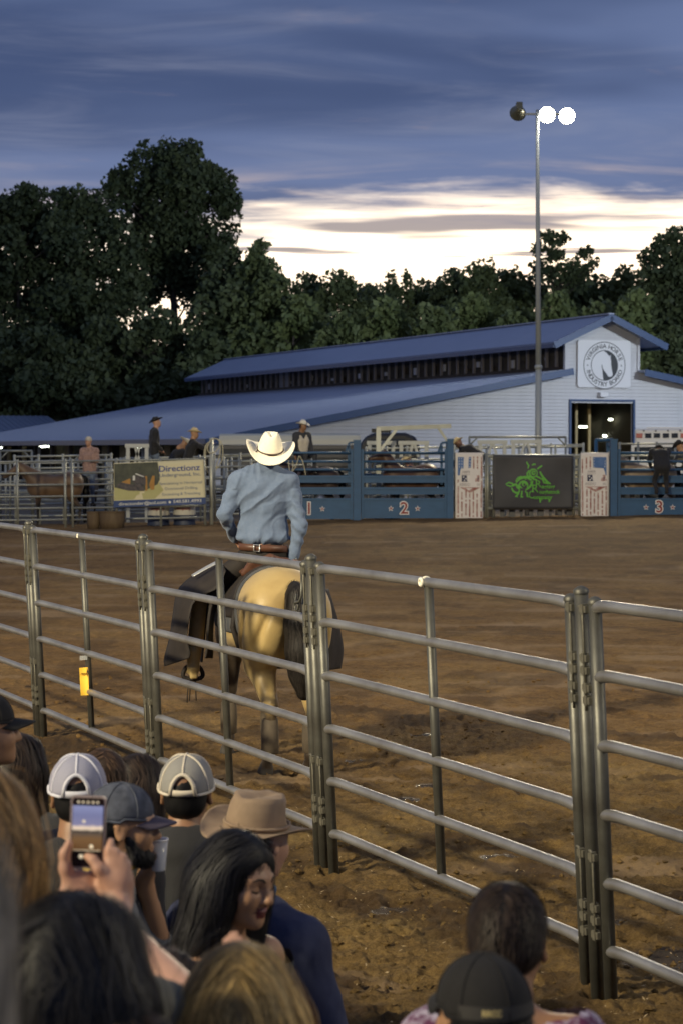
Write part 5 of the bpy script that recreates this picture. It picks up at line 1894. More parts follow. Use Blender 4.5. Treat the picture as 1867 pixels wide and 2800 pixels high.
TY = 72.0
g = GP(600, TY)
tr = empty('stock_trailer', g, 0, 'long cream-topped stock trailer behind the chutes', 'trailer')
TL = (985 - 600) / FPX * TY
zt = P(800, 1188, TY).z - g.z
prof = [(-0.05, 0.0), (0.05, 0.16), (0.22, 0.30), (0.7, 0.36), (1.3, 0.36), (1.78, 0.30), (1.95, 0.16), (2.05, 0.0)]
mb = MB()
mb.prism(prof, (0, 0, zt - 0.33), (0, 1, 0), (0, 0, 1), (TL, 0, 0))
mb.build('roof', M_TRW, tr)
MB().box((TL / 2, 1.0, (zt - 0.35 + 0.55) / 2), (TL - 0.1, 1.9, zt - 0.9)).build('body', M_TRD, tr)
for i in range(6): MB().box((TL / 2, 0.03, 0.7 + i * 0.28), (TL - 0.2, 0.04, 0.12)).build('slat', M_STEEL_D, tr)
for x in (TL * .55, TL * .72):
    wheel(tr, (x, 0.1, 0.36), 0.36)
    wheel(tr, (x, 1.9, 0.36), 0.36)
MB().bar((TL, 1, .5), (TL + .9, 1, .5), .1, .1).build('hitch', M_STEEL_D, tr)

VY = 70.0
g = GP(970, VY)
van = empty('black_van', g, 0, 'black rounded van roof behind chute 2', 'van')
VL = (1152 - 970) / FPX * VY
vt = P(1060, 1183, VY).z - g.z
pr_ = [(0.0, 0.45), (0.02, 0.95), (0.18, vt - 0.35), (0.36, vt - 0.10), (0.62, vt - 0.01), (1.6, vt), (VL - 0.5, vt - 0.01), (VL - 0.2, vt - 0.13), (VL - 0.05, vt - 0.5), (VL, 1.0), (VL, 0.45)]
mb = MB()
mb.prism(pr_, (0, 0, 0), (1, 0, 0), (0, 0, 1), (0, 1.85, 0))
bo = mb.build('body', M_BLACKCAR, van)
bv = bo.modifiers.new('round', 'BEVEL')
bv.width, bv.segments = 0.10, 3
for x0, x1 in ((0.35, 1.0), (1.06, VL - .55)): MB().box(((x0 + x1) / 2, -0.012, vt - 0.42), (x1 - x0, 0.03, 0.42)).build('window', M_GLASS, van)
MB().box((0.85, 0.9, vt + 0.07), (0.62, 0.5, 0.13)).build('roof_box', M_BLACKCAR, van)
for x in (0.45, VL - .45):
    for y in (.1, 1.75): wheel(van, (x, y, 0.34), 0.34)

# ambulance at the right edge
AY = 72.0
g = GP(1733, AY)
amb = empty('ambulance', g, R(-16), 'white ambulance behind chute 3, its box rising at the right edge', 'ambulance')
at_ = P(1733, 1172, AY).z - g.z
BW, BL = 2.2, 5.0
mb = MB().box((BW / 2, BL / 2, (at_ + .6) / 2), (BW, BL, at_ - .6))
bo = mb.build('box_body', M_AMB, amb)
bv = bo.modifiers.new('round', 'BEVEL')
bv.width, bv.segments = 0.07, 3
# front face of the box carries a light bar
for i in range(7):
    MB().box((0.16 + i * 0.285 * 1.02, -0.03, at_ - 0.23), (0.20, 0.06, 0.15)).build('warning_light', M_REDL if i in (0, 5, 6) else M_GLASS, amb)
for i in range(5): MB().box((0.3 + i * .4, -0.02, at_ - 0.07), (0.05, 0.04, 0.05)).build('marker_lamp', M_STEEL_D, amb)
MB().box((1.05, -1.15, 0.95), (2.0, 2.3, 0.85)).build('hood', M_AMB, amb)
MB().box((1.05, -0.75, 1.62), (1.85, 1.5, 0.62)).build('cab', M_AMB, amb)
MB().box((1.05, -1.52, 1.64), (1.65, 0.05, 0.46)).build('windscreen', M_GLASS, amb)
for s in (-1, 1):
    MB().box((1.05 + s * 0.78, -2.32, 1.0), (0.24, 0.06, 0.18)).build('headlight', M_HEAD, amb)
    MB().box((1.05 + s * 1.12, -1.35, 1.55), (0.16, 0.12, 0.26)).build('mirror', M_TRD, amb)
MB().box((1.05, -2.32, 0.98), (1.1, 0.05, 0.30)).build('grille', M_TRD, amb)
MB().box((BW + 0.02, 1.0, at_ - 0.45), (0.05, 0.55, 0.36)).build('side_light', M_REDL, amb)
MB().box((1.0, BL * .3, at_ + .03), (1.6, .3, .06)).build('roof_vent', M_AMB, amb)
me = text_mesh('228', 0.22, bold=0.004)
me.materials.append(M_INK)
link('number', me, None, amb, (BW - 0.28, -0.012, at_ - 0.48), (R(90), 0, 0))
for x in (0.15, BW - .15):
    for y in (-1.6, BL - 1.3): wheel(amb, (x, y, 0.38), 0.38)
# red square lamp block on the near right face (kept on the front corner panel)
MB().box((BW + 0.18, -0.0, at_ - 0.35), (0.34, 0.05, 0.34)).build('corner_light', M_REDL, amb)

# =================================================================== HAIR, HATS AND CAPS
def hair_mat(name, c, rough=0.42, spec=0.5):
    m = mat(name, c, 0.55, 0, 0.28, attr='tint')
    return m


def strand_obj(name, s, rs, n, steps, step, width, mtl, parent, flow, region=None, lift=(0.001, 0.006), h=0.012, tints=(0.55, 1.5), loose=0.0, fly=0.0):
    """Hair drawn as thin ribbons that run over the surface of the volume s along flow(p, normal)."""
    V, Q, _ = s.arrays(h)
    N = vnormals(V, Q)
    ok = np.ones(len(V), bool) if region is None else region(V, N)
    idx = rs.choice(np.flatnonzero(ok), n)
    p = V[idx] + rs.normal(size=(n, 3)) * h * 0.6

    def grad(q):
        e = 1e-3
        g = np.stack([s.eval(q + np.eye(3)[i] * e) - s.eval(q - np.eye(3)[i] * e) for i in range(3)], -1)
        return g / (np.linalg.norm(g, axis=1, keepdims=True) + 1e-9)
    lf = lift[0] + (lift[1] - lift[0]) * rs.rand(n)
    lf = np.where(rs.rand(n) < fly, lf + 0.022 * rs.rand(n), lf)
    jit = rs.normal(size=(n, 3)) * 0.16
    path, side = [], []
    for k in range(steps):
        g = grad(p)
        d0 = s.eval(p)
        free = np.zeros(n)
        if loose: free = np.full(n, loose) * (k / steps)
        p = p - ((d0 - lf - free * step * k) * 1.0)[:, None] * g
        f = flow(p, g) + jit
        t = f - (f * g).sum(1, keepdims=True) * g
        t /= np.linalg.norm(t, axis=1, keepdims=True) + 1e-9
        path.append(p.copy())
        sd = np.cross(t, g)
        side.append(sd / (np.linalg.norm(sd, axis=1, keepdims=True) + 1e-9))
        p = p + t * step
    path, side = np.stack(path, 1), np.stack(side, 1)
    wv_ = width * (0.6 + 0.8 * rs.rand(n))
    tap = np.interp(np.linspace(0, 1, steps), [0, .15, .7, 1], [0.5, 1, 0.9, 0.15])
    off = side * (wv_[:, None] * tap[None])[..., None] * 0.5
    VV = np.stack([path - off, path + off], 2).reshape(-1, 3)
    base = (np.arange(n) * steps * 2)[:, None] + np.arange(steps - 1)[None] * 2
    QQ = np.stack([base, base + 1, base + 3, base + 2], -1).reshape(-1, 4)
    me = np_mesh(VV, QQ)
    tv = np.repeat(tints[0] + (tints[1] - tints[0]) * rs.rand(n) ** 1.4, steps * 2)
    ca = me.color_attributes.new('tint', 'FLOAT_COLOR', 'POINT')
    ca.data.foreach_set('color', np.stack([tv, tv, tv, np.ones_like(tv)], -1).astype(np.float32).ravel())
    return link(name, me, mtl, parent)


def set_tint(o, v=0.7):
    me = o.data
    ca = me.color_attributes.new('tint', 'FLOAT_COLOR', 'POINT')
    ca.data.foreach_set('color', np.tile([v, v, v, 1], len(me.vertices)).astype(np.float32))
    return o


def western_hat(parent, M, mtl, bandm, a=0.100, b=0.085, h=0.135, top=0.52, brim=0.095, lift=0.085, dip=0.012, flat=0.0, tassel=False, name='hat', crease=0.030, n=56):
    """Felt or straw hat with a creased crown and a rolled brim; M is a 4x4 placing its crown base (x forward, z up)."""
    rings = []

    def edge(th, sc): return a * sc * math.cos(th), b * sc * math.sin(th)
    for i in range(7):                             # crown top with its crease
        t = i / 6.0
        row = []
        for k in range(n):
            th = 2 * math.pi * k / n
            x, y = edge(th, top * t + 0.0)
            z = h - flat * t * t
            z -= crease * math.exp(-(y / (b * 0.22)) ** 2) * (1 - (x / (a * 0.95)) ** 2)
            z -= crease * 0.75 * math.exp(-((abs(y) - b * top * .78) / (b * .20)) ** 2) * max(0, (x + a * 0.25) / a) * 1.0
            row.append((x * (1 + 0.08 * (1 - t)), y, z))
        rings.append(row)
    for i in range(1, 8):                          # crown wall
        t = i / 7.0
        row = []
        for k in range(n):
            th = 2 * math.pi * k / n
            sc = top + (1 - top) * math.sin(t * math.pi / 2) ** 0.9
            x, y = edge(th, sc)
            z = h * (1 - t) - (0.004 if i == 1 else 0)
            pin = 0.012 * math.exp(-((math.atan2(abs(y), x) - 0.75) / 0.35) ** 2) * math.sin(math.pi * min(1, (1 - t) * 1.2))
            r_ = math.hypot(x, y) or 1
            row.append((x - x / r_ * pin, y - y / r_ * pin, z))
        rings.append(row)
    for i in range(1, 10):                         # brim
        s = i / 9.0
        row = []
        for k in range(n):
            th = 2 * math.pi * k / n
            c, sn = math.cos(th), math.sin(th)
            w = brim * (1.0 + 0.05 * abs(c))
            roll = abs(sn) ** 2.2
            out = s * w * (1 - 0.22 * roll * s)
            x, y = a * c + out * c, b * sn + out * sn
            z = lift * roll * s ** 1.7 - dip * (1 - roll) * s - 0.004 * math.sin(3 * th) * s
            row.append((x, y, z))
        rings.append(row)
    vv = [p for r_ in rings for p in r_]
    ff = []
    for i in range(len(rings) - 1):
        for k in range(n):
            l = (k + 1) % n
            ff.append((i * n + k, (i + 1) * n + k, (i + 1) * n + l, i * n + l))
    ho = link(name, mesh_from(vv, ff, True), mtl, parent)
    ho.matrix_local = M
    so_ = ho.modifiers.new('thickness', 'SOLIDIFY')
    so_.thickness = 0.004
    mb = MB()
    mb.tube([((a + .003) * math.cos(t * math.pi / 20), (b + .003) * math.sin(t * math.pi / 20), 0.012) for t in range(40)], 0.006, 6, closed=True)
    bo_ = mb.build('hat_band', bandm, ho)
    if tassel:
        MB().tube([(-a * .35, b * 1.02, 0.014), (-a * .5, b * 1.15, 0.004), (-a * .55, b * 1.3, -0.015), (-a * .6, b * 1.25, -0.03)], [0.005, 0.004, 0.006, 0.007], 6).build('band_tassel', bandm, ho)
    return ho


def ball_cap(parent, M, mtl, bill_m, r=(0.105, 0.086, 0.098), seams=None, mesh_m=None, arch=True, backward=False, strap_text=None, name='cap', bill=True, seam_r=0.0028, bill_len=0.075):
    """Six-panel cap, x forward: front panels solid, rear panels optionally open mesh, arched opening with a strap behind."""
    n, rows = 48, 12
    vv, ff, mi = [], [], []

    def pt(k, i, sc=1.0):
        th = 2 * math.pi * k / n
        el = (i / rows) * math.pi / 2
        c, s_ = math.cos(th), math.sin(th)
        ce = math.cos(el) ** 0.85
        return (r[0] * sc * c * ce, r[1] * sc * s_ * ce, r[2] * sc * math.sin(el) - (0.012 * (1 - i / rows) if c < 0 else 0))
    for i in range(rows + 1):
        for k in range(n): vv.append(pt(k, i))
    for i in range(rows):
        for k in range(n):
            l = (k + 1) % n
            th = abs(((k + .5) / n) * 360 - 180)
            if arch and th < 27 and (i + .5) / rows < 0.42 * math.sqrt(max(0, 1 - (th / 27) ** 2)): continue
            ff.append((i * n + k, i * n + l, (i + 1) * n + l, (i + 1) * n + k))
            mi.append(1 if (mesh_m is not None and th < 118) else 0)
    me = mesh_from(vv, ff, True)
    me.polygons.foreach_set('material_index', mi)
    o = link(name, me, [mtl, mesh_m or mtl], parent)
    o.matrix_local = M
    sm = o.modifiers.new('thickness', 'SOLIDIFY')
    sm.thickness = 0.0025
    seams = seams or mtl
    mb = MB()
    for k in (0, 8, 16, 24, 32, 40):
        i0 = 0 if not (arch and k == 24) else 5
        mb.tube([pt(k, i, 1.006) for i in range(i0, rows + 1)], seam_r, 6)
    mb.tube([pt(k, 0, 1.004) for k in range(0, n)] if not arch else [pt(k % n, 0, 1.004) for k in range(28, 28 + n - 7)], seam_r * 1.5, 6, closed=not arch)
    if arch:
        ap = []
        for q in range(-8, 9):
            th = q / 8 * 27
            e = 0.42 * math.sqrt(max(0, 1 - (th / 27) ** 2))
            kk = (180 + th) / 360 * n
            el = e * math.pi / 2
            c, s_ = math.cos(R(180 + th)), math.sin(R(180 + th))
            ce = math.cos(el) ** .85
            ap.append((r[0] * 1.006 * c * ce, r[1] * 1.006 * s_ * ce, r[2] * 1.006 * math.sin(el) - 0.012 * (1 - e)))
        mb.tube(ap, seam_r * 2.0, 6)
    mb.build('piping', seams, o)
    MB().lathe([(0.008, 0), (0.007, 0.004), (0.0, 0.006)], 10, (0, 0, r[2] - 0.001)).build('button', seams, o)
    if arch:
        sp_ = []
        for q in range(-8, 9):
            th = R(180 + q / 8 * 28)
            sp_.append((r[0] * 1.0 * math.cos(th), r[1] * 1.0 * math.sin(th)))
        vs2 = [(x, y, -0.014) for x, y in sp_] + [(x, y, 0.008) for x, y in sp_]
        st_ = link('strap', mesh_from(vs2, [(i, i + 1, 18 + i, 17 + i) for i in range(16)], True), seams, o)
        q = st_.modifiers.new('t', 'SOLIDIFY')
        q.thickness = 0.003
    if bill:
        vs2, f2 = [], []
        m1, m2 = 14, 5
        for i in range(m1 + 1):
            t = (i / m1 - .5) * 2
            th = t * R(62)
            for j in range(m2 + 1):
                s_ = j / m2
                ex = bill_len * s_ * math.cos(t * 1.15) ** 0.6
                x = r[0] * math.cos(th) + ex
                y = r[1] * math.sin(th) * (1 - 0.08 * s_)
                vs2.append((x, y, 0.004 - 0.022 * t * t - 0.012 * s_))
        for i in range(m1):
            for j in range(m2):
                f2.append((i * (m2 + 1) + j, (i + 1) * (m2 + 1) + j, (i + 1) * (m2 + 1) + j + 1, i * (m2 + 1) + j + 1))
        bo_ = link('bill', mesh_from(vs2, f2, True), bill_m, o)
        q = bo_.modifiers.new('t', 'SOLIDIFY')
        q.thickness = 0.004
    return o


# =================================================================== HORSES
def horse_trunk(k=0.10):
    s = SDF()
    s.ell((-.50, 0, 1.20), (.34, .335, .33), k=.08)
    s.ell((-.36, 0, 1.30), (.38, .265, .21), k=.10)
    s.ell((0.02, 0, 1.09), (.62, .30, .335), k=.10)
    s.ell((.45, 0, 1.12), (.34, .24, .34), k=.10)
    s.cap((.12, 0, 1.34), (.45, 0, 1.41), .10, .09, k=.10)
    return s


def horse_sdf(head_turn=0.0, neck=((.50, 0, 1.25), (.98, 0, 1.66)), headp=(1.38, 0, 1.40), hind=((0, 0), (0, 0)), fore=((0, 0), (0, 0))):
    """Standing horse, x forward, hooves at z = 0."""
    s = horse_trunk()
    for i, sg in enumerate((1, -1)):
        y = .15 * sg
        fx, fz = hind[i]
        s.ell((-.60, .155 * sg, 1.13), (.215, .190, .31), k=.07)
        s.ell((-.50, .18 * sg, .98), (.20, .125, .22), k=.07)
        s.cap((-.53, y * 1.06, .98), (-.45, y * 1.12, .80), .165, .105, k=.08)
        s.cap((-.47, y * 1.08, .80), (-.70 + fx * .5, y, .54), .108, .060, k=.05)
        s.ell((-.73 + fx * .5, y, .535), (.065, .048, .075), k=.03)
        s.cap((-.725 + fx * .5, y, .50), (-.68 + fx, y, .18), .046, .038, k=.025)
        s.cap((-.695 + fx * .6, y, .45), (-.70 + fx, y, .20), .026, .024, k=.02)
        s.ell((-.685 + fx, y, .155), .050, k=.02)
        s.cap((-.675 + fx, y, .14), (-.62 + fx, y, .065), .042, .044, k=.02)
        s.cap((-.615 + fx, y, .060), (-.60 + fx, y, .025), .050, .062, k=.012, m=1)
        fx, fz = fore[i]
        y = .145 * sg
        s.ell((.44, .135 * sg, 1.02), (.17, .11, .24), k=.07)
        s.cap((.45, y, .95), (.46 + fx * .5, y, .54), .108, .062, k=.05)
        s.ell((.465 + fx * .5, y, .50), (.055, .05, .06), k=.03)
        s.cap((.465 + fx * .5, y, .47), (.455 + fx, y, .17), .043, .036, k=.02)
        s.ell((.455 + fx, y, .15), .047, k=.02)
        s.cap((.46 + fx, y, .13), (.50 + fx, y, .065), .040, .042, k=.02)
        s.cap((.505 + fx, y, .06), (.515 + fx, y, .025), .048, .06, k=.012, m=1)
    n0, n1 = neck
    n1 = np.array(n1)
    s.cap(n0, n1, .215, .115, k=.10)
    s.cap((.30, 0, 1.36), n1 + np.array((-.10, 0, .02)), .10, .08, k=.10)
    hp = np.array(headp)
    s.cap(n1 + np.array((.0, 0, .0)), hp, .115, .070, k=.05)
    s.ell(n1 * .62 + hp * .38 + np.array((-.03, 0, -.05)), (.11, .07, .10), k=.05)
    s.ell(hp, (.075, .062, .062), k=.03)
    for sg in (1, -1):
        s.cap(n1 + np.array((-.02, .055 * sg, .09)), n1 + np.array((-.03, .07 * sg, .20)), .034, .010, k=.02)
    return s


def coat_mat(name, body, leg, zleg=0.62, soft=0.16, rough=0.45, fore=0.0):
    """Coat colour with dark points below the hocks and knees."""
    m = bpy.data.materials.new(name)
    m.use_nodes = True
    nt = m.node_tree
    L = nt.links.new
    b = nt.nodes['Principled BSDF']
    b.inputs['Roughness'].default_value = rough
    b.inputs['Specular IOR Level'].default_value = 0.35
    b.inputs['Sheen Weight'].default_value = 0.15
    tc = nt.nodes.new('ShaderNodeTexCoord')
    sp_ = nt.nodes.new('ShaderNodeSeparateXYZ')
    L(tc.outputs['Object'], sp_.inputs[0])
    n = nt.nodes.new('ShaderNodeTexNoise')
    n.inputs['Scale'].default_value = 7
    n.inputs['Detail'].default_value = 5
    L(tc.outputs['Object'], n.inputs['Vector'])
    ad = nt.nodes.new('ShaderNodeMath')
    ad.operation = 'MULTIPLY_ADD'
    L(n.outputs[0], ad.inputs[0])
    ad.inputs[1].default_value = 0.25
    L(sp_.outputs[2], ad.inputs[2])
    fr = nt.nodes.new('ShaderNodeMapRange')
    L(sp_.outputs[0], fr.inputs[0])
    fr.inputs[1].default_value, fr.inputs[2].default_value = 0.15, 0.35
    fr.inputs[4].default_value = fore
    sb2 = nt.nodes.new('ShaderNodeMath')
    sb2.operation = 'SUBTRACT'
    L(ad.outputs[0], sb2.inputs[0])
    L(fr.outputs[0], sb2.inputs[1])
    rg = nt.nodes.new('ShaderNodeMapRange')
    rg.interpolation_type = 'SMOOTHSTEP'
    L(sb2.outputs[0], rg.inputs[0])
    rg.inputs[1].default_value, rg.inputs[2].default_value = zleg, zleg + soft
    n2 = nt.nodes.new('ShaderNodeTexNoise')
    n2.inputs['Scale'].default_value = 3.0
    n2.inputs['Detail'].default_value = 6
    L(tc.outputs['Object'], n2.inputs['Vector'])
    m0 = nt.nodes.new('ShaderNodeMix')
    m0.data_type = 'RGBA'
    m0.inputs[6].default_value = (*body, 1)
    m0.inputs[7].default_value = (body[0] * .68, body[1] * .62, body[2] * .55, 1)
    r2 = nt.nodes.new('ShaderNodeMapRange')
    r2.inputs[1].default_value, r2.inputs[2].default_value = 0.42, 0.75
    L(n2.outputs[0], r2.inputs[0])
    L(r2.outputs[0], m0.inputs[0])
    mx = nt.nodes.new('ShaderNodeMix')
    mx.data_type = 'RGBA'
    L(rg.outputs[0], mx.inputs[0])
    mx.inputs[6].default_value = (*leg, 1)
    L(m0.outputs[2], mx.inputs[7])
    L(mx.outputs[2], b.inputs['Base Color'])
    bp = nt.nodes.new('ShaderNodeBump')
    bp.inputs['Strength'].default_value = 0.25
    bp.inputs['Distance'].default_value = 0.004
    n3 = nt.nodes.new('ShaderNodeTexNoise')
    n3.inputs['Scale'].default_value = 55
    n3.inputs['Detail'].default_value = 4
    L(tc.outputs['Object'], n3.inputs['Vector'])
    L(n3.outputs[0], bp.inputs['Height'])
    L(bp.outputs[0], b.inputs['Normal'])
    return m


M_HOOF = mat('hoof', (0.05, 0.045, 0.04), 0.6)
M_BUCK = coat_mat('buckskin_coat', (0.40, 0.29, 0.118), (0.050, 0.036, 0.024), 0.52, 0.20, fore=.48)
M_TAIL = hair_mat('black_tail_hair', (0.020, 0.017, 0.015))
M_LEATHER = mat('dark_leather', (0.014, 0.011, 0.010), 0.75, noise=(14, 0.6, (0.028, 0.021, 0.017)), bump=(40, 0.2, 0.004))
M_BROWNL = mat('brown_leather', (0.105, 0.045, 0.026), 0.45, noise=(10, 0.6, (0.06, 0.028, 0.018)), bump=(40, 0.2, 0.004))
M_TANL = mat('tan_leather', (0.36, 0.25, 0.105), 0.6, noise=(12, 0.6, (0.24, 0.155, 0.065)), bump=(30, 0.2, 0.004))
M_SILVER = mat('silver_trim', (0.62, 0.62, 0.58), 0.3, 0.8)
HYAW = R(18)
HDIR = Vector((-math.sin(HYAW), math.cos(HYAW), 0))
hpos = Vector((-.345, 16.0, 0)) + HDIR * 0.80
hpos.z = float(gz(hpos.x, hpos.y)) + 0.012
horse = empty('horse', hpos, R(90) + HYAW, 'buckskin horse with a black tail, seen from behind, standing at the fence', 'horse')
hs = horse_sdf(hind=((0.04, 0), (-0.05, 0)), fore=((0.05, 0), (-.10, 0)), neck=((.50, 0, 1.20), (.95, -.16, 1.22)), headp=(1.22, -.24, .92))
# muscle furrow of the thigh and the cleft under the tail
hs.cap((-.83, 0, 1.25), (-.80, 0, .80), .045, .07, k=.07, op='s')
for sg in (1, -1):
    hs.cap((-.80, .20 * sg, 1.22), (-.68, .31 * sg, .86), .012, .022, k=.06, op='s')
    hs.cap((-.62, .335 * sg, 1.20), (-.52, .30 * sg, .92), .010, .018, k=.05, op='s')
    hs.cap((-.74, .245 * sg, .80), (-.70, .21 * sg, .62), .006, .012, k=.03, op='s')
sdf_obj('body', hs, 0.016, [M_BUCK, M_HOOF], horse, it=2)
ts = SDF()
tail_path = [(-.78, -.01, 1.40), (-.86, -.02, 1.33), (-.885, -.035, 1.15), (-.885, -.05, .95), (-.88, -.06, .78), (-.87, -.055, .64)]
tr_ = [.055, .092, .120, .124, .108, .05]
for i in range(5): ts.cap(tail_path[i], tail_path[i + 1], tr_[i], tr_[i + 1], k=.05)
to = sdf_obj('tail', ts, 0.016, M_TAIL, horse, it=2, disp=lambda V: 0.012 * (fbm(V[:, 0] * 30, V[:, 1] * 45, V[:, 2] * 3, o=3, seed=2) - .5))
set_tint(to, 0.75)
strand_obj('tail_hair', ts, np.random.RandomState(5), 2600, 14, 0.05, 0.0045, M_TAIL, to, lambda p, g: np.tile([0, 0, -1.0], (len(p), 1)), lift=(0.0, 0.012), tints=(0.3, 2.0), h=0.02)
ms_ = SDF()
for i in range(7):
    t = i / 6
    ms_.ell((.42 + .50 * t, .02 - .16 * t, 1.42 - .10 * t), (.08, .03, .12), k=.05)
mo = sdf_obj('mane', ms_, 0.018, M_TAIL, horse)
set_tint(mo, 0.8)
# leg boots
for x, y, nm in ((-.685, .15, 0), (-.735, -.15, 0), (.50, .145, 0), (.37, -.145, 0)):
    MB().lathe([(.050, .17), (.064, .18), (.066, .30), (.060, .42), (.052, .43)], 14, (x + .01, y, 0)).build('leg_boot', mat('boot_neoprene', (0.085, 0.066, 0.045), 0.8, noise=(16, .6, (.05, .04, .03))), horse)
# headstall and reins
MB().tube([(.92, -.02, 1.26), (1.02, -.06, 1.16), (1.14, -.12, 1.0), (1.22, -.16, .92)], .012, 6).build('bridle_strap', M_LEATHER, horse)
MB().tube([(1.2, -.16, .93), (.9, .02, 1.25), (.5, .06, 1.56), (.40, .02, 1.62)], .009, 6).build('rein', M_LEATHER, horse)

# ------------------------------------------------------------------ saddle
sad = empty('saddle', hpos, R(90) + HYAW, 'dark western saddle on the buckskin horse, brown cantle', 'saddle')


def shell(name, off, bx, bz, m, rad=0.03, yr=0.7, cx=0.0):
    """A skin of the horse's trunk pushed out by off and trimmed to a box."""
    s = SDF()
    for p in horse_trunk().p:
        if p[0] == 'e': s.p.append((p[0], p[1], p[2] + off) + p[3:])
        else: s.p.append((p[0], p[1], p[2], p[3] + off, p[4] + off) + p[5:])
    s.box(((bx[0] + bx[1]) / 2, 0, (bz[0] + bz[1]) / 2), ((bx[1] - bx[0]) / 2, yr, (bz[1] - bz[0]) / 2), rad=rad, k=.02, op='i')
    return sdf_obj(name, s, 0.018, m, sad, it=2)


shell('saddle_pad', 0.022, (-.36, .50), (1.02, 1.75), mat('wool_pad', (0.045, 0.05, 0.06), 0.9, noise=((30, 4, 4), .7, (.10, .095, .09)), bump=(60, .5, .006)))
shell('skirt', 0.042, (-.30, .44), (1.14, 1.75), M_LEATHER, rad=.10)
ss = SDF()
ss.ell((.12, 0, 1.475), (.28, .17, .05), k=.05)
ss.cap((-.10, .19, 1.47), (-.15, .14, 1.56), .025, .025, k=.03)
ss.cap((-.15, .14, 1.56), (-.17, 0, 1.595), .025, .026, k=.03)
ss.cap((-.17, 0, 1.595), (-.15, -.14, 1.56), .026, .025, k=.03)
ss.cap((-.15, -.14, 1.56), (-.10, -.19, 1.47), .025, .025, k=.03)
ss.ell((-.14, 0, 1.50), (.035, .16, .07), k=.04)
ss.cap((.36, 0, 1.50), (.42, 0, 1.64), .03, .026, k=.03)
ss.ell((.43, 0, 1.66), (.045, .045, .02), k=.02)
ss.ell((.36, 0, 1.50), (.07, .15, .06), k=.04)
sdf_obj('seat', ss, 0.012, M_BROWNL, sad)
ring_pts = lambda x, off: [(x, .318 * math.cos(t) * 1.0 + 0, 1.09 + (.345 + off) * math.sin(t)) for t in [i * math.pi / 12 + math.pi for i in range(13)]]
MB().tube([(-.28, .30, 1.25), (-.28, .325, 1.08), (-.28, .26, .88), (-.28, .1, .775), (-.28, -.1, .775), (-.28, -.26, .88), (-.28, -.325, 1.08), (-.28, -.30, 1.25)], .022, 8).build('rear_cinch', M_LEATHER, sad)
MB().tube([(-.02, -.01, .76), (-.04, .02, .70), (-.06, .03, .60), (-.09, .035, .50)], [.012, .013, .014, .010], 6).build('tie_strap', M_LEATHER, sad)

# =================================================================== RIDER
M_SKIN = mat('skin_weathered', (0.42, 0.22, 0.14), 0.5, noise=(20, 0.4, (0.34, 0.16, 0.10)))
def denim_mat(name, c, c2):
    m = mat(name, c, 0.85, 0, 0.2, noise=((26, 26, 26), 0.6, c2), bump=(140, 0.25, 0.002), sheen=0.15)
    return m
M_SHIRT = denim_mat('chambray_shirt', (0.112, 0.154, 0.240), (0.152, 0.196, 0.285))
M_STRAW = mat('straw_hat', (0.88, 0.83, 0.68), 0.75, noise=(60, 0.35, (0.80, 0.72, 0.54)), bump=(220, 0.35, 0.0015))
M_BAND = mat('hat_band_brown', (0.055, 0.030, 0.025), 0.5)
M_JEAN = denim_mat('dark_jeans', (0.06, 0.075, 0.11), (0.09, 0.11, 0.15))
RYAW = R(9)
rpos = Vector((-.600, 16.86, float(gz(-.6, 16.86))))
rider = empty('person', rpos, R(90) + RYAW, 'rider in a blue shirt, white straw hat and dark chaps on the buckskin horse', 'person')
hc = np.array((0.03, -0.055, 2.375))               # head centre


def head_sdf(s, c, Rm=np.eye(3), sc=1.0, fine=False):
    """Head and neck; c = head centre between the ears, x forward."""
    def q(v): return np.array(c) + Rm @ (np.array(v) * sc)
    def e(v, r, k=.02, m=0, op='u'): s.ell(q(v), np.array(r) * sc, rot=Matrix(Rm.tolist()), k=k * sc, m=m, op=op)
    def cp(a, b, ra, rb, k=.02, m=0, op='u'): s.cap(q(a), q(b), ra * sc, rb * sc, k=k * sc, m=m, op=op)
    e((-.012, 0, .030), (.098, .077, .092), .02)
    e((.030, 0, -.030), (.066, .062, .090), .03)
    e((.045, 0, -.078), (.045, .046, .035), .03)
    e((.079, 0, -.100), (.019, .022, .018), .025)
    for sg in (1, -1):
        cp((.084, .012 * sg, .022), (.070, .046 * sg, .020), .013, .012, .02)
        e((.060, .040 * sg, -.030), (.030, .026, .028), .03)
        e((.102, .033 * sg, -.002), (.018, .019, .013), .014, op='s')
        e((.073, .032 * sg, -.003), (.0165, .0165, .0150), .008)
        e((.101, .0110 * sg, -.0375), (.010, .0072, .0078), .008)
        # ear: rim, lobe and hollow
        e((-.008, .079 * sg, -.004), (.020, .009, .032), .010)
        e((-.004, .081 * sg, -.032), (.011, .008, .010), .010)
        e((-.002, .0885 * sg, .000), (.011, .006, .019), .006, op='s')
    cp((.090, 0, .014), (.112, 0, -.026), .0078, .0100, .014)
    e((.113, 0, -.0325), (.0112, .0105, .0098), .010)
    e((.0935, 0, -.0640), (.0115, .0195, .0052), .006, m=1)
    e((.0920, 0, -.0740), (.0112, .0165, .0062), .006, m=1)
    s.cap(q((-.020, 0, -.070)), q((-.045, 0, -.190)), .056 * sc, .060 * sc, k=.03 * sc)
    return s


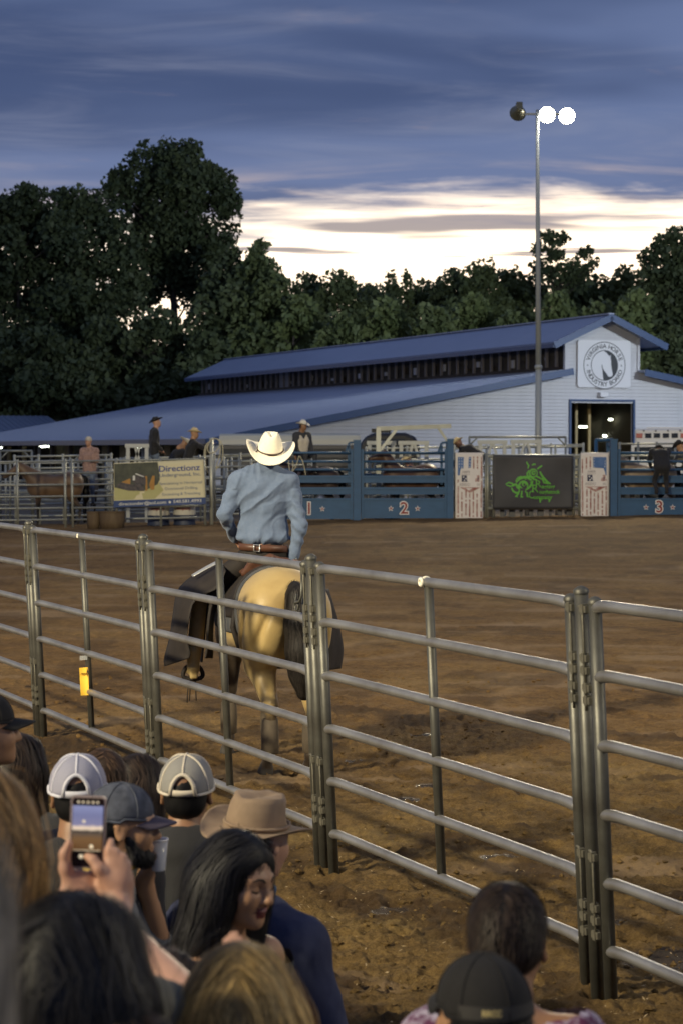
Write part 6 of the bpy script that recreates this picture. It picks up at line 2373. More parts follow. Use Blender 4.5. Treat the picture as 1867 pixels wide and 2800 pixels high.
def hand_sdf(s, wrist, fwd, up, sc=1.0, curl=0.6, side=1, k=.008, grip=None):
    """Hand with palm and five fingers. fwd = along the fingers, up = back of the hand, side = +1 if the thumb is on cross(up, fwd)."""
    f = np.array(fwd, float)
    f /= np.linalg.norm(f)
    u = np.array(up, float)
    u -= f * (u @ f)
    u /= np.linalg.norm(u)
    t = np.cross(u, f) * side
    w = np.array(wrist, float)
    Rm = Matrix(np.stack([f, t, u], 1).tolist())
    s.ell(w + f * .045 * sc, (.052 * sc, .041 * sc, .017 * sc), rot=Rm, k=.015)
    s.cap(w - f * .03 * sc, w + f * .02 * sc, .026 * sc, .027 * sc, k=.02)
    for i, (o, L) in enumerate(((.030, .078), (.010, .086), (-.011, .080), (-.030, .064))):
        a = w + f * .088 * sc + t * o * sc
        ang = 0.0
        r = (.0092 - .0006 * i) * sc
        for j, fr in enumerate((.42, .32, .26)):
            ang += curl * (0.55 if j == 0 else 0.75)
            d = f * math.cos(ang) - u * math.sin(ang)
            b = a + d * L * fr * sc
            s.cap(a, b, r, r * .92, k=k)
            a = b
            r *= .92
    a = w + f * .02 * sc + t * .034 * sc
    b = a + (f * .55 + t * .62 - u * .30) * .045 * sc
    c_ = b + (f * .90 + t * .20 - u * .38) * .034 * sc
    d_ = c_ + (f * .95 - u * .25 - t * .05) * .026 * sc
    s.cap(a, b, .015 * sc, .0125 * sc, k=.014)
    s.cap(b, c_, .0118 * sc, .0105 * sc, k=k)
    s.cap(c_, d_, .0105 * sc, .0088 * sc, k=k)
    return s


Rh = np.array(Matrix.Rotation(R(-6), 3, 'Z') @ Matrix.Rotation(R(-4), 3, 'Y'))
bs = SDF()
head_sdf(bs, hc, Rh)
bs.cap((0.0, -.03, 2.24), (0, 0, 1.70), .09, .11, k=.05)
sh_l, sh_r = np.array((0.0, .205, 2.175)), np.array((0.0, -.205, 2.165))
el_l, el_r = np.array((-.04, .305, 1.93)), np.array((-.07, -.275, 1.835))
wr_l, wr_r = np.array((.20, .20, 1.74)), np.array((-.045, -.225, 1.565))
bs.cap(sh_l, el_l, .045, .038, k=.04).cap(el_l, wr_l, .036, .027, k=.02)
bs.cap(sh_r, el_r, .045, .038, k=.04).cap(el_r, wr_r, .036, .027, k=.02)
hand_sdf(bs, wr_l, (.8, -.4, -.3), (.3, .4, .9), curl=.7, side=-1)
hand_sdf(bs, wr_r, (.25, .12, -1), (-.3, -1, 0), curl=.5, side=1)
sdf_obj('body', bs, 0.009, [M_SKIN, M_SKIN], rider)
# shirt
st = SDF()
st.ell((-.005, 0, 2.03), (.128, .205, .20), k=.06)
st.ell((-.030, 0, 2.13), (.100, .205, .12), k=.06)
st.ell((.0, .005, 1.82), (.125, .198, .14), k=.06)
st.ell((-.005, .005, 1.745), (.135, .205, .065), k=.05)
st.cap((-.02, .06, 2.255), sh_l + (-.01, 0, .015), .070, .068, k=.06)
st.cap((-.02, -.07, 2.255), sh_r + (-.01, 0, .015), .070, .068, k=.06)
st.cap(sh_l, el_l, .070, .056, k=.05).cap(el_l, wr_l, .054, .042, k=.03)
st.cap(sh_r, el_r, .071, .057, k=.05).cap(el_r, wr_r + (0, 0, .035), .055, .044, k=.03)
st.ell((-.015, -.028, 2.275), (.085, .085, .05), k=.04)


def shirt_folds(V):
    x, y, z = V[:, 0], V[:, 1], V[:, 2]
    back = np.clip((-x + .05) / .12, 0, 1)
    # slanting pull folds from the right armpit to the left hip, fan of creases at the right shoulder
    u = (z - 1.95) * 0.58 + (y) * 0.81
    w = (z - 1.95) * 0.81 - (y) * 0.58
    wob = 2.2 * fbm(y * 6, z * 6, x * 6, o=3, seed=4)
    def ridge(n_): return (1 - np.clip(np.abs(2 * n_ - 1) * 2.6, 0, 1)) ** 1.6 - .30
    wq = fbm(u * 3 + 5, w * 2.2, x * 2, o=3, seed=61)
    am = np.clip(fbm(u * 4 + 1, w * 3 + 7, o=2, seed=67) * 2.6 - .75, 0.12, 1)
    f1 = (1 - 2 * np.abs(np.sin(u * 17 + wq * 11))) * am
    f2 = (1 - 2 * np.abs(np.sin(u * 34 + wq * 24 + 1.3 * np.sin(w * 17)))) * np.clip(1.1 - am, 0, 1)
    arm = smooth01((np.abs(y) - .195) / .03) * (z < 2.12)
    f3 = np.sin(z * 62 + np.abs(y) * 40 + 14 * fbm(z * 4, y * 5, x * 5, o=3, seed=53)) * np.clip(fbm(z * 7, y * 7, x * 7, o=2, seed=59) * 2.4 - .5, .2, 1)
    f4 = np.sin(y * 50 + wob * 2) * np.exp(-((z - 1.73) / .05) ** 2)
    fine = (fbm(x * 40, y * 40, z * 40, o=3, seed=9) - .5)
    d = (0.0090 * f1 + 0.0045 * f2) * (1 - arm) * (0.35 + 0.65 * back) + 0.0085 * f3 * arm + 0.004 * f4 + 0.004 * fine
    return d


so2 = sdf_obj('shirt', st, 0.0075, M_SHIRT, rider, it=2, disp=shirt_folds, cut=lambda V: V[:, 2] < 2.335)
MB().tube([(.075 * math.cos(t * .3142) - .012, .078 * math.sin(t * .3142) - .032, 2.315 - .014 * math.cos(t * .3142)) for t in range(20)], .014, 8, closed=True).build('collar', M_SHIRT, so2)
for (y_, z_) in ((-.262, 1.70), (-.262, 1.63), (-.255, 1.585)):
    MB().lathe([(0, .0), (.006, 0), (.005, .003), (0, .004)], 8).build('snap_button', M_SILVER, so2, (-.098 + (1.70 - z_) * .12, y_ + .012, z_), (R(-90), 0, R(-80)))
# trousers, chaps
lg = SDF()
lg.ell((0.0, 0.0, 1.62), (.145, .175, .12), k=.05)
kn_l, kn_r = np.array((.27, .455, 1.30)), np.array((.27, -.40, 1.30))
an_l, an_r = np.array((.16, .530, .80)), np.array((.16, -.455, .80))
for kn, an, sg in ((kn_l, an_l, 1), (kn_r, an_r, -1)):
    lg.cap((0.02, .10 * sg, 1.58), kn, .100, .078, k=.05)
    lg.cap(kn, an, .076, .055, k=.03, m=1)
sdf_obj('trousers', lg, 0.013, [M_LEATHER, M_TANL], rider, it=2)
# belt of the chaps with buckle
bl = MB()
pts = [(.150 * math.cos(t * math.pi / 14), .186 * math.sin(t * math.pi / 14), 1.672 + .010 * math.sin(t * math.pi / 14)) for t in range(28)]
vs2 = [(x, y, z - .026) for x, y, z in pts] + [(x, y, z + .026) for x, y, z in pts]
be = link('belt', mesh_from(vs2, [(i, (i + 1) % 28, 28 + (i + 1) % 28, 28 + i) for i in range(28)], True), M_BROWNL, rider)
q = be.modifiers.new('t', 'SOLIDIFY')
q.thickness, q.offset = .008, 1
bx, by = -.148, .055
MB().tube([(bx - .008, by + .040, 1.650), (bx - .010, by - .005, 1.648), (bx - .010, by - .005, 1.698), (bx - .008, by + .040, 1.700)], .0055, 6, closed=True).build('buckle', M_SILVER, be)
# boots
for an, sg in ((an_l, 1), (an_r, -1)):
    b_ = SDF()
    b_.cap(an + (0, 0, .06), an + (-.01, 0, -.05), .056, .048, k=.02)
    b_.cap(an + (-.02, 0, -.075), an + (.17, .02 * sg, -.095), .044, .036, k=.03)
    b_.ell(an + (.08, .01 * sg, -.105), (.13, .040, .022), k=.015)
    b_.box(an + (-.025, 0, -.125), (.032, .030, .028), rad=.008, k=.006)
    sdf_obj('boot', b_, 0.009, mat('boot_leather', (0.40, 0.30, 0.13), 0.5, noise=(14, .5, (.27, .19, .08))), rider)
# flaring chap wings
def sheet(name, left, right, Yl, Yr, m, parent, root, n=16, bulge=0.05, th=0.006, rip=0.012):
    """Leather sheet between two edge curves measured in the photo, bowed out in depth."""
    def curve(pts, t):
        k = t * (len(pts) - 1)
        i = min(int(k), len(pts) - 2)
        f = k - i
        p0, p1, p2, p3 = [np.array(pts[max(0, min(len(pts) - 1, j))], float) for j in (i - 1, i, i + 1, i + 2)]
        return 0.5 * ((2 * p1) + (p2 - p0) * f + (2 * p0 - 5 * p1 + 4 * p2 - p3) * f * f + (3 * p1 - p0 - 3 * p2 + p3) * f ** 3)
    inv = root.matrix_world.inverted() if root.matrix_world != Matrix.Identity(4) else (Matrix.Translation(root.location) @ root.rotation_euler.to_matrix().to_4x4()).inverted()
    vv = []
    for i in range(n + 1):
        v = i / n
        a, b = curve(left, v), curve(right, v)
        for j in range(9):
            u = j / 8
            p = a * (1 - u) + b * u
            Y = Yl * (1 - u) + Yr * u - bulge * math.sin(math.pi * u) + rip * math.sin(9 * u + 4 * v)
            vv.append(inv @ P(p[0], p[1], Y))
    ff = [(i * 9 + j, i * 9 + j + 1, (i + 1) * 9 + j + 1, (i + 1) * 9 + j) for i in range(n) for j in range(8)]
    o = link(name, mesh_from(vv, ff, True), m, parent)
    q = o.modifiers.new('t', 'SOLIDIFY')
    q.thickness, q.offset = th, 0
    return o


bpy.context.view_layer.update()
sheet('chap_wing', [(604, 1536), (540, 1566), (488, 1612), (474, 1680), (464, 1745), (450, 1800), (452, 1822)], [(618, 1560), (596, 1608), (535, 1640), (517, 1700), (513, 1750), (522, 1785), (518, 1800)], 17.10, 16.72, M_LEATHER, rider, rider, bulge=.06)
sheet('chap_flap', [(585, 1600), (572, 1660), (566, 1720), (564, 1775), (560, 1800)], [(612, 1600), (592, 1660), (584, 1720), (584, 1770), (582, 1800)], 16.78, 16.86, M_LEATHER, rider, rider, bulge=.02)
sheet('chap_wing', [(886, 1610), (890, 1700), (896, 1780), (900, 1832)], [(898, 1610), (922, 1690), (938, 1770), (932, 1828)], 17.0, 17.25, M_LEATHER, rider, rider, bulge=.03)
sheet('chap_trim', [(600, 1530), (565, 1548), (524, 1572)], [(604, 1537), (568, 1555), (528, 1578)], 16.95, 16.93, M_SILVER, rider, rider, n=8, bulge=0.0, rip=0)
# hat
HM = Matrix.Translation(Vector(hc) + Vector((-.015, 0, .045))) @ Matrix.Rotation(R(-6), 4, 'Z') @ Matrix.Rotation(R(-23), 4, 'Y') @ Matrix.Rotation(R(3), 4, 'X')
western_hat(rider, HM, M_STRAW, M_BAND, a=0.106, b=0.097, h=0.160, top=0.50, brim=0.112, lift=0.070, dip=0.026, tassel=True, crease=.034)
hh = SDF()
hh.ell(hc + np.array((-.030, 0, .0)), (.088, .080, .072), k=.02)
ho_ = sdf_obj('hair', hh, 0.010, hair_mat('hair_brown_short', (0.05, 0.032, 0.02)), rider)
set_tint(ho_, 1.0)

# stirrups
for sg, lab in ((1, 'dark wooden stirrup under the rider left boot, straps hanging'), (-1, 'dark stirrup on the far side of the buckskin horse')):
    loc = rpos + (Matrix.Rotation(R(90) + RYAW, 3, 'Z') @ Vector((.20, (.53 if sg > 0 else .455) * sg, .68)))
    sr = empty('stirrup', loc, R(90) + RYAW, lab, 'stirrup', 'stirrups of the saddle')
    pts = [(0, .078 * math.cos(t), -.012 + (.085 if math.sin(t) > 0 else .030) * math.sin(t)) for t in [i * 2 * math.pi / 22 for i in range(22)]]
    MB().tube(pts, .017, 8, closed=True).build('bow', M_LEATHER, sr)
    MB().box((0, 0, -.036), (.085, .135, .020)).build('tread', M_LEATHER, sr)
    MB().box((.03, -.095 * sg, .34), (.10, .012, .50), rot=(R(6 * sg), 0, 0)).build('fender', M_LEATHER, sr)
    for y in (-.02, .02, .035):
        MB().tube([(0, y, -.05), (.004, y * 1.1, -.12), (.0, y * 1.3, -.19 - abs(y))], .005, 5).build('thong', M_LEATHER, sr)

# =================================================================== PEOPLE
def yawm(a): return Matrix.Rotation(a, 3, 'Z')


SEATED = dict(neck=(-.050, 0, -.172), chest=(-.060, 0, -.385), pelvis=(-.08, 0, -.73), shL=(-.055, .182, -.238), shR=(-.055, -.182, -.238), elL=(-.03, .245, -.53), elR=(-.03, -.245, -.53),
              wrL=(.20, .13, -.63), wrR=(.20, -.13, -.63), hipL=(-.02, .10, -.78), hipR=(-.02, -.10, -.78), knL=(.40, .14, -.76), knR=(.40, -.14, -.76), anL=(.38, .13, -1.18), anR=(.38, -.13, -1.18))


def figure(label, loc, yaw, J, skin, shirt, trousers, h=0.024, hh=None, headR=(0, 0, 0), sleeve=1.0, group=None, belly=1.0, shirt_disp=None, hands=True, scale=1.0, legs=True, boots=None, lips=None, hand_dir=None, narrow=1.0, shirt_top=None):
    """A clothed person. J gives joints relative to the head centre (x forward, y left); loc is the head centre in the world."""
    J = {**SEATED, **J}
    J = {k: np.array(v, float) * scale for k, v in J.items()}
    loc = Vector(loc)
    gzv = float(gz(loc.x, loc.y))
    root = empty('person', (loc.x, loc.y, gzv), R(90) + yaw, label, 'person', group)
    o = np.array((0, 0, loc.z - gzv))
    J = {k: v + o for k, v in J.items()}
    J['head'] = o
    Rm = np.array(Matrix.Rotation(headR[2], 3, 'Z') @ Matrix.Rotation(headR[1], 3, 'Y') @ Matrix.Rotation(headR[0], 3, 'X'))
    root['__hr'] = 0
    del root['__hr']
    hs_ = SDF()
    head_sdf(hs_, o, Rm, scale)
    hs_.cap(o + Rm @ np.array((-.035, 0, -.13)) * scale, J['neck'], .056 * scale, .062 * scale, k=.03)
    lat = J['shL'] - J['shR']
    lat /= np.linalg.norm(lat)
    lat_s = lat * scale
    b_ = SDF()
    b_.cap(J['neck'], J['chest'], .056 * scale, .025 * scale, k=.03)
    for s_ in 'LR':
        b_.cap(J['sh' + s_], J['el' + s_], .046 * scale, .038 * scale, k=.04)
        b_.cap(J['el' + s_], J['wr' + s_], .040 * scale, .027 * scale, k=.02)
        b_.cap(J['neck'] + (0, 0, -.03 * scale), J['sh' + s_], .05 * scale, .052 * scale, k=.06)
        if hands:
            d = J['wr' + s_] - J['el' + s_]
            hd = hand_dir.get(s_) if hand_dir else None
            hand_sdf(b_, J['wr' + s_], d if hd is None else hd[0], (0, 0, 1) if hd is None else hd[1], sc=scale, side=1 if s_ == 'R' else -1, curl=.5)
    if hh:
        V1, Q1, m1 = hs_.arrays(hh)
        V1 = smooth_verts(V1, Q1, 1)
        V2, Q2, m2 = b_.arrays(h)
        V2 = smooth_verts(V2, Q2, 2)
        V, Q, mi = np.concatenate([V1, V2]), np.concatenate([Q1, Q2 + len(V1)]), np.concatenate([m1, m2 * 0])
    else:
        V, Q, mi = SDF().join(hs_).join(b_).arrays(h)
        V = smooth_verts(V, Q, 1)
    link('body', np_mesh(V, Q, mi[Q[:, 0]]), [skin, lips or skin], root)
    if shirt is not None:
        t = SDF()
        for s_, sg in (('L', 1), ('R', -1)):
            t.cap(J['pelvis'] + lat_s * sg * .065 * belly + (0, 0, .02), J['chest'] + lat_s * sg * .085 * narrow, .115 * belly * scale, .112 * scale, k=.07)
            t.cap(J['neck'] + np.array((-.0, 0, -.02)) * scale + lat_s * sg * .03, J['sh' + s_], .068 * scale, .068 * scale, k=.06)
            t.cap(J['chest'] + lat_s * sg * .085, J['sh' + s_] + (0, 0, -.03 * scale), .105 * scale, .075 * scale, k=.06)
            if sleeve > 0:
                e1 = J['sh' + s_] + (J['el' + s_] - J['sh' + s_]) * min(1, sleeve * 2)
                t.cap(J['sh' + s_], e1, .070 * scale, .060 * scale, k=.05)
                if sleeve > 0.5:
                    e2 = J['el' + s_] + (J['wr' + s_] - J['el' + s_]) * (sleeve - .5) * 2 * .92
                    t.cap(J['el' + s_], e2, .057 * scale, .042 * scale, k=.03)
        t.cap(J['neck'] + np.array((-.012, 0, -.075)) * scale, J['chest'] + np.array((-.012, 0, .03)) * scale, .085 * scale, .110 * scale, k=.06)
        if shirt_disp is None:
            def shirt_disp(V):
                n1 = fbm(V[:, 0] * 9, V[:, 1] * 9, V[:, 2] * 5, o=3, seed=int(abs(loc.x) * 100) + 3)
                return 0.020 * (np.abs(n1 - .5) * -2 + .35) * scale
        zt = J['neck'][2] + (0.055 if shirt_top is None else shirt_top) * scale
        sdf_obj('shirt', t, h * 0.8, shirt, root, it=2, disp=shirt_disp, cut=lambda V: V[:, 2] < zt + 0.25 * (np.abs(V[:, 1] - J['neck'][1]) - .06) + .012)
    if legs and trousers is not None:
        t = SDF()
        t.ell(J['pelvis'] + (0, 0, -.03), (.13, .17, .12), k=.05)
        for s_ in 'LR':
            t.cap(J['hip' + s_], J['kn' + s_], .088, .068, k=.05)
            t.cap(J['kn' + s_], J['an' + s_], .066, .052, k=.03)
        sdf_obj('trousers', t, max(h, .02), trousers, root, it=2)
        for s_ in 'LR':
            a = J['an' + s_]
            q = SDF().cap(a + (0, 0, .03), a + (.0, 0, -.03), .05, .048, k=.02).cap(a + (-.01, 0, -.045), a + (.15, 0, -.06), .042, .034, k=.03)
            sdf_obj('shoe', q, .02, boots or M_LEATHER, root)
    return root, J, Rm, hs_


def head_mat4(o, Rm): return Matrix.Translation(Vector(o)) @ Matrix(Rm.tolist()).to_4x4()


SK_A = mat('skin_fair', (0.50, 0.29, 0.20), 0.48, noise=(24, 0.35, (0.42, 0.21, 0.14)))
SK_B = mat('skin_olive', (0.40, 0.225, 0.125), 0.48, noise=(24, 0.35, (0.33, 0.17, 0.09)))
SK_C = mat('skin_brown', (0.27, 0.145, 0.08), 0.48, noise=(24, 0.35, (0.21, 0.105, 0.055)))
C_BLACK = mat('cloth_black', (0.016, 0.016, 0.018), 0.85, noise=(20, .4, (.024, .024, .027)), sheen=.1)
C_DARK = mat('cloth_charcoal', (0.04, 0.042, 0.048), 0.85, noise=(20, .5, (.06, .06, .068)))
C_NAVY = mat('cloth_navy', (0.024, 0.030, 0.070), 0.85, noise=(30, .5, (.036, .043, .09)), bump=(120, .2, .002))
C_GREY = mat('cloth_grey', (0.16, 0.165, 0.175), 0.85, noise=(30, .5, (.11, .115, .12)))
C_BLUEJ = mat('cloth_jeans', (0.10, 0.13, 0.18), 0.85, noise=(12, .6, (.16, .19, .24)))
C_PINK = mat('cloth_camo_pink', (0.42, 0.27, 0.22), 0.85, noise=(16, .9, (.20, .13, .11)))
C_CREAM = mat('cloth_cream', (0.60, 0.54, 0.42), 0.8, noise=(10, .5, (.48, .42, .32)))
C_OLIVE = mat('cloth_olive_grey', (0.17, 0.16, 0.12), 0.85, noise=(6, .5, (.13, .125, .10)))
HAT_TAN = mat('hat_straw_tan', (0.62, 0.50, 0.28), 0.75)
HAT_BLK = mat('hat_black_felt', (0.02, 0.02, 0.022), 0.8)
HAT_WHT = mat('hat_white_straw', (0.70, 0.66, 0.55), 0.75)


def add_hat(root, o, Rm, m, band=None, tilt=-6, sc=1.0, **kw):
    M = head_mat4(o, Rm) @ Matrix.Translation((-.012, 0, .055)) @ Matrix.Rotation(R(tilt), 4, 'Y') @ Matrix.Scale(sc, 4)
    return western_hat(root, M, m, band or M_BAND, n=32, **kw)


# ---------------------------------------------------------------- people at the far fence and chutes
def far_person(label, px, py, Y, yaw, J, shirt, trousers, skin=None, hat=None, cap=None, headR=(0, 0, 0), sleeve=1.0, hair=None, vest=None, hat_kw={}, tilt=-6, scale=1.06, group='people at the chutes and far fence', **kw):
    root, J2, Rm, hs_ = figure(label, P(px, py, Y), yaw, J, skin or SK_B, shirt, trousers, h=.026, headR=headR, sleeve=sleeve, scale=scale, group=group, **kw)
    if hat: add_hat(root, J2['head'], Rm, hat, tilt=tilt, sc=scale * 1.05, **hat_kw)
    if cap: ball_cap(root, head_mat4(J2['head'], Rm) @ Matrix.Translation((-.008, 0, .038)) @ Matrix.Scale(scale, 4), cap, cap, arch=False)
    if hair:
        q = SDF().ell(J2['head'] + Rm @ np.array((-.035, 0, .01)), (.085, .085, .10), rot=Matrix(Rm.tolist()))
        set_tint(sdf_obj('hair', q, .022, hair, root), 1.0)
    if vest:
        q = SDF()
        for sg in (1, -1):
            q.cap(J2['pelvis'] + (0.02, .06 * sg, .10), J2['chest'] + (.02, .085 * sg, 0), .118, .118, k=.06)
            q.cap(J2['chest'] + (.02, .085 * sg, 0), J2['neck'] + (.01, .08 * sg, -.07), .11, .07, k=.06)
        sdf_obj('vest', q, .024, vest, root)
    return root


STAND = dict(hipL=(-.03, .10, -.84), hipR=(-.03, -.10, -.84), knL=(.05, .12, -1.22), knR=(.05, -.12, -1.22), anL=(-.02, .12, -1.62), anR=(-.02, -.12, -1.62), pelvis=(-.06, 0, -.78))
H_DK = hair_mat('hair_far_dark', (0.03, 0.022, 0.018))
far_person('man in a pale cap and mottled pink shirt above the left pens', 243, 1207, 61.0, R(165), dict(STAND, wrL=(.22, .16, -.52), wrR=(.22, -.16, -.52)), C_PINK, C_BLUEJ, skin=SK_A, cap=C_CREAM, sleeve=.4)
far_person('man in a black hat and black shirt standing on the far fence', 429, 1155, 58.6, R(-75), dict(STAND, elL=(-.10, .22, -.50), wrL=(.10, .20, -.70), elR=(-.10, -.22, -.50), wrR=(.12, -.16, -.72)), C_BLACK, C_BLUEJ, skin=SK_A,
           hat=HAT_BLK, headR=(0, R(-8), 0), tilt=-14, hat_kw=dict(h=.10, brim=.085, lift=.06, dip=.0))
far_person('cowboy in a tan hat and dark shirt reaching to the rope post', 533, 1186, 59.0, R(-78), dict(STAND, chest=(-.10, 0, -.38), pelvis=(-.20, 0, -.74), shL=(-.02, .17, -.26), shR=(-.02, -.17, -.26), elL=(.22, .14, -.33), wrL=(.42, .06, -.24), elR=(.20, -.16, -.36), wrR=(.40, -.06, -.27),
           hipL=(-.2, .1, -.8), hipR=(-.2, -.1, -.8), knL=(-.12, .12, -1.2), knR=(-.12, -.12, -1.2), anL=(-.22, .12, -1.6), anR=(-.22, -.12, -1.6)), C_BLACK, C_DARK, skin=SK_B, hat=HAT_TAN, headR=(0, R(6), 0), tilt=0, hat_kw=dict(h=.11, brim=.085, lift=.055))
far_person('cowboy bending forward in a white hat behind the tan hatted one', 506, 1214, 59.8, R(-60), dict(STAND, chest=(-.22, 0, -.28), pelvis=(-.42, 0, -.58), neck=(-.08, 0, -.16), shL=(-.14, .17, -.22), shR=(-.14, -.17, -.22), elL=(.0, .2, -.48), elR=(.0, -.2, -.48), wrL=(.16, .12, -.6), wrR=(.16, -.12, -.6),
           hipL=(-.42, .1, -.64), hipR=(-.42, -.1, -.64), knL=(-.36, .12, -1.05), knR=(-.36, -.12, -1.05), anL=(-.45, .12, -1.45), anR=(-.45, -.12, -1.45)), C_BLACK, C_BLACK, hat=HAT_WHT, headR=(0, R(48), R(-10)), tilt=0, hat_kw=dict(h=.11, brim=.10, lift=.06))
far_person('cowboy in a straw hat and cream vest sitting on top of chute 1', 829, 1165, 60.5, R(-152), dict(elL=(-.04, .24, -.50), elR=(-.04, -.24, -.50), wrL=(.05, .26, -.76), wrR=(.05, -.26, -.76)), C_DARK, C_DARK, skin=SK_C, hat=HAT_WHT, vest=C_CREAM, headR=(0, R(8), R(35)), tilt=2, hat_kw=dict(h=.11, brim=.085, lift=.045), hair=H_DK)
far_person('cowboy in a yellow straw hat stooping over the rail beside chute 2', 1252, 1212, 60.9, R(75), dict(STAND, neck=(-.10, 0, -.10), chest=(-.30, 0, -.16), pelvis=(-.58, 0, -.34), shL=(-.16, .18, -.15), shR=(-.16, -.18, -.15), elL=(-.02, .22, -.40), elR=(-.02, -.22, -.40), wrL=(.12, .15, -.60), wrR=(.12, -.15, -.60),
           hipL=(-.60, .10, -.40), hipR=(-.60, -.10, -.40), knL=(-.52, .12, -.82), knR=(-.52, -.12, -.82), anL=(-.62, .12, -1.22), anR=(-.62, -.12, -1.22)), C_BLACK, C_DARK, skin=SK_C, hat=HAT_TAN, headR=(0, R(40), 0), tilt=0, hat_kw=dict(h=.11, brim=.085, lift=.05))
far_person('dark clothed cowboy seen from behind bending over chute 3', 1800, 1236, 60.05, R(4), dict(neck=(-.10, 0, .03), chest=(-.24, 0, -.06), pelvis=(-.40, 0, -.40), shL=(-.13, .195, .02), shR=(-.13, -.195, .02), elL=(.02, .25, -.20), elR=(.04, -.24, -.20), wrL=(.16, .16, -.42), wrR=(.16, -.16, -.42),
           hipL=(-.40, .10, -.46), hipR=(-.40, -.10, -.46), knL=(-.20, .16, -.72), knR=(-.20, -.15, -.74), anL=(-.38, .14, -1.00), anR=(-.38, -.13, -1.00)), C_BLACK, C_BLACK, belly=1.25, shirt_top=.12, hat=HAT_BLK, headR=(0, R(70), 0), tilt=0, hat_kw=dict(h=.09, brim=.06, lift=.03))
far_person('second dark clothed man at the right edge behind chute 3', 1858, 1222, 60.9, R(60), dict(STAND, neck=(-.06, 0, -.15), chest=(-.16, 0, -.32), pelvis=(-.28, 0, -.66), elL=(.10, .2, -.42), wrL=(.3, .12, -.5)), C_OLIVE, C_DARK, hat=HAT_BLK, headR=(0, R(30), 0))
far_person('cowboy behind chute 2, only his straw hat and forearm showing', 1113, 1259, 61.4, R(120), dict(elL=(.10, .22, -.30), wrL=(.30, .05, -.20), elR=(.05, -.22, -.36), wrR=(.26, -.05, -.30)), C_NAVY, C_DARK, skin=SK_A, hat=HAT_TAN, headR=(0, R(30), 0), hat_kw=dict(h=.10, brim=.08, lift=.04))

# ---------------------------------------------------------------- horses in chutes and pens
M_BAY = coat_mat('bay_coat', (0.085, 0.042, 0.022), (0.02, 0.016, 0.014), 0.75, .2)
M_BROWNH = coat_mat('brown_coat', (0.130, 0.080, 0.045), (0.03, 0.024, 0.02), 0.7, .2)
M_DARKH = coat_mat('dark_bay_coat', (0.045, 0.026, 0.02), (0.015, 0.013, 0.012), 0.7, .2)
far_h = horse_sdf()
hV, hQ, hm = far_h.arrays(0.035)
hV = smooth_verts(hV, hQ, 2)
HME = np_mesh(hV, hQ, hm[hQ[:, 0]])
up_h = horse_sdf(neck=((.46, 0, 1.28), (.72, 0, 1.78)), headp=(1.10, 0, 1.66))
uV, uQ, um = up_h.arrays(0.035)
UME = np_mesh(smooth_verts(uV, uQ, 2), uQ, um[uQ[:, 0]])
tq = SDF()
for i in range(5): tq.cap(tail_path[i], tail_path[i + 1], tr_[i] * .8, tr_[i + 1] * .8, k=.05)
tV, tQ, _ = tq.arrays(.035)
TME = np_mesh(tV, tQ)


def far_horse(label, px, Y, yaw, coat, me, sc=1.0, name='horse'):
    g = GP(px, Y)
    root = empty(name, g, yaw, label, 'horse', 'horses in the chutes and pens')
    m2 = me.copy()
    m2.materials.clear()
    m2.materials.append(coat)
    m2.materials.append(M_HOOF)
    link('body', m2, None, root)
    t = link('tail', TME, H_DK, root)
    mn = SDF()
    for i in range(6):
        f = i / 5
        a = (.36, 0, 1.44) if me is UME else (.36, 0, 1.44)
        b = (.66, 0, 1.86) if me is UME else (.92, 0, 1.74)
        mn.ell([a[j] + (b[j] - a[j]) * f + (0, .05, -.05)[j] for j in range(3)], (.07, .035, .11), k=.04)
    set_tint(sdf_obj('mane', mn, .03, H_DK, root), .9)
    root.scale = (sc, sc, sc)
    return root


far_horse('bay horse with raised head standing in chute 2', 1120, 60.55, R(180), M_BAY, UME, 1.0)
far_horse('dark horse standing in chute 1 under the seated cowboy', 850, 60.55, R(180), M_DARKH, HME, .98)
far_horse('brown horse with black neck in the left pens', 150, 60.2, R(186), M_BROWNH, HME, .98)
far_horse('dark bay horse behind the brown one in the left pens', 235, 63.4, R(80), M_DARKH, HME, .95)
far_horse('pale tan horse standing in chute 3', 1770, 60.55, R(180), coat_mat('dun_coat', (0.26, 0.19, 0.12), (0.05, .04, .03), .6, .2), HME, .95)
cv = empty('saddle_blanket', P(842, 1286, 60.5), 0, 'purplish riding gear lying on the dark horse in chute 1', 'gear')
q = SDF()
q.ell((0, 0, 0), (.30, .34, .10), k=.03).ell((.18, -.1, .06), (.14, .2, .07), k=.03).cap((-.2, -.25, .02), (-.3, -.33, -.25), .06, .04)
sdf_obj('pad', q, .025, mat('purple_gear', (.055, .045, .07), .8, noise=(9, .6, (.10, .085, .10))), cv)

# =================================================================== SPECTATORS IN THE FOREGROUND
G_SP = 'spectators seated in front of the fence'


def head_at(px, top, Y, up=0.128):
    """Head centre for a head whose crown shows at photo row top."""
    p = P(px, top, Y)
    return Vector((p.x, p.y, p.z - up))


def L2W(o, Rm):
    return lambda v: np.array(o) + Rm @ np.array(v, float)


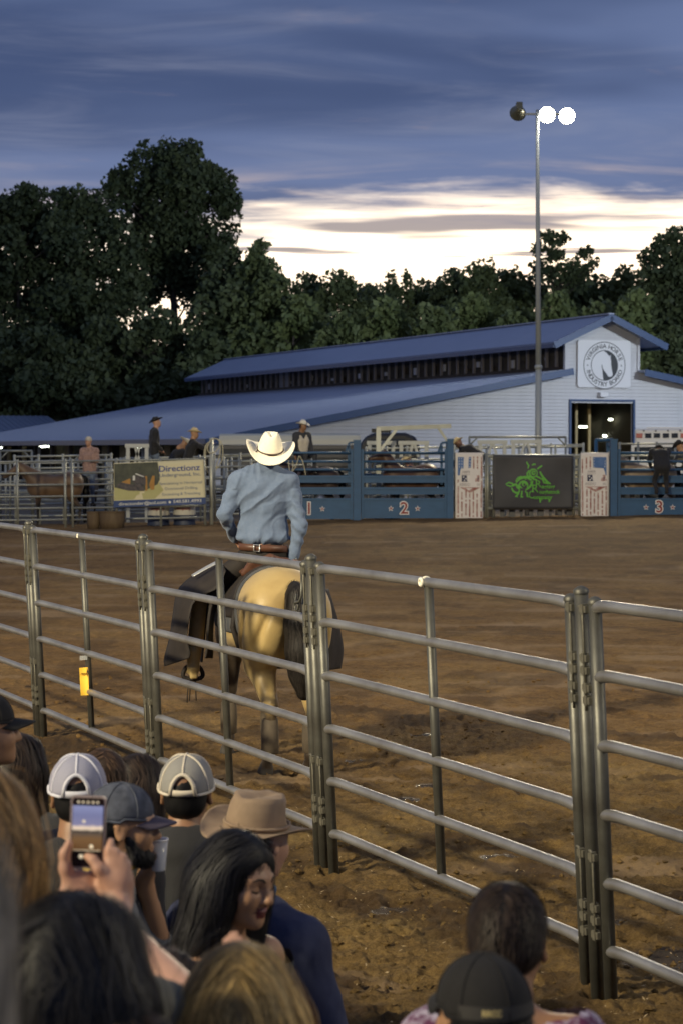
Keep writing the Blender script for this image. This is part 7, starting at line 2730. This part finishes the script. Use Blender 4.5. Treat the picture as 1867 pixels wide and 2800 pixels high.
def hair_volume(o, Rm, kind, sc=1.0, length=.28, spread=1.0):
    s = SDF()
    q = L2W(o, Rm * sc)
    rot = Matrix(Rm.tolist())
    e = lambda c, r, k=.03, op='u': s.ell(q(c), np.array(r) * sc, rot=rot, k=k * sc, op=op)
    if kind == 'short':
        e((-.020, 0, .034), (.103, .084, .099))
        e((-.046, 0, -.018), (.056, .070, .046))
        e((.115, 0, -.045), (.085, .12, .085), .02, 's')
        for sg in (1, -1): e((.022, .092 * sg, -.040), (.052, .030, .056), .012, 's')
    elif kind == 'capped':
        e((-.022, 0, .024), (.0915, .0790, .081))
        e((-.050, 0, -.035), (.056, .068, .050))
        e((.115, 0, -.045), (.085, .12, .085), .02, 's')
    elif kind == 'nape':
        e((-.040, 0, -.005), (.074, .080, .060))
        e((-.055, 0, -.045), (.055, .066, .045))
    elif kind == 'long':
        e((-.018, 0, .036), (.108, .092, .104))
        e((-.055, 0, -.03), (.085, .095, .09), .05)
        for sg in (1, -1):
            a, b = (-.045, .060 * sg * spread, -.02), (-.055, .078 * sg * spread, -length)
            s.cap(q(a), q(b), .058 * sc, .052 * sc, k=.05)
        s.cap(q((-.075, 0, -.02)), q((-.085, 0, -length * 1.05)), .070 * sc, .060 * sc, k=.05)
    elif kind == 'woman':
        e((-.020, 0, .036), (.106, .092, .101))
        e((-.055, 0, -.03), (.085, .100, .09), .05)
        for sg in (1, -1):
            s.cap(q((.020, .070 * sg, .048)), q((.004, .092 * sg, -.06)), .028 * sc, .034 * sc, k=.04)
            s.cap(q((.004, .092 * sg, -.06)), q((-.012, .100 * sg, -.17)), .036 * sc, .046 * sc, k=.04)
            s.cap(q((-.04, .075 * sg, -.02)), q((-.05, .098 * sg, -length)), .062 * sc, .060 * sc, k=.05)
        s.cap(q((-.075, 0, -.02)), q((-.095, 0, -length)), .075 * sc, .075 * sc, k=.05)
        e((.115, 0, -.035), (.058, .050, .105), .02, 's')
    return s


def add_hair(root, o, Rm, m, kind, rs, sc=1.0, n=2200, length=.28, width=.0045, steps=None, spread=1.0, tints=(.45, 1.7), h=.010, wave=0.0, lift=(0.0, .007)):
    vol = hair_volume(o, Rm, kind, sc, length, spread)
    base = sdf_obj('hair', vol, h, m, root, it=2, disp=(lambda V: 0.006 * (fbm(V[:, 0] * 50, V[:, 1] * 50, V[:, 2] * 6, o=3, seed=3) - .5)))
    set_tint(base, .40)
    oo = np.array(o)

    def flow(p, g):
        L = (p - oo) @ Rm
        f = np.zeros_like(p)
        top = np.clip((L[:, 2] - .05) / .06, 0, 1)
        f[:, 1] = np.sign(L[:, 1] + 1e-4) * top * 1.2
        f[:, 0] = -0.5 * top - .15
        f[:, 2] = -1 + .3 * top
        if wave: f[:, 1] += wave * np.sin(L[:, 2] * 60 + L[:, 1] * 30)
        return f @ Rm.T
    if kind == 'capped':
        return base
    if kind in ('short', 'nape'):
        strand_obj('hair_strands', vol, rs, n, steps or 5, .0075 * sc, width * .6, m, base, flow, lift=(0.0, .003), h=h, tints=tints, loose=.30)
    else:
        strand_obj('hair_strands', vol, rs, int(n * 1.7), steps or 15, length / 9 * sc, width * .72, m, base, flow, lift=lift, h=h, tints=tints, fly=.05)
    return base


def surf_tube(name, s, pts, r, m, parent, lift=0.001, n=6):
    X = np.array(pts, float)
    for _ in range(3):
        e = 1e-3
        g = np.stack([s.eval(X + np.eye(3)[i] * e) - s.eval(X - np.eye(3)[i] * e) for i in range(3)], -1)
        g /= np.linalg.norm(g, axis=1, keepdims=True)
        X = X - (s.eval(X) - lift)[:, None] * g
    MB().tube([tuple(x) for x in X], r, n).build(name, m, parent)


H_BLACK = hair_mat('hair_black', (0.010, 0.0095, 0.0105), .36, .5)
H_DKBR = hair_mat('hair_dark_brown', (0.030, 0.020, 0.014), .4)
H_BROWN = hair_mat('hair_brown', (0.075, 0.045, 0.026), .42)
H_BLOND = hair_mat('hair_blonde', (0.50, 0.33, 0.115), .42)
H_LTBR = hair_mat('hair_light_brown', (0.36, 0.205, 0.070), .42)
H_GREY = hair_mat('hair_grey', (0.20, 0.185, 0.165), .45)
CAP_W = mat('cap_white', (0.60, 0.60, 0.66), 0.8)
CAP_WM = mat('cap_white_mesh', (0.27, 0.27, 0.34), 0.7, noise=(420, .5, (.36, .36, .44)), bump=(500, .6, .0015))
CAP_B = mat('cap_beige_trim', (0.58, 0.52, 0.42), 0.8)
CAP_BM = mat('cap_beige_mesh', (0.22, 0.215, 0.20), 0.7, noise=(420, .5, (.30, .29, .27)), bump=(500, .6, .0015))
CAP_BR = mat('cap_brown_front', (0.16, 0.11, 0.10), 0.85)
CAP_K = mat('cap_black', (0.012, 0.0115, 0.0115), 0.9, noise=(80, .4, (.020, .019, .019)))
CAP_CAMO = mat('cap_slate_camo', (0.085, 0.095, 0.125), 0.85, noise=(26, .9, (.035, .04, .055)))
CAP_PUR = mat('cap_bill_purple', (0.06, 0.05, 0.075), 0.85)
FELT = mat('felt_taupe', (0.27, 0.195, 0.130), 0.85, noise=(18, .6, (.19, .13, .085)), bump=(90, .25, .002))


def person(label, px, top, Y, yaw, shirt, skin, J={}, up=.128, hh=.006, h=.016, headR=(0, 0, 0), legs=True, **kw):
    loc = head_at(px, top, Y, up)
    # seat height follows from the head; keep the feet on the ground
    sc = kw.get('scale', 1.0)
    JJ = dict(J)
    for s_, sg in (('L', 1), ('R', -1)):
        JJ.setdefault('an' + s_, (.38, .13 * sg, -(loc.z - .07) / sc))
    return figure(label, loc, yaw, JJ, skin, shirt, C_BLUEJ, h=h, hh=hh, headR=headR, group=G_SP, legs=legs, **kw) + (loc,)


def put_cap(root, J, Rm, m, bill_m, tilt=0, **kw):
    return ball_cap(root, head_mat4(J['head'], Rm) @ Matrix.Translation((-.010, 0, .030)) @ Matrix.Rotation(R(tilt), 4, 'Y'), m, bill_m, **kw)


RS = np.random.RandomState
# dark cap at the left edge
r, J, Rm, hs_, _ = person('man in a black cap facing right at the left picture edge', -38, 1893, 7.4, R(-72), C_DARK, SK_B, hh=.007)
put_cap(r, J, Rm, CAP_K, CAP_K, arch=False)
add_hair(r, J['head'], Rm, H_DKBR, 'nape', RS(1), n=700, width=.003)
r, J, Rm, hs_, _ = person('person with a dark ponytail just below the black capped man', 62, 2012, 8.2, R(-20), C_BLACK, SK_A, hh=.009)
add_hair(r, J['head'], Rm, H_DKBR, 'long', RS(2), n=900, length=.16)
# white mesh cap
r, J, Rm, hs_, _ = person('person in a white mesh-back cap, seen from behind', 214, 2066, 7.0, R(4), C_BLACK, SK_C)
put_cap(r, J, Rm, CAP_W, CAP_W, tilt=-4, mesh_m=CAP_WM, seams=CAP_W, r=(.112, .093, .103), seam_r=.0034)
add_hair(r, J['head'], Rm, H_BLACK, 'capped', RS(3))
r, J, Rm, hs_, _ = person('grey-brown haired person behind the white mesh cap', 282, 2047, 7.9, R(10), C_DARK, SK_A, hh=.008)
add_hair(r, J['head'], Rm, H_BROWN, 'short', RS(4), n=1800, width=.004, tints=(.8, 2.4))
r, J, Rm, hs_, _ = person('dark brown haired person between the two mesh caps', 384, 2066, 8.3, R(-25), C_DARK, SK_B, hh=.008)
add_hair(r, J['head'], Rm, H_DKBR, 'long', RS(5), n=1500, length=.13, tints=(.6, 2.2), wave=.5)
# beige trucker cap, black T-shirt
r, J, Rm, hs_, _ = person('man in a beige mesh-back cap and black T-shirt', 511, 2068, 7.6, R(-3), C_BLACK, SK_C, belly=1.15, sleeve=.5, scale=1.04, J=dict(shL=(-.06, .205, -.225), shR=(-.06, -.205, -.225), elL=(.12, .25, -.46), elR=(.12, -.25, -.46), neck=(-.055, 0, -.15)))
put_cap(r, J, Rm, CAP_BR, CAP_BR, tilt=-6, mesh_m=CAP_BM, seams=CAP_B, seam_r=.0038, r=(.114, .096, .106))
add_hair(r, J['head'], Rm, H_BLACK, 'capped', RS(6), sc=1.03)
# camo cap, beard, cup
r, J, Rm, hs_, loc = person('bearded man in a slate camo cap facing right, grey shirt with yellow collar', 334, 2141, 6.7, R(-82), C_GREY, SK_B, hh=.005, headR=(0, R(4), 0), sleeve=.5,
                            J=dict(elL=(.14, .20, -.46), wrL=(.075, .115, -.20), elR=(.02, -.235, -.50)), hand_dir={'L': ((.25, -.30, .92), (.9, .3, .0))})
put_cap(r, J, Rm, CAP_CAMO, CAP_PUR, tilt=3, arch=False)
add_hair(r, J['head'], Rm, H_BLACK, 'nape', RS(7), n=900, width=.003)
q = L2W(J['head'], Rm)
bd = SDF()
bd.ell(q((.050, 0, -.085)), (.052, .056, .045), rot=Matrix(Rm.tolist()), k=.02).ell(q((.085, 0, -.100)), (.026, .030, .026), k=.02)
for sg in (1, -1): bd.cap(q((.02, .058 * sg, -.035)), q((.045, .050 * sg, -.085)), .016, .022, k=.02)
bd.ell(q((.100, 0, -.068)), (.03, .03, .012), k=.008, op='s')
bo_ = sdf_obj('beard', bd, .006, H_BLACK, r)
set_tint(bo_, 1.2)
strand_obj('beard_hair', bd, RS(8), 900, 4, .006, .0022, H_BLACK, bo_, lambda p, g: g * .6 + np.tile([0, 0, -1.0], (len(p), 1)), lift=(0, .003), h=.008, tints=(.6, 2.0), loose=.5)
nk = J['neck']
MB().tube([(nk[0] + .012 + .070 * math.cos(t * .3142), nk[1] + .072 * math.sin(t * .3142), nk[2] + .040 + .012 * math.cos(t * .3142)) for t in range(20)], .016, 8, closed=True).build('yellow_collar', mat('yellow_knit', (.42, .28, .03), .8), r)
cupm = mat('clear_cup', (.75, .76, .78), .15, alpha=.55)
wr = J['wrL']
cw = r.matrix_world if False else Matrix.Translation(r.location) @ r.rotation_euler.to_matrix().to_4x4()
cpos = cw @ Vector((wr[0] + .040, wr[1] - .030, wr[2] + .085))
cup = empty('drinking_cup', cpos, 0, 'clear plastic cup held by the bearded man', 'cup')
cup.scale = (.8, .8, .8)
MB().lathe([(0, -.055), (.028, -.055), (.038, .06), (.040, .06), (.030, -.058)], 16).build('wall', cupm, cup)
MB().lathe([(.036, .058), (.042, .060), (.042, .066), (.036, .066), (.036, .058)], 16).build('rim', mat('cup_rim', (.8, .8, .82), .3), cup)
# hat man in navy
r, J, Rm, hs_, _ = person('older man in a taupe wide-brimmed hat and navy shirt', 705, 2190, 7.2, R(-32), C_NAVY, SK_A, hh=.005, sleeve=.45, belly=1.12, headR=(0, R(8), R(-6)),
                          J=dict(neck=(-.055, 0, -.18), chest=(-.10, .0, -.40), pelvis=(-.16, 0, -.76), shL=(-.06, .20, -.27), shR=(-.08, -.205, -.28), elR=(-.02, -.285, -.58), wrR=(.22, -.20, -.68)), scale=1.08)
HMx = head_mat4(J['head'], Rm) @ Matrix.Translation((-.010, 0, .045)) @ Matrix.Rotation(R(-7), 4, 'Y') @ Matrix.Rotation(R(7), 4, 'X')
western_hat(r, HMx, FELT, FELT, a=.112, b=.100, h=.108, top=.80, brim=.088, lift=.030, dip=.026, crease=.016)
add_hair(r, J['head'], Rm, H_GREY, 'nape', RS(9), n=900, width=.003, sc=1.05)
nk = J['neck']
MB().tube([(nk[0] + .008 + .076 * math.cos(t * .3142), nk[1] + .078 * math.sin(t * .3142), nk[2] + .028 + .014 * math.cos(t * .3142)) for t in range(20)], .015, 8, closed=True).build('collar', mat('collar_blue', (.05, .15, .33), .8), r)
# woman with long black hair
LIP = mat('lip_red', (.15, .035, .03), .4)
r, J, Rm, hs_, loc = person('woman with long black hair looking down to the right, black top', 652, 2272, 6.0, R(-122), C_BLACK, SK_B, hh=.0032, h=.014, headR=(R(-3), R(9), R(-2)), lips=LIP, sleeve=.0, narrow=.9, up=.135, shirt_top=-.10,
                            J=dict(neck=(-.045, .0, -.19), shL=(-.03, .165, -.25), shR=(-.03, -.165, -.25), elL=(-.02, .20, -.52), elR=(-.02, -.20, -.52)))
q = L2W(J['head'], Rm)
brow = mat('brow_dark', (.018, .013, .010), .7)
for sg in (1, -1):
    surf_tube('eyebrow', hs_, [q(v) for v in ((.095, .012 * sg, .020), (.094, .022 * sg, .026), (.088, .034 * sg, .027), (.080, .046 * sg, .021))], [.0022, .0030, .0028, .0012], brow, r, .0008)
    surf_tube('eyelash', hs_, [q(v) for v in ((.090, .019 * sg, -.0065), (.089, .026 * sg, -.0095), (.088, .034 * sg, -.0100), (.082, .043 * sg, -.0075), (.078, .047 * sg, -.0045))], [.0010, .0018, .0020, .0018, .0008], brow, r, .0006)
    surf_tube('eyelid_crease', hs_, [q(v) for v in ((.088, .020 * sg, .006), (.086, .032 * sg, .010), (.079, .044 * sg, .006))], [.0008, .0012, .0008], mat('lid_shadow', (.20, .10, .065), .6), r, .0002)
    surf_tube('nostril', hs_, [q(v) for v in ((.112, .006 * sg, -.044), (.106, .011 * sg, -.044))], [.0026, .0024], brow, r, .0)
surf_tube('mouth_line', hs_, [q(v) for v in ((.094, .021, -.0690), (.104, .010, -.0688), (.106, 0, -.0694), (.104, -.010, -.0688), (.094, -.021, -.0690))], [.0008, .0013, .0013, .0013, .0008], mat('mouth_dark', (.06, .012, .012), .5), r, .0002)
add_hair(r, J['head'], Rm, H_BLACK, 'woman', RS(10), n=3800, length=.30, width=.0038, steps=20, tints=(.5, 2.6), h=.008)
# pendant
nk = J['neck']
MB().lathe([(0, -.006), (.006, 0), (0, .006)], 8).build('pendant', M_SILVER, r, tuple(nk + np.array((.105, .03, -.035))))
# long light-brown haired woman at the left, filming with her phone
r, J, Rm, hs_, locw = person('woman with long light brown hair at the left edge, arms raised with a phone', -45, 2112, 3.7, R(-12), C_OLIVE, SK_A, hh=.008, hands=False, sleeve=.35, scale=.97,
                             J=dict(elR=(.22, -.36, -.36), wrR=(.52, -.36, -.14), elL=(.16, -.02, -.42), wrL=(.50, -.10, -.18)))
add_hair(r, J['head'], Rm, H_LTBR, 'long', RS(11), n=3600, length=.62, width=.0055, steps=20, tints=(.35, 2.0), wave=.15)
wM = (Matrix.Translation(r.location) @ r.rotation_euler.to_matrix().to_4x4())
wI = wM.inverted()
# phone: centre S(240, 2278), 4.55 m away
PY = 4.72
pc = P(240, 2276, PY)
phone = empty('phone', pc, R(-2), 'phone held up in two hands, its screen showing the dusk arena', 'phone')
phone.rotation_euler = (R(-4), R(1.5), R(-3))
PW, PH = .0385, .0785


def rrect(w, h_, r_, y, n=5):
    pts = []
    for cx, cz, a0 in ((w - r_, h_ - r_, 0), (-w + r_, h_ - r_, 90), (-w + r_, -h_ + r_, 180), (w - r_, -h_ + r_, 270)):
        for k in range(n):
            a = R(a0 + 90 * k / (n - 1))
            pts.append((cx + r_ * math.cos(a), cz + r_ * math.sin(a)))
    return pts


MB().prism(rrect(PW, PH, .010, 0), (0, 0, 0), (1, 0, 0), (0, 0, 1), (0, .009, 0)).build('case', mat('phone_case', (.42, .33, .30), .4), phone)
MB().prism(rrect(PW - .0035, PH - .0035, .007, 0), (0, -.0012, 0), (1, 0, 0), (0, 0, 1), (0, .001, 0)).build('glass', mat('phone_black', (.02, .012, .014), .1), phone)


def screen_mat():
    m = bpy.data.materials.new('phone_screen')
    m.use_nodes = True
    nt = m.node_tree
    b = nt.nodes['Principled BSDF']
    tc = nt.nodes.new('ShaderNodeTexCoord')
    sp_ = nt.nodes.new('ShaderNodeSeparateXYZ')
    nt.links.new(tc.outputs['Object'], sp_.inputs[0])
    n = nt.nodes.new('ShaderNodeTexNoise')
    mp = nt.nodes.new('ShaderNodeMapping')
    mp.inputs['Scale'].default_value = (60, 1, 260)
    nt.links.new(tc.outputs['Object'], mp.inputs[0])
    nt.links.new(mp.outputs[0], n.inputs['Vector'])
    n.inputs['Scale'].default_value = 1
    n.inputs['Detail'].default_value = 4
    ad = nt.nodes.new('ShaderNodeMath')
    ad.operation = 'MULTIPLY_ADD'
    nt.links.new(n.outputs[0], ad.inputs[0])
    ad.inputs[1].default_value = .010
    nt.links.new(sp_.outputs[2], ad.inputs[2])
    mr = nt.nodes.new('ShaderNodeMapRange')
    mr.inputs[1].default_value, mr.inputs[2].default_value = -.040, .062
    nt.links.new(ad.outputs[0], mr.inputs[0])
    cr = nt.nodes.new('ShaderNodeValToRGB')
    cr.color_ramp.interpolation = 'LINEAR'
    e = cr.color_ramp.elements
    pts = [(0, (.10, .045, .015)), (.30, (.17, .085, .03)), (.42, (.10, .07, .05)), (.47, (.03, .025, .022)), (.50, (.75, .58, .42)), (.555, (.80, .62, .48)), (.60, (.22, .21, .34)), (.80, (.17, .18, .33)), (1, (.24, .26, .45))]
    while len(e) < len(pts): e.new(.5)
    for i, (p_, c_) in enumerate(pts): e[i].position, e[i].color = p_, (*c_, 1)
    nt.links.new(mr.outputs[0], cr.inputs[0])
    nt.links.new(cr.outputs[0], b.inputs['Emission Color'])
    b.inputs['Emission Strength'].default_value = 1.0
    b.inputs['Base Color'].default_value = (.02, .02, .02, 1)
    b.inputs['Roughness'].default_value = .2
    return m


vv = [(-PW + .005, -.0024, -.040), (PW - .005, -.0024, -.040), (PW - .005, -.0024, .058), (-PW + .005, -.0024, .058)]
scn = link('screen', mesh_from(vv, [(0, 1, 2, 3)]), screen_mat(), phone)
M_UI = mat('screen_icon', (.5, .45, .35), .4, emit=((.9, .75, .5), .7))
for x, z, rr_ in ((-.021, .0655, .0025), (-.011, .0655, .0025), (0.0, .0655, .0025), (.011, .0655, .0025), (.021, .0655, .0025), (-.008, .024, .0032), (.010, -.030, .0042), (-.012, -.052, .0050), (.007, -.052, .0050)):
    link('screen_icon', mesh_from([(x + rr_ * math.cos(t * .5236), -.0030, z + rr_ * math.sin(t * .5236)) for t in range(12)], [tuple(range(12))]), M_UI, scn)
MB().box((0, -.003, -.0385), (.06, .0006, .0012)).build('screen_line', M_UI, scn)
# her two hands around the phone (modelled in the world, then joined to her body)
hd = SDF()
A = lambda px, py, dY=0.0: np.array(P(px, py, PY + dY))
# left hand: palm under and behind the phone, thumb up its left edge, fingers round the back
hd.ell(A(245, 2440, .020), (.043, .024, .040), rot=(0, R(20), 0), k=.02)
hd.ell(A(215, 2425, .010), (.034, .024, .038), k=.02)
hd.cap(A(228, 2455, .01), A(178, 2478, -.01), .030, .028, k=.02)
hd.cap(A(196, 2425, .0), A(180, 2375, -.006), .0175, .0140, k=.015)
hd.cap(A(180, 2375, -.006), A(178, 2335, -.008), .0138, .0120, k=.01)
hd.cap(A(178, 2335, -.008), A(190, 2308, -.012), .0120, .0100, k=.008)
for i, (x, y) in enumerate(((286, 2330), (289, 2352), (288, 2374), (284, 2396))):
    hd.cap(A(250, 2410 - i * 6, .030), A(282, y, .026), .0095, .0090, k=.006)
    hd.cap(A(282, y, .026), A(x + 4, y - 2, .004), .0088, .0080, k=.005)
# right hand: back of the hand to the camera, thumb reaching over the screen, index along the edge
hd.ell(A(318, 2400, -.010), (.036, .020, .046), rot=(0, R(-14), 0), k=.02)
hd.cap(A(320, 2420, -.005), A(322, 2462, .0), .034, .030, k=.02)
hd.cap(A(296, 2412, -.022), A(272, 2376, -.030), .0160, .0130, k=.012)
hd.cap(A(272, 2376, -.030), A(256, 2352, -.024), .0122, .0112, k=.008)
hd.cap(A(256, 2352, -.024), A(240, 2342, -.012), .0110, .0090, k=.006)
for i, (x0, y0, x1, y1, x2, y2, d2) in enumerate(((305, 2365, 300, 2326, 304, 2300, .006), (318, 2358, 318, 2332, 306, 2330, .022), (334, 2366, 338, 2345, 322, 2346, .026), (346, 2380, 350, 2364, 336, 2364, .026))):
    hd.cap(A(x0, y0, -.012), A(x1, y1, -.008), .0115 - .0006 * i, .0105 - .0006 * i, k=.008)
    hd.cap(A(x1, y1, -.008), A(x2, y2, d2), .0100 - .0005 * i, .0088 - .0005 * i, k=.005)
# forearms back to her elbows
el_l = wM @ Vector(J['elL'])
el_r = wM @ Vector(J['elR'])
hd.cap(A(182, 2476, -.01), A(140, 2545, -.16), .029, .036, k=.02)
hd.cap(A(140, 2545, -.16), np.array(el_l), .036, .044, k=.02)
hd.cap(A(322, 2462, 0), A(318, 2540, -.12), .030, .037, k=.02)
hd.cap(A(318, 2540, -.12), np.array(el_r), .037, .044, k=.02)
Vh, Qh, mh = hd.arrays(.0042)
Vh = smooth_verts(Vh, Qh, 2)
body = [c for c in r.children if c.name.startswith('body')][0]
me = body.data
V0 = np.empty(len(me.vertices) * 3)
me.vertices.foreach_get('co', V0)
V0 = V0.reshape(-1, 3)
Q0 = np.empty(len(me.polygons) * 4, np.int64)
me.polygons.foreach_get('vertices', Q0)
Q0 = Q0.reshape(-1, 4)
keepv = ~((V0[:, 0] > .10) & (V0[:, 2] < J['head'][2] - .02) & (V0[:, 2] > J['head'][2] - .40) & (V0[:, 0] > .36))
Q0 = Q0[keepv[Q0].all(1)]
iM = np.array(wI)
Vl = Vh @ iM[:3, :3].T + iM[:3, 3]
nm = np_mesh(np.concatenate([V0, Vl]), np.concatenate([Q0, Qh + len(V0)]))
nm.materials.append(SK_A)
body.data = nm
wp = [P(158, 2452, PY - .03), P(178, 2462, PY - .06), P(200, 2485, PY - .05), P(215, 2500, PY - .02)]
wt = empty('wrist_watch', P(185, 2480, PY - .04), 0, 'black wrist watch on the wrist below the phone', 'watch')
c0 = np.array(P(176, 2487, PY - .03))
ax_ = (A(140, 2545, -.16) - A(182, 2476, -.01))
ax_ /= np.linalg.norm(ax_)
e1 = np.cross(ax_, (0, 1, 0))
e1 /= np.linalg.norm(e1)
e2 = np.cross(ax_, e1)
lc_ = np.array(wt.location)
mbw = MB()
vs2, f2 = [], []
for k in range(24):
    a = 2 * math.pi * k / 24
    d = e1 * math.cos(a) + e2 * math.sin(a)
    for w_, rr_ in ((-.013, .0345), (.013, .0360)):
        vs2.append(tuple(c0 - lc_ + d * rr_ + ax_ * w_))
for k in range(24):
    j = (k + 1) % 24
    f2.append((2 * k, 2 * j, 2 * j + 1, 2 * k + 1))
bo_ = link('strap', mesh_from(vs2, f2, True), CAP_K, wt)
sm = bo_.modifiers.new('t', 'SOLIDIFY')
sm.thickness, sm.offset = .004, 1
wc = c0 - lc_ + np.array((.012, -.038, .006))
MB().lathe([(0, .007), (.016, .007), (.019, .004), (.019, -.003), (0, -.004)], 18).build('case', mat('watch_case', (.02, .02, .022), .3), wt, tuple(wc), (R(75), 0, R(10)))
# nearest grey head, far out of focus at the left edge
r, J, Rm, hs_, _ = person('blurred grey-haired person nearest the camera at the left edge', -440, 1985, 1.62, R(10), C_OLIVE, SK_A, hh=.010, legs=False)
add_hair(r, J['head'], Rm, H_GREY, 'long', RS(12), n=1800, length=.34, width=.005, tints=(.7, 2.0))
# big dark head bottom left
r, J, Rm, hs_, _ = person('woman with thick dark hair filling the lower left corner', 225, 2462, 3.5, R(-25), C_BLACK, SK_B, hh=.008, up=.142)
add_hair(r, J['head'], Rm, H_BLACK, 'long', RS(13), n=4200, length=.34, width=.0050, steps=16, spread=1.35, sc=1.14, tints=(.5, 2.2), wave=.35, lift=(0, .012))
r, J, Rm, hs_, _ = person('brown haired girl beside the thick dark hair', 452, 2588, 4.3, R(-62), C_DARK, SK_A, hh=.006, scale=.92)
add_hair(r, J['head'], Rm, H_DKBR, 'long', RS(14), n=2200, length=.20, width=.0040, sc=.92, tints=(.6, 2.2))
r, J, Rm, hs_, _ = person('blonde woman at the bottom of the picture, seen from behind', 658, 2570, 3.8, R(0), C_DARK, SK_A, hh=.008, up=.140)
add_hair(r, J['head'], Rm, H_BLOND, 'long', RS(15), n=4200, length=.40, width=.0048, steps=18, spread=1.1, tints=(.35, 1.5))
r, J, Rm, hs_, _ = person('brown head peeking in at the bottom edge', 352, 2748, 3.4, R(10), C_DARK, SK_A, hh=.009, scale=.95, up=.135)
add_hair(r, J['head'], Rm, H_DKBR, 'long', RS(16), n=2200, length=.25, width=.0048, sc=.95, tints=(.6, 2.4))
# right: short haired man and the man in a black cap
def floral_mat():
    m = mat('floral_shirt', (.46, .43, .52), .8, noise=(34, 1.3, (.10, .015, .06)))
    return m
r, J, Rm, hs_, _ = person('man with short dark hair and a white and plum patterned shirt, at the right', 1388, 2418, 4.8, R(-12), floral_mat(), SK_C, hh=.005, h=.012, sleeve=.0, headR=(0, R(10), 0),
                          J=dict(neck=(-.065, 0, -.150), chest=(-.17, 0, -.33), pelvis=(-.32, 0, -.65), shL=(-.10, .155, -.205), shR=(-.09, -.155, -.195), elL=(-.02, .20, -.42), elR=(.02, -.21, -.42)), shirt_top=-.01)
add_hair(r, J['head'], Rm, hair_mat('hair_cropped', (0.022, 0.015, 0.011)), 'short', RS(17), n=6500, width=.0034, tints=(.5, 3.0), h=.007)
r, J, Rm, hs_, _ = person('man in a black cap with a small gold strap label, lower right', 1318, 2603, 4.2, R(22), C_DARK, SK_B, hh=.005, up=.130)
cp_ = put_cap(r, J, Rm, CAP_K, CAP_K, tilt=3, arch=False, seam_r=.0022, r=(.108, .089, .098))
add_hair(r, J['head'], Rm, H_BLACK, 'nape', RS(18), n=1600, width=.003)
st_ = []
for q_ in range(-9, 10):
    th = R(180 + q_ / 9 * 62)
    st_.append((.1095 * math.cos(th), .0905 * math.sin(th)))
sb_ = link('strap', mesh_from([(x, y, .004 - .012) for x, y in st_] + [(x * .995, y * .995, .028 - .012) for x, y in st_], [(i, i + 1, 20 + i, 19 + i) for i in range(18)], True), mat('cap_strap', (.04, .038, .036), .7), cp_)
me = text_mesh('RRCC', .0165, bold=.0007)
a0 = 180 - 22
for v in me.vertices:
    th = R(a0) + v.co.x / .110
    v.co = Vector((.1125 * math.cos(th), .0935 * math.sin(th), v.co.y + .004))
me.materials.append(mat('gold_thread', (.55, .45, .20), .6))
link('lettering', me, None, cp_)
